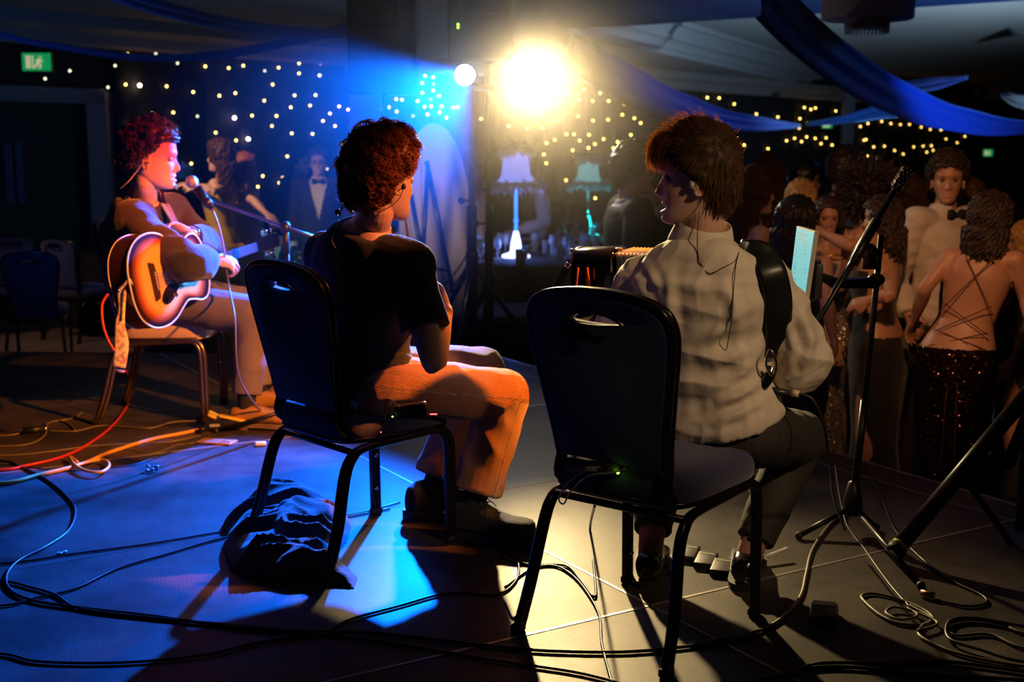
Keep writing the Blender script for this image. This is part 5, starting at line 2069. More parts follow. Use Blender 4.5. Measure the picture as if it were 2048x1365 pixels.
def guest(label, px, top, d, face, fem=False, sk=skin, hm=hair_dark, hstyle='short', hlen=.04, back_len=.28, outfit='tux', dress=None, head_face=None,
          arms=None, lean=(0, 0), seated=False, seed=1, hn=340, curl=.1, base_z=FLOOR_Z, vol=.016, hair_cap=.0, curlr=.012, pal=None, name='person', headup=(0, 0, 1), nolegs=False, skirt=(.150, .035)):
    tp_ = P(px, top, d)
    ztop = tp_.z - .018
    H = ztop - base_z
    Hs = H
    if seated:
        Hs = 1.72
    s = Hs / 1.75
    f = az(face)
    r = Vector((f.y, -f.x, 0))
    o = Vector((tp_.x, tp_.y, base_z)) - r * lean[0] - f * lean[1]
    def B(x, y, z):
        return o + r * x + f * y + Vector((0, 0, z))
    drop = (Hs - H) if seated else 0
    shw = (.150 if fem else .180) * s
    lx, ly = lean
    J = dict(pelvis=B(0, 0, .535 * Hs - drop), mid=B(lx * .4, .015 + ly * .4, .68 * Hs - drop), neck=B(lx * .82, ly * .82, .832 * Hs - drop), head=B(lx, .02 + ly, ztop - base_z - .128 * s),
             shL=B(-shw + lx * .8, ly * .8, .815 * Hs - drop), shR=B(shw + lx * .8, ly * .8, .815 * Hs - drop),
             hipL=B(-.085 * s, 0, .52 * Hs - drop), hipR=B(.085 * s, 0, .52 * Hs - drop))
    if seated:
        J.update(kneeL=B(-.12, .42, .52), kneeR=B(.12, .42, .52), ankL=B(-.12, .42, .10), ankR=B(.12, .42, .10))
    else:
        J.update(kneeL=B(-.10 * s, .02, .285 * Hs), kneeR=B(.10 * s, .03, .285 * Hs), ankL=B(-.11 * s, -.02, .055 * Hs), ankR=B(.11 * s, -.01, .055 * Hs))
    for q, sg in (('L', -1), ('R', 1)):
        J['el' + q] = J['sh' + q] + r * sg * .05 + Vector((0, 0, -.165 * Hs)) - f * .03
        J['wr' + q] = J['el' + q] - r * sg * .01 + Vector((0, 0, -.135 * Hs)) + f * .07
    if arms:
        for k, v in arms.items():
            J[k] = P(*v) if len(v) == 3 and abs(v[0]) > 5 else v
    t = thing(name, label, 'person', (o.x, o.y, base_z))
    hf = az(face if head_face is None else head_face)
    if pal:
        hf = (hf + Vector(pal)).normalized()
    M = build_body(t, J, sk, eye_m=guest_eye, fem=fem, voxel=.009, hv=.0040, fwd=hf, up=headup, hs=.98 * s if not fem else .93 * s, legs=not nolegs)
    if outfit in ('tux', 'shirt', 'vest'):
        fr = lambda w, zlo: (lambda c: ((c - J['neck']).dot(f) > .03 and abs((c - J['neck']).dot(r)) < w * ((c.z - zlo) / (J['neck'].z - zlo)) and c.z > zlo))
        if outfit == 'tux':
            shirt(t, J, white_cloth, 'shirt', fem, grow=.012, sleeve=0, t0=.0, t1=1.02, wr_amp=0, voxel=.009, smooth=2)
            zlo = J['neck'].z - .36
            shirt(t, J, suit_black, 'jacket', fem, grow=.030, sleeve=.97, sl_grow=.020, t0=-.16, t1=1.0, wr_amp=.005, voxel=.010, seed=seed, cut=fr(.085, zlo))
            bow_tie(t, J, f, r, M)
        else:
            shirt(t, J, white_cloth, 'shirt', fem, grow=.020, sleeve=.97, sl_grow=.018, baggy=.008, t0=-.06, t1=1.02, wr_amp=.010, wscale=(8, 8, 12), voxel=.008, seed=seed)
            if outfit == 'shirt':
                bow_tie(t, J, f, r, M)
            else:
                shirt(t, J, suit_black, 'waistcoat', fem, grow=.032, sleeve=0, t0=.0, t1=.9, wr_amp=.003, voxel=.010)
        collar_band(t, M, J, white_cloth, h=.040, r=.062)
        if not nolegs:
            trousers(t, J, suit_black, end=.95, cuff=.085, knee=.075, thigh=.10, amp=.005, voxel=.011, seed=seed)
            for q in 'LR':
                shoe(t, J['ank' + q], f, leather_black, rubber, floor=base_z + .013)
    else:
        m = dress
        mb = MB()
        topt = {'dress': .80, 'halter': .80, 'strapless': .83, 'topskirt': .86}[outfit]
        mb.loft(torso_rings(J, F_SPEC, grow=.012, t0=-.1, t1=topt))
        rings = []
        for u in np.linspace(0, 1, 12):
            z = J['pelvis'].z + .05 - u * (J['pelvis'].z + .03 - base_z)
            c = Vector((J['pelvis'].x, J['pelvis'].y, z))
            w = interp(u, [0, .06, .18, .38, .6, 1], [.172, .192, .192, skirt[0] + .015, skirt[0], skirt[0] + skirt[1]]) * s
            rings.append([c + r * math.cos(a) * w * (1 + .03 * math.sin(a * 7 + seed) * u) + f * math.sin(a) * (w * .82) * (1 + .05 * math.sin(a * 9 + seed) * u) for a in np.linspace(0, 2 * math.pi, 41)[:-1]])
        mb.loft(rings)
        me = remesh(mb, .010, 4, .5)
        wrinkle(me, .007, (9, 9, 3), seed)
        if outfit == 'halter':   # bare back
            del_faces(me, lambda c: (c - J['pelvis']).dot(f) < .03 - max(0, .10 - (c.z - J['pelvis'].z)) * 1.2 and c.z > J['pelvis'].z + .06)
        put('dress', me, m, t)
        if outfit == 'dress':
            for sg, q in ((-1, 'L'), (1, 'R')):
                a0 = J['neck'] + r * sg * .065 - Vector((0, 0, .02))
                part('dress_strap', MB().tube([a0 + f * .10 - Vector((0, 0, .13)), a0 + f * .055 - Vector((0, 0, .03)), a0, a0 - f * .055 - Vector((0, 0, .03)), a0 - f * .095 - Vector((0, 0, .13))], .006, 6, smooth=4), m, t)
        if not nolegs:
            for q in 'LR':
                shoe(t, J['ank' + q], f, leather_black, rubber, L=.24, W=.04, floor=base_z + .013)
    if hstyle == 'long':
        hair(t, M, hm, 'long', n=hn, back_len=back_len, seed=seed, r=.0042, curl=curlr, vol=vol, line=.070, segs=10, side_z=-.05, cap_extra=hair_cap)
    elif hstyle == 'curly':
        hair(t, M, hm, 'curly', n=hn, L=hlen, seed=seed, r=.0026, curl=.014, vol=vol, cap_extra=.012, segs=6, bump=.012, side_z=-.0)
    else:
        hair(t, M, hm, 'short', n=hn, L=hlen, seed=seed, r=.0024, curl=curl, vol=vol, cap_extra=.012, segs=4, line=.066, fringe=.2)
    return t, J, M, f, r


def bow_tie(t, J, f, r, M):
    c = J['neck'] + f * .088 + Vector((0, 0, .000))
    mb = MB()
    u = Vector((0, 0, 1))
    for s in (-1, 1):
        ring0 = [c + r * s * .006 + u * a * .008 + f * b * .008 for a, b in ((-1, -1), (1, -1), (1, 1), (-1, 1))]
        ring1 = [c + r * s * .035 + u * a * .026 + f * b * .010 for a, b in ((-1, -1), (1, -1), (1, 1), (-1, 1))]
        ring2 = [c + r * s * .058 + u * a * .022 + f * b * .007 for a, b in ((-1, -1), (1, -1), (1, 1), (-1, 1))]
        mb.loft([ring0, ring1, ring2])
    mb.rbox(c + f * .006, (.018, .018, .022), .004)
    part('bow_tie', mb, suit_black, t)


# right-hand crowd, nearest last
guest('tall man in black tuxedo facing right, standing behind the singing accordion player', 1262, 282, 6.4, 82, outfit='tux', hm=hair_dark, seed=31, hn=500)
guest('shorter man in tuxedo half hidden between the tall tuxedo man and accordion player', 1303, 318, 7.2, 250, outfit='tux', hm=hair_dark, seed=32)
guest('woman with long brown hair seen from behind, above the red-dressed woman', 1538, 300, 7.3, 15, fem=True, hm=hair_brown, hstyle='long', outfit='dress', dress=black_cloth, seed=33, hn=420)
guest('dark-haired man behind the blonde woman, only his head showing', 1607, 318, 8.2, 95, outfit='tux', hm=hair_black, seed=34)
guest('young man in tuxedo with pale collar facing right under the far corner post', 1688, 292, 7.7, 85, outfit='tux', hm=hair_dark, seed=35, hn=420)
guest('person with brown hair seen from behind above the microphone boom tip', 1778, 322, 7.9, 5, fem=True, hm=hair_brown, hstyle='long', outfit='dress', dress=black_cloth, seed=36)
guest('brown-haired guest seen from behind, beside the bow-tied man\'s left ear', 1826, 342, 7.5, -12, fem=True, hm=hair_brown, hstyle='long', outfit='dress', dress=black_cloth, seed=37)
guest('man with black hair seen from behind, in front of the young tuxedo man', 1703, 345, 7.2, 40, outfit='tux', hm=hair_black, seed=38)
guest('blonde woman seen from behind with straight shoulder-length hair', 1603, 352, 6.7, 12, fem=True, hm=hair_blonde, hstyle='long', back_len=.30, outfit='strapless', dress=black_cloth, sk=skin_tan, seed=39, hn=600, curlr=.004)
guest('woman in red dress with long dark hair, face in right profile', 1506, 324, 6.0, 82, fem=True, sk=skin, hm=hair_brown, hstyle='long', back_len=.34, outfit='dress', dress=red_cloth, seed=40, hn=500, curlr=.006)
guest('woman with large curly dark hair seen from behind in a red skirt', 1742, 350, 6.6, 5, fem=True, hm=hair_dark, hstyle='curly', hlen=.16, outfit='dress', dress=red_cloth, seed=41, hn=900, vol=.035, lean=(.10, 0))
g7 = guest('dark-haired woman in silver sequins looking straight towards the camera', 1656, 386, 6.4, 185, fem=True, sk=skin_tan, hm=hair_dark, hstyle='long', back_len=.30, outfit='strapless', dress=silver_sequin, seed=42, hn=520, curlr=.008,
      arms=dict(elL=(1678, 575, 6.1), wrL=(1690, 520, 6.0), elR=(1640, 600, 6.2), wrR=(1662, 680, 6.1)))
part('bracelet', MB().tube([P(1671 + 14 * math.cos(a), 515 + 5 * math.sin(a), 5.98) for a in np.linspace(0, 6.28, 13)[:-1]], .006, 6, closed=True), gold, g7[0])
guest('bare-backed woman in black reaching her arm to the left over others\' shoulders', 1772, 384, 6.0, -60, fem=True, sk=skin_tan, hm=hair_dark, hstyle='long', back_len=.18, outfit='halter', dress=black_cloth, seed=43, hn=600, head_face=-82,
      arms=dict(shL=(1742, 487, 5.95), elL=(1700, 492, 5.9), wrL=(1652, 470, 6.0), elR=(1780, 590, 5.7), wrR=(1740, 600, 5.75)))
guest('dark-haired woman in black turned right, nearest behind the tablet', 1594, 384, 5.45, 40, fem=True, sk=skin, hm=hair_black, hstyle='long', back_len=.34, outfit='dress', dress=black_cloth, seed=44, hn=620, head_face=68, curlr=.006,
      arms=dict(elR=(1652, 600, 5.3), wrR=(1666, 672, 5.35)))
guest('man in white shirt half hidden behind the bow-tied man\'s shoulder', 1938, 356, 6.9, 70, outfit='shirt', hm=hair_brown, seed=45, hn=420)
gm = guest('man in white shirt and black bow tie with dark curly hair, looking left', 1893, 302, 6.3, 152, outfit='shirt', sk=skin_tan, hm=hair_dark, hstyle='curly', hlen=.032, vol=.010, seed=46, hn=900, head_face=196,
      arms=dict(elR=(1786, 560, 6.25), wrR=(1818, 632, 6.1)))
gg = guest('woman with short dark hair and bare laced back in black sequin skirt', 1985, 374, 5.5, 28, fem=True, sk=skin_tan, hm=hair_dark, hstyle='long', back_len=.16, outfit='halter', dress=black_sequin, seed=47, hn=900, head_face=55, lean=(.10, .06), skirt=(.165, .06),
      arms=dict(elL=(1852, 575, 5.55), wrL=(1828, 640, 5.7), elR=(2052, 600, 5.45), wrR=(2075, 680, 5.3)))
t_, J_, M_, f_, r_ = gg
lace = []
nk = J_['neck']; pv = J_['pelvis']
def bk(x, z):
    """a point on her bare back: x across, z up from the waist"""
    c = pv + (nk - pv) * (z / .45) if z < .45 else nk
    return c + r_ * x - f_ * (.098 - .25 * x * x)
for a, b in (((-.115, .12), (.10, .24)), ((.115, .12), (-.10, .24)), ((-.115, .20), (.06, .44)), ((.115, .20), (-.06, .44)), ((-.12, .06), (.11, .13)), ((.12, .06), (-.11, .13))):
    m_ = ((a[0] + b[0]) / 2, (a[1] + b[1]) / 2)
    part('back_lace', MB().tube([bk(*a), bk(*m_), bk(*b)], .0026, 5, smooth=4), mat_lace if 'mat_lace' in globals() else (MATS.get('lace') or mat('lace', (.10, .03, .015), .6)), t_)
for s in (-1, 1):
    part('lace_loop', MB().tube([bk(0, .06), bk(.03 * s, .085), bk(.05 * s, .05), bk(.02 * s, .035), bk(0, .06)], .003, 5, smooth=4), MATS['lace'], t_)
    q0 = bk(0, .05)
    part('lace_tail', MB().tube([q0, q0 - f_ * .05 + r_ * s * .02 - Vector((0, 0, .15)), q0 - f_ * .08 + r_ * s * .028 - Vector((0, 0, .55))], .003, 5, smooth=4), MATS['lace'], t_)
wb = J_['wrL']
part('bracelet', MB().tube([wb + Vector((.027 * math.cos(a), .027 * math.sin(a), .02 + .006 * math.cos(a))) for a in np.linspace(0, 6.28, 13)[:-1]], .003, 5, closed=True), chrome, t_)
guest('fair-haired woman cut off by the right edge of the picture', 2058, 436, 6.3, -70, fem=True, sk=skin_tan, hm=hair_blonde, hstyle='long', outfit='strapless', dress=black_cloth, seed=48)
# guests further back on the left and behind the lamps
guest('woman in a yellow dress standing at left, face in left profile, arm raised', 442, 272, 9.6, -80, fem=True, sk=skin, hm=hair_brown, hstyle='long', back_len=.22, outfit='dress', dress=mat('mustard_satin', (.55, .34, .06), .5), seed=51,
      arms=dict(elL=(418, 378, 9.5), wrL=(386, 372, 9.5), elR=(425, 385, 9.3), wrR=(392, 376, 9.4)), hn=260)
guest('copper-haired woman leaning over the teal-lit table at left', 486, 300, 10.0, 110, fem=True, sk=skin, hm=hair_red, hstyle='long', outfit='dress', dress=white_cloth, seed=52, hn=260,
      arms=dict(elR=(505, 400, 9.6), wrR=(533, 428, 9.5)))
gl = guest('man in tuxedo and glasses facing forward by the starlit wall', 636, 292, 11.4, 176, outfit='tux', hm=hair_brown, seed=53, hn=260)
part('glasses', MB().tube([gl[2] @ Vector((s * .032 + .022 * math.cos(a), .098, .004 + .017 * math.sin(a))) for s in (-1,) for a in np.linspace(0, 6.28, 15)[:-1]], .0025, 5, closed=True)
     .tube([gl[2] @ Vector((.032 + .022 * math.cos(a), .098, .004 + .017 * math.sin(a))) for a in np.linspace(0, 6.28, 15)[:-1]], .0025, 5, closed=True)
     .tube([gl[2] @ Vector((-.012, .1, .006)), gl[2] @ Vector((.012, .1, .006))], .0025, 5), black_plastic, gl[0])
guest('dark-haired man in a suit turned right beside the man in glasses', 597, 296, 12.2, 120, outfit='tux', hm=hair_dark, seed=54, hn=220)
guest('waiter in white sleeves and dark waistcoat bending behind the violet feather lamp', 1062, 318, 12.8, -120, outfit='vest', hm=hair_dark, seed=55, hn=200,
      arms=dict(elR=(1090, 445, 12.6), wrR=(1035, 462, 12.5), shR=(1085, 385, 12.7)))
guest('guest in a pale top standing behind the black lamp stand', 955, 330, 13.0, 60, fem=True, hm=hair_brown, hstyle='long', outfit='dress', dress=white_cloth, seed=56, hn=200)
guest('seated guest in a beige top behind the glasses, left of two', 1120, 398, 12.95, 100, fem=True, hm=hair_brown, hstyle='long', outfit='dress', dress=mat('beige_knit', (.35, .25, .16), .8), seed=57, seated=True, hn=200)
guest('seated dark-clothed guest beside the teal feather lamp', 1156, 402, 13.1, -100, fem=True, hm=hair_dark, hstyle='long', outfit='dress', dress=black_cloth, seed=58, seated=True, hn=200)

# ================================================================== STAGE LAMPS AND SPEAKERS
def tripod(t, base, h_hub, spread, r=.014, m=black_metal, a0=0, foot=True, z0=0):
    for k in range(3):
        a = a0 + k * 2 * math.pi / 3
        f = Vector((base.x + spread * math.cos(a), base.y + spread * math.sin(a), z0 + r))
        h = Vector((base.x, base.y, h_hub))
        lg = part('leg', MB().tube([h, f], r, 10), m, t)
        if foot:
            part('rubber_foot', MB().ball(f, r * 1.5, 10, 8), rubber, lg)


lb = P(945, 740, 7.25)
lb.z = 0
ls = thing('lamp_stand', 'black T-bar lamp stand holding the blue and the white stage lamps', 'stand', (lb.x, 7.25, 0))
zt = P(0, 178, 7.25).z
part('pole', MB().tube([(lb.x, 7.25, .08), (lb.x, 7.25, .95)], .030, 14).tube([(lb.x, 7.25, .95), (lb.x, 7.25, zt)], .019, 12), black_metal, ls)
part('cross_bar', MB().tube([P(905, 176, 7.25), P(1085, 176, 7.25)], .016, 10), black_metal, ls)
tripod(ls, Vector((lb.x, 7.25, 0)), .62, .44, .016, a0=.3)
part('collar', MB().tube([(lb.x, 7.25, .60), (lb.x, 7.25, .68)], .036, 14), black_plastic, ls)
part('knob', MB().ball((lb.x - .06, 7.22, .98), .02, 10, 8).tube([(lb.x, 7.25, .98), (lb.x - .06, 7.22, .98)], .008, 6), black_plastic, ls)
def par_can(L_, r, lens_m, label, tilt, aim):
    t = thing('stage_lamp', label, 'stage lamp', L_)
    d = (Vector(aim) - L_).normalized()
    R_ = d.to_track_quat('Z', 'Y').to_matrix()
    part('housing', MB().lathe([(.001, -.16), (r * .55, -.155), (r * .8, -.11), (r, -.02), (r * 1.04, .0), (r * 1.04, .015), (r * .92, .015), (r * .92, -.005), (.001, -.006)], L_, 28, rot=R_), black_metal, t, auto=40)
    part('lens', MB().lathe([(.001, .002), (r * .9, .0), (r * .9, -.004), (.001, -.004)], L_, 28, rot=R_), lens_m, t)
    x = R_ @ Vector((1, 0, 0))
    part('yoke', MB().tube([L_ + x * r * 1.1 - d * .05, L_ + x * r * 1.15 - Vector((0, 0, r * 1.0)) - d * .05, L_ - x * r * 1.15 - Vector((0, 0, r * 1.0)) - d * .05, L_ - x * r * 1.1 - d * .05], .006, 6), black_metal, t)
    return t


par_can(WHITE_L, .085, bulb_white, 'dazzling warm white stage lamp glowing on the stand', 0, (0.2, 2.6, 0.9))
par_can(BLUE_L, .062, bulb_blue, 'bright blue stage lamp left of the dazzling white one', 0, (-.5, 2.6, .9))

def speaker(px0, px1, py0, py1, d, label, depth=.38, pole_px=None, grille=True):
    a, b = P(px0, py0, d), P(px1, py1, d)
    t = thing('loudspeaker', label, 'loudspeaker', ((a.x + b.x) / 2, d, b.z))
    c = Vector(((a.x + b.x) / 2, d + depth / 2, (a.z + b.z) / 2))
    part('cabinet', MB().rbox(c, (abs(b.x - a.x), depth, abs(a.z - b.z)), .02), black_plastic, t)
    part('rear_panel', MB().rbox(c + Vector((0, -depth / 2 - .002, .12)), (abs(b.x - a.x) * .55, .012, .22), .004), black_metal, t)
    part('handle', MB().rbox(c + Vector((-abs(b.x - a.x) * .30, -depth / 2 - .004, .32)), (.05, .012, .05), .004), mat('panel_sticker', (.3, .3, .3), .5), t)
    return t, c


sp1, c1 = speaker(690, 833, -60, 188, 8.0, 'large dark loudspeaker high at upper left of the blue lamp')
st = thing('speaker_stand', 'speaker pole under the large dark loudspeaker at left', 'stand', (c1.x, c1.y, FLOOR_Z))
part('pole', MB().tube([(c1.x, c1.y, FLOOR_Z + .5), (c1.x, c1.y, P(0, 190, 8.2).z)], .02, 12), black_metal, st)
tripod(st, c1, .35, .5, .014, z0=FLOOR_Z, a0=.5)
sp2, c2 = speaker(893, 1027, -60, 122, 7.75, 'tall dark loudspeaker right behind the blue and white lamps')
part('level_lights', MB().ball(P(916, 49, 7.73), .006, 8, 6).ball(P(916, 55, 7.73), .006, 8, 6), green_led, sp2)
s2 = thing('speaker_stand', 'black tripod speaker stand beside the lamp stand, over the dark platform', 'stand', (P(978, 600, 8.0).x, 8.0, FLOOR_Z))
x2 = P(978, 600, 8.0).x
part('pole', MB().tube([(x2, 8.0, FLOOR_Z + .15), (x2, 8.0, .75)], .030, 12).tube([(x2, 8.0, .7), (x2, 8.0, 1.85)], .020, 12), black_metal, s2)
tripod(s2, Vector((x2, 8.0, 0)), .42, .62, .018, z0=FLOOR_Z, a0=-.35)
part('hub', MB().tube([(x2, 8.0, .36), (x2, 8.0, .48)], .042, 12), black_plastic, s2)
part('knob', MB().ball((x2 - .08, 7.95, .80), .022, 10, 8).tube([(x2, 8, .80), (x2 - .08, 7.95, .80)], .008, 6), black_plastic, s2)

# black carpeted platform behind the stage
pf = thing('platform', 'low black carpeted platform behind the lamp stands', 'platform', (.1, 9.0, FLOOR_Z))
a_, b_, c_, d_ = G(872, 634, -.02), G(1108, 634, -.02), G(1050, 588, -.02), G(860, 582, -.02)
q = [a_, b_, Vector((.62, 10.3, 0)), Vector((-.8, 10.6, 0))]
mb = MB()
mb.add([Vector((v.x, v.y, -.02)) for v in q] + [Vector((v.x, v.y, -.07)) for v in q], [(0, 1, 2, 3), (7, 6, 5, 4), (0, 4, 5, 1), (1, 5, 6, 2), (2, 6, 7, 3), (3, 7, 4, 0)])
part('platform_top', mb, mat('grey_carpet_top', (.10, .085, .08), .9), pf, smooth=False)
mb = MB()
cq = sum(q, Vector()) / 4
q2 = [cq + (v - cq) * .97 for v in q]
mb.add([Vector((v.x, v.y, -.07)) for v in q2] + [Vector((v.x, v.y, FLOOR_Z)) for v in q2], [(0, 1, 2, 3), (7, 6, 5, 4), (0, 4, 5, 1), (1, 5, 6, 2), (2, 6, 7, 3), (3, 7, 4, 0)])
part('platform_skirt', mb, tablecloth_m, pf, smooth=False)

# white arched panel and the black easel in front
D_ = 9.6
bl_, br_ = P(800, 588, D_), P(940, 588, D_ + .0)
arch = [(-1, 0)]
W2 = (br_.x - bl_.x) / 2
Ha = P(0, 247, D_).z - (-.02)
ol = [(-W2, 0)] + [(-W2, z) for z in np.linspace(.2, Ha * .52, 5)] + [(W2 * math.cos(a), Ha * .52 + Ha * .48 * math.sin(a)) for a in np.linspace(math.pi, 0, 25)[1:-1]] + [(W2, z) for z in np.linspace(Ha * .52, .2, 5)] + [(W2, 0)]
cx_ = (bl_.x + br_.x) / 2
Mf = Matrix.Translation((cx_, D_, -.02)) @ Matrix.Rotation(math.pi / 2, 4, 'X')
ar = thing('arch_panel', 'tall pale arched backdrop panel standing behind a black easel', 'panel', (cx_, D_, -.02))
part('arch_board', MB().prism(ol, Mf, -.05), mat('arch_paint', (.52, .44, .44), .7), ar, smooth=False)
seam = MB().box((cx_ - W2 * .35, D_ - .004, Ha * .48), (.008, .006, Ha * .9))
part('board_joint', seam, mat('arch_joint', (.25, .2, .2), .8), ar, smooth=False)
ez = thing('easel', 'black metal easel standing in front of the pale arched panel', 'easel', (P(870, 588, 9.2).x, 9.2, -.02))
for (p, q_) in (((853, 322), (906, 586)), ((822, 390), (858, 588)), ((856, 330), (840, 600))):
    part('leg', MB().tube([P(p[0], p[1], 9.15), P(q_[0], q_[1], 9.25)], .018, 8), black_metal, ez)
part('cross_rung', MB().tube([P(846, 534, 9.2), P(896, 542, 9.2)], .012, 8), black_metal, ez)
for k, pts in enumerate(([(942, 470, 9), (938, 500, 9), (915, 540, 8.8), (880, 580, 8.6)], [(944, 480, 9), (940, 515, 9), (920, 555, 8.8), (893, 588, 8.6)])):
    o = part('hanging_cable', MB().tube([P(*p) for p in pts], .007, 6, smooth=6), cable_black)
    tag(o, ['black cable hanging from the lamp stand down to the platform, upper one', 'black cable hanging just below the upper one beside the arched panel'][k], 'cable')

# ================================================================== GUEST TABLES
def table(cx, cy, r, label):
    t = thing('round_table', label, 'table', (cx, cy, FLOOR_Z))
    part('tabletop', MB().lathe([(.001, .22), (r, .22), (r, .245), (.001, .245)], (cx, cy, 0), 40), wood_dark, t)
    part('leg', MB().tube([(cx, cy, FLOOR_Z), (cx, cy, .22)], .05, 10), black_metal, t)
    mb = MB()
    rings = []
    for k in range(14):
        u = k / 13
        ring = []
        for i in range(90):
            a = 2 * math.pi * i / 90
            if u < .3:
                rr, z = r * 1.01 * (u / .3), .252
            else:
                v = (u - .3) / .7
                rr = r * 1.01 + .03 + v * (.05 + .06 * math.sin(a * 13) + .03 * math.sin(a * 7 + 1))
                z = .250 - v * .72
            ring.append(Vector((cx + max(rr, .01) * math.cos(a), cy + max(rr, .01) * math.sin(a), z)))
        rings.append(ring)
    mb.loft(rings, cap=False)
    o = part('tablecloth', mb, tablecloth_m)
    tag(o, 'black cloth draped over the ' + label, 'tablecloth')
    return t


T1 = (P(1050, 500, 11.6).x, 11.6)
table(T1[0], T1[1], .75, 'round table under the violet feather lamp')
T2 = (P(1178, 500, 14.2).x, 14.2)
table(T2[0], T2[1], .8, 'round table under the teal feather lamp')
T3 = (P(515, 500, 11.0).x, 11.0)
table(T3[0], T3[1], .85, 'round table with the teal-lit glasses')
T4 = (P(322, 500, 12.6).x, 12.6)
table(T4[0], T4[1], .8, 'round table behind the guitarist')


def feather_lamp(px, d, top, basepy, led_shade, led_base, label, w=1.0):
    b = Vector((P(px, 300, d).x, d, .255))
    zt = P(px, top, d).z
    t = thing('feather_lamp', label, 'table lamp', b)
    h = zt - b.z
    sh = zt - .37 * h / 1.0
    part('base_dish', MB().lathe([(.001, 0), (.13, 0), (.13, .02), (.05, .05), (.001, .05)], b, 24), led_base, t)
    part('glowing_cone', MB().lathe([(.055, .05), (.045, .14), (.022, .24), (.001, .25)], b, 20), led_base, t)
    part('stem', MB().lathe([(.018, .2), (.016, h * .3), (.024, h * .32), (.016, h * .34), (.014, h * .7)], b, 12), led_shade if led_shade != feather else chrome, t)
    s0, s1 = h * .60, h * .93
    part('lamp_shade', MB().lathe([(.20 * w, s0), (.175 * w, s0 + .05), (.135 * w, s0 + .12), (.115 * w, s1 - .05), (.12 * w, s1)], b, 30), mat('shade_' + str(px), (.45, .5, .85) if w >= 1 else (.4, .7, .75), .8, emit=(.14, .20, .75) if w >= 1 else (.10, .38, .42), estr=1.0 if w >= 1 else .6), t)
    R = random.Random(px)
    for nm, zz, rr, dn in (('lower_feather_trim', s0 + .03, .22 * w, .10), ('upper_feather_trim', s1, .125 * w, .04)):
        mb = MB()
        for k in range(420):
            a = R.uniform(0, 6.283)
            c = b + Vector((rr * math.cos(a), rr * math.sin(a), zz + R.uniform(-.03, .03)))
            out = Vector((math.cos(a), math.sin(a), 0))
            v = (out * R.uniform(.2, .8) + Vector((R.uniform(-.4, .4), R.uniform(-.4, .4), R.uniform(-1.2, .5) if nm[0] == 'l' else R.uniform(-.9, 1.2)))).normalized()
            L_ = R.uniform(.04, .085) * w
            mb.tube([c - out * .01, c + v * L_ * .5 + out * .01, c + v * L_ + Vector((0, 0, -.01))], [.006, .009, .002], 4, cap=False)
        mb.lathe([(rr - .035, zz - .02), (rr + .02, zz - .025), (rr + .03, zz), (rr + .01, zz + .025), (rr - .03, zz + .02)], b, 30)
        part(nm, mb, feather, t)
    return t, b


fl1, b1 = feather_lamp(1032, 11.6, 282, 495, blue_led, violet_led, 'tall feather-trimmed table lamp glowing violet blue, the nearer of two')
fl2, b2_ = feather_lamp(1177, 14.2, 306, 470, feather, teal_led, 'smaller feather-trimmed table lamp glowing teal, the farther of two', .92)
fl3, b3 = feather_lamp(325, 12.6, 244, 470, feather, feather, 'feather-topped lamp mostly hidden behind the guitarist\'s head', 1.0)


def point(loc, col, e, r=.06):
    l = bpy.data.lights.new('lamp_glow', 'POINT')
    l.color = col
    l.energy = e
    l.shadow_soft_size = r
    o = bpy.data.objects.new('lamp_glow', l)
    COL.objects.link(o)
    o.location = loc


point(b1 + Vector((0, -.22, .16)), (.10, .25, 1), 5)
point(b1 + Vector((0, 0, .55)), (.25, .35, 1), 2)
point(b2_ + Vector((0, -.22, .2)), (0, .8, .9), 4)
point((T3[0], T3[1] - .1, .42), (0, .85, .8), 4, .08)

# wine glasses
def glass_mesh(kind):
    if kind == 0:
        pr = [(.001, 0), (.034, 0), (.034, .003), (.006, .008), (.005, .075), (.012, .085), (.034, .115), (.038, .15), (.031, .20), (.029, .20), (.036, .15), (.030, .117), (.001, .092)]
    else:
        pr = [(.001, 0), (.030, 0), (.034, .13), (.032, .13), (.028, .008), (.001, .008)]
    me = mesh_of(MB().lathe(pr, (0, 0, 0), 14))
    fixn(me)
    me.materials.append(glass_clear)
    return me


gm_ = [glass_mesh(0), glass_mesh(1)]
def glasses(cx, cy, n, rmax, label, group, seed, bias=0):
    R = random.Random(seed)
    placed = []
    tries = 0
    while len(placed) < n and tries < 4000:
        tries += 1
        a, rr = R.uniform(0, 6.283), rmax * math.sqrt(R.random())
        x, y = cx + rr * math.cos(a), cy + rr * math.sin(a)
        if (x - cx) ** 2 + (y - cy) ** 2 < .03 or any((x - u) ** 2 + (y - v) ** 2 < .0072 for u, v in placed):
            continue
        placed.append((x, y))
        k = 0 if R.random() < .6 else 1
        o = bpy.data.objects.new('wine_glass' if k == 0 else 'tumbler', gm_[k])
        COL.objects.link(o)
        o.location = (x, y, .254)
        tag(o, label, 'glass', group)


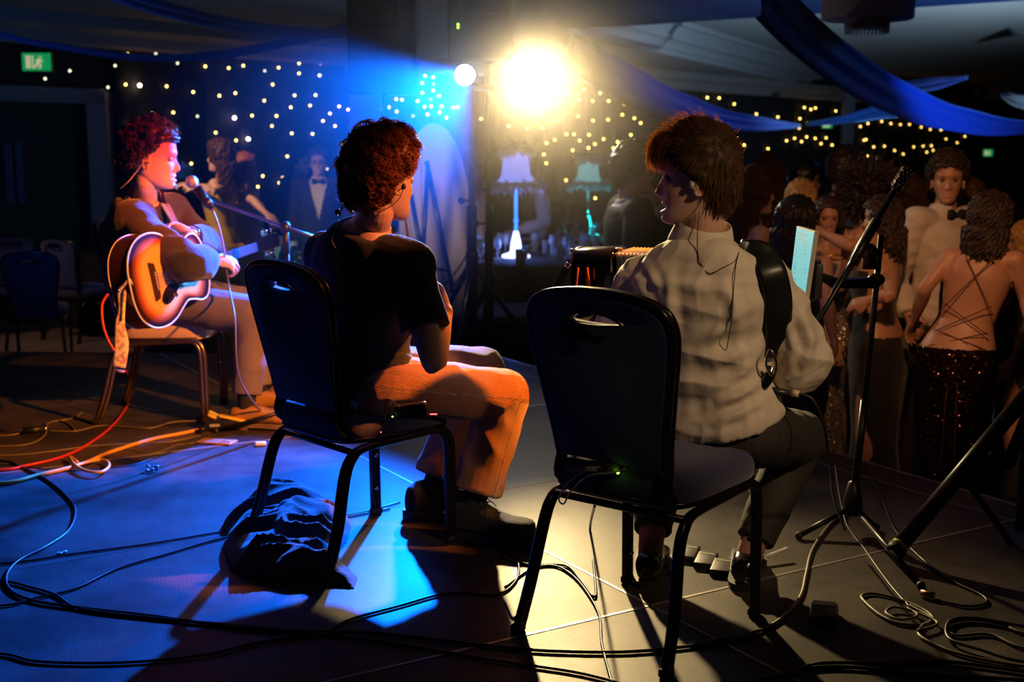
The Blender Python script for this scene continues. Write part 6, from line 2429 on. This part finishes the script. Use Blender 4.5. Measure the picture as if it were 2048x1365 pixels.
glasses(T1[0] + .06, T1[1], 34, .66, 'empty drinking glass on the table under the violet feather lamp', 'glasses under the violet lamp', 3)
glasses(T2[0], T2[1], 10, .66, 'empty drinking glass on the table under the teal feather lamp', 'glasses under the teal lamp', 5)
glasses(T3[0], T3[1], 26, .74, 'teal-lit drinking glass on the table behind the guitarist\'s microphone boom', 'teal-lit glasses', 4)
vs_ = thing('glowing_vase', 'bulbous clear vase glowing teal among the glasses at left', 'vase', (T3[0], T3[1] + .05, .254))
part('vase_body', MB().lathe([(.001, 0), (.07, 0), (.06, .04), (.10, .12), (.12, .19), (.08, .27), (.06, .30), (.055, .30), (.075, .26), (.11, .19), (.09, .12), (.05, .04), (.001, .03)], (T3[0], T3[1] + .05, .254), 24), glass_clear, vs_)
for k in range(14):
    a = k * 2.4
    part('light_bead', MB().ball((T3[0] + .05 * math.cos(a), T3[1] + .05 + .05 * math.sin(a), .28 + .012 * k), .011, 8, 6), teal_led, vs_)
for k, (x, y) in enumerate(((415, 425), (427, 424))):
    pass
cn = part('candle_holder', MB().lathe([(.001, 0), (.045, 0), (.05, .11), (.044, .11), (.04, .02), (.001, .02)], (P(1041, 500, 11.0).x, 11.0, .255), 20), mat('amber_holder', (.35, .18, .10), .5))
tag(cn, 'small amber candle holder at the front of the violet lamp table', 'candle holder')

# dark chairs on the hall floor at far left and a chair draped in blue
nav = [o for o in bpy.data.objects if o.name == 'banquet_chair'][0]
for k, (px, d, rz, lab) in enumerate(((58, 10.2, .2, 'dark chair standing on the carpet at far left edge, nearest one'), (150, 11.6, -.5, 'dark chair standing behind the nearest one at far left'), (-5, 11.8, .6, 'dark chair cut off by the left edge of the picture'), (1085, 12.9, 3.0, 'dark chair pushed to the far side of the violet lamp table'))):
    dup(nav, (P(px, 300, d).x, d, FLOOR_Z), rz, lab, None)

# ================================================================== MICROPHONES AND STANDS
ms = thing('microphone_stand', 'black boom microphone stand in front of the guitarist', 'microphone stand', (P(568, 880, 5.62).x, 5.62, 0))
cl = P(571, 455, 5.6)
part('pole', MB().tube([(cl.x, 5.62, .06), (cl.x, 5.62, cl.z)], .011, 10), black_metal, ms)
part('boom', MB().tube([P(418, 400, 5.72), cl, P(640, 478, 5.55)], .0075, 10), boom_metal, ms)
part('boom_clutch', MB().ball(cl, (.024, .024, .028), 12, 8).tube([cl + Vector((0, 0, -.12)), cl], .014, 10), black_plastic, ms)
tripod(ms, Vector((cl.x, 5.62, 0)), .10, .34, .009, a0=1.2)
mc = thing('microphone', 'vocal microphone on the boom in front of the guitarist\'s mouth', 'microphone', P(400, 395, 5.7))
m0, m1, m2 = P(384, 364, 5.68), P(394, 377, 5.68), P(424, 418, 5.66)
part('grille', MB().ball(m0, .029, 16, 12), mat('mic_grille', (.4, .4, .42), .35, metal=.8, bump=(700, 1, .002)), mc)
part('grip', MB().tube([m1, m1.lerp(m2, .5), m2], [.024, .019, .012], 14), black_metal, mc)
part('clip', MB().tube([m1.lerp(m2, .55), m1.lerp(m2, .85)], .022, 12), black_plastic, mc)
mcb = part('microphone_cable', MB().tube([m2, P(436, 448, 5.64), P(446, 490, 5.62), P(453, 540, 5.6), P(459, 580, 5.62), P(470, 640, 5.4), P(480, 760, 5.4), G(540, 846, .006)], .0042, 8, smooth=8), cable_grey)
tag(mcb, 'thin cable hanging down from the guitarist\'s microphone', 'cable')

# right-hand stand with tablet and boom
rs = thing('microphone_stand', 'black microphone stand with tablet clamp right of the cream-shirted man', 'microphone stand', (G(1703, 1062).x, G(1703, 1062).y, 0))
bs = G(1703, 1062)
dR = bs.y
top_ = Vector((bs.x + .055, bs.y, P(0, 470, dR).z))
part('pole', MB().tube([(bs.x, bs.y, .10), Vector((bs.x, bs.y, 0)).lerp(top_, .45)], .013, 10).tube([Vector((bs.x, bs.y, 0)).lerp(top_, .43), top_], .010, 10), black_metal, rs)
part('base_hub', MB().lathe([(.001, .05), (.035, .06), (.030, .12), (.018, .17), (.001, .18)], (bs.x, bs.y, 0), 16), black_plastic, rs)
for tx, ty in ((1842, 1172), (1752, 1055), (1598, 1072)):
    f_ = G(tx, ty, .012)
    lg = part('leg', MB().tube([(bs.x, bs.y, .085), f_], .0095, 10), black_metal, rs)
    part('rubber_foot', MB().ball(f_, .014, 10, 8), rubber, lg)
bt, bb = P(1790, 380, dR - .05), P(1612, 682, dR - .45)
part('boom', MB().tube([bb, bt], .0085, 10), black_metal, rs)
part('boom_sleeve', MB().tube([bb.lerp(bt, .50), bb.lerp(bt, .78)], .016, 12), black_plastic, rs)
part('boom_lit_edge', MB().tube([bb.lerp(bt, .30) + Vector((-.010, -.01, .006)), bb.lerp(bt, .98) + Vector((-.010, -.01, .006))], .0035, 8), chrome, rs)  # chrome rod added along the black boom as its white lit edge
part('boom_joint', MB().ball(P(1738, 505, dR - .05), .030, 12, 8).box(P(1738, 520, dR - .05), (.04, .03, .06)), black_plastic, rs)
part('clamp_arm', MB().tube([P(1640, 552, dR - .28), P(1668, 566, dR - .15), P(1752, 566, dR - .02)], [.012, .018, .020], 10), black_metal, rs)
part('clamp_knob', MB().ball(P(1752, 560, dR - .03), (.030, .02, .022), 12, 8), black_plastic, rs)
mic2 = thing('microphone', 'dark microphone with a dotted grille at the top of the right boom', 'microphone', bt)
tipp = P(1816, 340, dR - .03)
part('barrel', MB().tube([bt, tipp], [.015, .020], 14), black_metal, mic2)
dt = MB()
axm = (tipp - bt)
ua = axm.orthogonal().normalized(); va = axm.normalized().cross(ua)
for i in range(6):
    for j in range(8):
        a = j * .785 + i * .39
        dt.ball(bt + axm * (.2 + i * .15) + (ua * math.cos(a) + va * math.sin(a)) * .0195, .0036, 6, 4)
part('grille_dots', dt, mat('grille_dot', (.55, .5, .5), .4), mic2)
# tablet
tb_ = thing('tablet', 'tablet with a pale blue lyric page clamped to the right stand', 'tablet', P(1610, 600, 3.6))
q = [P(1594, 455, 3.72), P(1629, 465, 3.50), P(1607, 615, 3.50), P(1578, 590, 3.72)]
nrm = (q[1] - q[0]).cross(q[3] - q[0]).normalized()
if nrm.x > 0:
    nrm = -nrm
mb = MB()
g_ = [q[0] + (q[0] - q[2]) * .02, q[1] + (q[1] - q[3]) * .02, q[2] + (q[2] - q[0]) * .02, q[3] + (q[3] - q[1]) * .02]
mb.add([p for p in g_] + [p - nrm * .012 for p in g_], [(0, 1, 2, 3), (7, 6, 5, 4), (0, 4, 5, 1), (1, 5, 6, 2), (2, 6, 7, 3), (3, 7, 4, 0)])
part('tablet_case', mb, mat('tablet_case_m', (.35, .30, .25), .4), tb_, smooth=False)
mb = MB()
mb.add([p + nrm * .0012 for p in q] + [p + nrm * .0002 for p in q], [(0, 1, 2, 3), (7, 6, 5, 4), (0, 4, 5, 1), (1, 5, 6, 2), (2, 6, 7, 3), (3, 7, 4, 0)])
part('screen', mb, mat('screen_cyan', (.05, .2, .22), .3, emit=(.13, .52, .60), estr=.85), tb_, smooth=False)
mb = MB()
R = random.Random(3)
def qq(u, v):
    return q[0].lerp(q[1], u).lerp(q[3].lerp(q[2], u), v) + nrm * .0018
for k in range(22):
    v = .06 + k * .041
    if k in (4, 9, 10, 15):
        continue
    u = .12
    e = R.uniform(.55, .92)
    while u < e:
        w_ = R.uniform(.04, .13)
        mb.add([qq(u, v), qq(min(u + w_, e), v), qq(min(u + w_, e), v + .014), qq(u, v + .014)], [(0, 1, 2, 3)])
        u += w_ + .035
part('written_lines', mb, mat('ink', (.02, .12, .2), .5), tb_, smooth=False)
part('tablet_clamp', MB().rbox(P(1630, 560, 3.55), (.020, .10, .10), .004).rbox(P(1634, 522, 3.53), (.02, .02, .012), .003).rbox(P(1629, 598, 3.53), (.02, .02, .012), .003), black_plastic, tb_)

# big black tripod at the right edge
bt_ = thing('lighting_tripod', 'heavy black tripod stand cut off by the right edge', 'stand', (1.66, 4.0, 0))
f1 = G(1786, 1108, .03)
hub = P(2100, 735, 4.05)
lg = part('leg', MB().tube([f1, hub], .026, 14), black_metal, bt_)
part('yellow_ring', MB().tube([f1.lerp(hub, .035), f1.lerp(hub, .050)], .0275, 14), mat('ring_yellow', (.45, .42, .05), .5), bt_)
part('rubber_foot', MB().tube([f1, f1.lerp(hub, .035)], .030, 14), rubber, bt_)
part('brace', MB().tube([f1.lerp(hub, .42), P(2042, 1115, 4.0)], .011, 10), black_metal, bt_)
part('pole', MB().tube([(P(2052, 1000, 4.0).x, 4.0, .04), (P(2052, 1000, 4.0).x + .02, 4.0, 2.3)], .030, 14), black_metal, bt_)
part('leg', MB().tube([hub, Vector((2.3, 3.7, .03))], .026, 14), black_metal, bt_)
part('leg', MB().tube([hub, Vector((2.0, 4.9, .03))], .026, 14), black_metal, bt_)

# ================================================================== THINGS ON THE STAGE FLOOR
def cable(pts, r, m, label, z=None, name='cable', ends=True):
    z = r + .001 if z is None else z
    P_ = []
    for p in pts:
        if len(p) == 2:
            P_.append(G(p[0], p[1], z))
        else:
            P_.append(G(p[0], p[1], p[2]))
    o = part(name, MB().tube(P_, r, 8, smooth=8), m)
    tag(o, label, 'cable')
    return o


cable([(-170, 918), (0, 922), (40, 934), (90, 958), (130, 990), (150, 1020), (138, 1060), (95, 1092), (40, 1120), (14, 1148), (18, 1178), (60, 1200), (150, 1215), (300, 1232), (430, 1250), (560, 1262), (760, 1268), (960, 1290), (1090, 1302), (1260, 1304), (1420, 1288), (1505, 1275)], .0048, cable_black, 'long black cable looping at left and running across the front under both chairs')
cable([(-170, 1159), (0, 1163), (60, 1175), (110, 1190), (160, 1218), (300, 1236), (480, 1252), (640, 1268), (800, 1290), (980, 1320), (1150, 1345), (1250, 1370)], .0042, cable_black, 'black cable running beside the long looping one towards the bottom centre')
cable([(-170, 1124), (0, 1128), (150, 1108), (300, 1088), (450, 1063), (560, 1045), (700, 1030), (800, 1005)], .0030, cable_black, 'thin straight black cable passing behind the dropped jumper')
cable([(-170, 1208), (0, 1212), (70, 1197), (150, 1178), (235, 1138), (330, 1110), (450, 1076), (600, 1052), (780, 1018)], .0036, cable_black, 'wavy black cable from the left edge to the dropped jumper')
cable([(-170, 1304), (0, 1308), (80, 1324), (240, 1326), (400, 1312), (520, 1285), (640, 1268), (700, 1240), (800, 1212), (900, 1186), (990, 1190), (1030, 1165), (1037, 1130), (1020, 1107), (1000, 1108), (1010, 1118), (1060, 1130), (1130, 1132), (1160, 1160), (1190, 1195), (1188, 1140), (1180, 1060), (1190, 1010, .35)], .0040, cable_black, 'black cable curling up from the floor between the two front chairs')
cable([(1010, 1175), (1060, 1140), (1105, 1132), (1140, 1148), (1170, 1180), (1198, 1230), (1204, 1290), (1225, 1370)], .0036, cable_black, 'thin black cable bending down past the left leg of the right chair')
cable([(1040, 1210), (1028, 1236), (1018, 1222), (1010, 1205)], .0030, cable_black, 'tiny loose cable end beside the edge of the dark shadow')
cable([(-170, 964), (-5, 968), (80, 950), (160, 930), (220, 905), (300, 880), (360, 868), (398, 860)], .0085, cable_orange, 'thick yellow-orange cable running from the left edge to the tuner pedal')
cable([(155, 925), (140, 914), (150, 930), (172, 942), (200, 945), (217, 935), (216, 925), (200, 920), (170, 926), (152, 932)], .0062, cable_orange, 'small loop in the pale orange cable near the left', z=.02)
cable([(-170, 936), (-5, 940), (60, 930), (130, 912), (190, 880), (235, 840), (265, 790), (262, 760, .10), (250, 742, .22)], .0062, cable_red, 'red cable sweeping from the left edge up to the hanging guitar strap')
rc = part('guitar_lead', MB().tube([P(216, 588, 5.22), P(204, 610, 5.20), P(206, 650, 5.18), P(216, 680, 5.18), P(228, 702, 5.18)], .0062, 8, smooth=8), cable_red)
tag(rc, 'red guitar lead looping beside the end of the guitar', 'cable')
cable([(-170, 908), (-5, 912), (90, 905), (180, 893), (260, 888), (340, 884), (400, 872)], .0034, cable_grey, 'thin pale cable lying straight across the orange-lit floor')
cable([(-170, 868), (-5, 872), (45, 866), (80, 858), (100, 845), (140, 838), (165, 825)], .0040, cable_grey, 'pale cable going to the rear leg of the guitarist\'s chair')
cable([(-170, 889), (-5, 893), (60, 888), (90, 870), (96, 848), (118, 842), (140, 850), (150, 862)], .0040, cable_grey, 'pale cable curling up by the black connector pile at far left')
cable([(100, 862), (150, 863), (200, 852), (250, 854), (300, 857), (345, 845), (400, 842)], .0040, cable_grey, 'pale cable running under the guitarist\'s chair to the pedal')
cable([(-170, 926), (0, 930), (60, 935), (130, 943), (190, 938), (260, 932), (310, 915), (360, 895), (395, 872), (430, 845), (480, 815), (540, 770, .10)], .0022, cable_black, 'hair-thin black wire crossing the orange-lit floor diagonally')
cable([(200, 893), (260, 900), (310, 906), (350, 892), (395, 885)], .0020, cable_grey, 'very thin pale wire beside the tan phone')
cable([(560, 760), (600, 740), (545, 745), (530, 770), (550, 790), (562, 800), (548, 835)], .0034, cable_grey, 'grey cable looping beside the guitarist\'s front shoe', z=.03)
cable([(1690, 1030), (1660, 1050), (1625, 1100), (1612, 1150), (1600, 1195), (1560, 1240), (1500, 1268), (1380, 1290)], .0050, cable_grey, 'pale grey cable curving from the right stand down to bottom centre')
cable([(1700, 940, .10), (1730, 935, .06), (1765, 1000), (1790, 1060), (1840, 1115), (1900, 1160), (1965, 1192), (1970, 1208), (1930, 1213), (1870, 1200)], .0040, cable_black, 'dark cable arcing from the right stand to a plug on the floor')
cable([(1670, 930, .10), (1690, 1040), (1730, 1100), (1780, 1170), (1820, 1215)], .0034, cable_black, 'thin dark cable dropping along the right stand to the coils')
pl_ = part('cable_plug', MB().tube([G(1842, 1186, .012), G(1868, 1192, .012)], .010, 12), mat('copper_plug', (.45, .25, .16), .35, metal=.6))
tag(pl_, 'copper-coloured plug on the floor beside the right stand\'s foot', 'plug')
R = random.Random(17)
cable([(1820, 1212), (1850, 1228), (1862, 1238), (1850, 1250), (1800, 1248), (1762, 1232), (1730, 1205), (1724, 1192), (1750, 1188), (1800, 1200), (1850, 1222), (1866, 1240), (1845, 1252), (1838, 1270), (1870, 1290), (1930, 1312), (2060, 1335), (2230, 1349)], .0046, cable_grey, 'grey-brown cable lying in loose coils at bottom right')
cable([(2230, 1310), (2060, 1300), (1980, 1270), (1915, 1272), (1895, 1262), (1900, 1248), (1940, 1240), (2000, 1248), (2060, 1270), (2230, 1284)], .0046, cable_grey, 'second coil of grey-brown cable at the right edge')
cable([(2230, 1310), (2060, 1325), (1960, 1300), (1905, 1282), (1892, 1262), (1905, 1240), (1960, 1238), (2060, 1255), (2230, 1269)], .0046, cable_black, 'black cable coil lying over the coils at the right edge', z=.012)
cable([(1835, 1262), (1875, 1248), (1840, 1228), (1790, 1215), (1772, 1226), (1800, 1240), (1835, 1232), (1815, 1217)], .0040, cable_grey, 'small inner ring of cable inside the loose coils', z=.012)
cable([(1560, 1360), (1620, 1332), (1680, 1326), (1800, 1328), (1900, 1325), (2060, 1345), (2230, 1359)], .0052, cable_black, 'black cable running along the bottom right edge')
cable([(1480, 1370), (1560, 1352), (1610, 1338), (1700, 1335), (1860, 1350), (2060, 1362), (2230, 1376)], .0052, cable_black, 'lower black cable at the bottom right corner')

# connector pile
cp = thing('cable_connector', 'black cable connector lying at the far left on orange-lit floor', 'connector', G(60, 865))
part('socket_body', MB().tube([G(46, 862, .018), G(88, 858, .018)], .016, 12), black_plastic, cp)
part('screw_ring', MB().tube([G(86, 858, .018), G(92, 857, .018)], .020, 12), chrome, cp)

# tuner pedal with yellow clip-on
tn = thing('tuner_pedal', 'small black tuner pedal with a yellow cover beside the guitarist\'s shoe', 'pedal', G(442, 868))
c = G(444, 858, 0)
Rz = Matrix.Rotation(.15, 3, 'Z')
part('pedal_body', MB().rbox(c + Vector((0, 0, .026)), (.155, .10, .05), .008, Rz), black_plastic, tn)
part('yellow_cover', MB().rbox(c + Vector((-.03, .0, .060)), (.07, .075, .016), .005, Rz @ Matrix.Rotation(.5, 3, 'Y')).rbox(c + Vector((.055, -.02, .055)), (.12, .05, .010), .003, Rz @ Matrix.Rotation(.25, 3, 'Y')), yellow_pl, tn)
part('cover_label', MB().box(c + Vector((-.02, -.055, .028)), (.045, .002, .012), Rz), mat('pedal_print', (.4, .4, .4), .5), tn, smooth=False)
part('jack', MB().tube([G(398, 860, .02), G(412, 858, .02)], .012, 10), black_plastic, tn)
ph = thing('phone', 'phone in a tan case lying face down near the tuner pedal', 'phone', G(432, 886))
Rp = Matrix.Rotation(-.25, 3, 'Z')
c = G(434, 884, .006)
part('case', MB().rbox(c, (.165, .078, .011), .005, Rp), tan_case, ph)
part('camera_bump', MB().rbox(c + Rp @ Vector((.055, .0, .007)), (.034, .034, .004), .002, Rp), mat('camera_bump_tan', (.5, .26, .15), .4), ph)
o = part('plastic_case', MB().rbox(G(521, 888, .010), (.050, .030, .018), .008, Matrix.Rotation(.2, 3, 'Z')), paper)
tag(o, 'small white plastic earphone case on the purple-lit floor', 'case')
mb = MB()
for k in range(7):
    a = k * 1.3
    g0 = G(303, 940, .01)
    mb.ball(g0 + Vector((.02 * math.cos(a), .02 * math.sin(a), .006 * (k % 3))), (.012, .008, .007), 8, 6, Matrix.Rotation(a, 3, 'Z'))
me = remesh(mb, .003, 2)
o = put('crumpled_wrapper', me, mat('foil', (.4, .35, .4), .35, metal=.5))
tag(o, 'small crumpled wrapper on the purple-lit floor left of centre', 'wrapper')
o = part('plastic_clip', MB().rbox(G(119, 1107, .004), (.016, .012, .006), .002).rbox(G(130, 1104, .004), (.012, .012, .006), .002), paper)
tag(o, 'tiny white plastic clip lying beside the thin cable on the blue floor', 'clip')

# three foot-switch pedals, a pocket recorder, a stray stick
Rq = Matrix.Rotation(-.32, 3, 'Z')
for k, (x, y) in enumerate(((1376, 1108), (1412, 1122), (1444, 1136))):
    c = G(x, y, .012)
    t = thing('foot_pedal', ['flat black foot pedal between his shoes, leftmost of three', 'flat black foot pedal between his shoes, middle of three', 'flat black foot pedal between his shoes, rightmost of three'][k], 'pedal', (c.x, c.y, 0))
    part('pedal_plate', MB().rbox(c, (.062, .105, .022), .004, Rq @ Matrix.Rotation(.05, 3, 'X')), black_plastic, t)
    part('ridge_plate', MB().box(c + Rq @ Vector((0, .035, .012)), (.045, .018, .002), Rq), mat('pedal_ridges%d' % k, (.10, .09, .08), .5), t, smooth=False)
rcd = thing('pocket_device', 'small dark pocket device with pale metal end on the floor at right', 'device', G(1650, 1235))
c = G(1648, 1228, .016)
Rr = Matrix.Rotation(-.25, 3, 'Z')
part('device_body', MB().rbox(c, (.078, .115, .030), .010, Rr), mat('marbled_plastic', (.02, .02, .022), .3, noisecol=(30, (.10, .10, .10), .55, .6)), rcd)
part('metal_end', MB().rbox(c + Rr @ Vector((0, .035, .017)), (.062, .030, .004), .002, Rr), mat('device_plate', (.62, .55, .42), .35, metal=.5), rcd)
o = part('drum_key_stick', MB().tube([G(1530, 1115, .02), G(1574, 1098, .03)], .0055, 8), paper)
o.name = 'plastic_stick'
tag(o, 'thin pale plastic stick beside the right shoe', 'stick')

# ---------------------------------------------------------------- dropped jumper under the middle chair
jo = [(446, 1052), (470, 1040), (500, 1008), (545, 1000), (600, 1002), (650, 1010), (692, 1028), (700, 1052), (690, 1085), (670, 1110), (690, 1135), (712, 1160), (705, 1178), (650, 1168), (600, 1166), (545, 1168), (500, 1160), (462, 1140), (450, 1100), (455, 1070)]
jg = [G(x, y, .0) for x, y in jo]
def inside_dist(x, y):
    ins = False
    dm = 9
    n_ = len(jg)
    for i_ in range(n_):
        a, b = jg[i_], jg[(i_ + 1) % n_]
        if (a.y > y) != (b.y > y) and x < (b.x - a.x) * (y - a.y) / (b.y - a.y) + a.x:
            ins = not ins
        ab = Vector((b.x - a.x, b.y - a.y))
        u = max(0, min(1, ((x - a.x) * ab.x + (y - a.y) * ab.y) / ab.length_squared))
        dm = min(dm, math.hypot(a.x + ab.x * u - x, a.y + ab.y * u - y))
    return dm if ins else -dm
x0, x1 = min(p.x for p in jg) - .02, max(p.x for p in jg) + .02
y0, y1 = min(p.y for p in jg) - .02, max(p.y for p in jg) + .02
NX, NY = 150, 130
V = []
idx = {}
F = []
for j in range(NY):
    for i in range(NX):
        x, y = x0 + (x1 - x0) * i / (NX - 1), y0 + (y1 - y0) * j / (NY - 1)
        dd = inside_dist(x, y)
        wx = x + .05 * noise.noise(Vector((x * 6, y * 6, 3)))
        wy = y + .05 * noise.noise(Vector((x * 6, y * 6, 9)))
        rid = 1 - abs(noise.noise(Vector((wx * 4 + wy * 3, wy * 9 - wx * 5, 1.5)))) * 2.4
        rid2 = 1 - abs(noise.noise(Vector((wx * 12 - wy * 4, wy * 16, 7.5)))) * 2.2
        e_ = max(0, min(1, dd / .07))
        h = (e_ ** .55) * (.030 + .042 * max(0, rid) ** 1.2 + .012 * rid2 + .035 * gs(x + .80, .18))
        V.append(Vector((x, y, max(.001, h))))
        idx[(i, j)] = dd
for j in range(NY - 1):
    for i in range(NX - 1):
        if max(idx[(i, j)], idx[(i + 1, j)], idx[(i, j + 1)], idx[(i + 1, j + 1)]) > -.004:
            k = j * NX + i
            F.append((k, k + 1, k + NX + 1, k + NX))
me = mesh_of(MB().add(V, F))
me = with_mods(me, [('SMOOTH', dict(factor=.5, iterations=2))])
del_faces(me, lambda c: False)
bm = bmesh.new(); bm.from_mesh(me)
bmesh.ops.delete(bm, geom=[v for v in bm.verts if not v.link_faces], context='VERTS')
bm.to_mesh(me); bm.free()
me = with_mods(me, [('SOLIDIFY', dict(thickness=.006, offset=-1))])
o = put('jumper', me, mat('dark_knit', (.022, .026, .035), .95, bump=(160, .8, .004), sheen=.3))
tag(o, 'dark knitted jumper dropped on the floor under the middle chair', 'jumper')
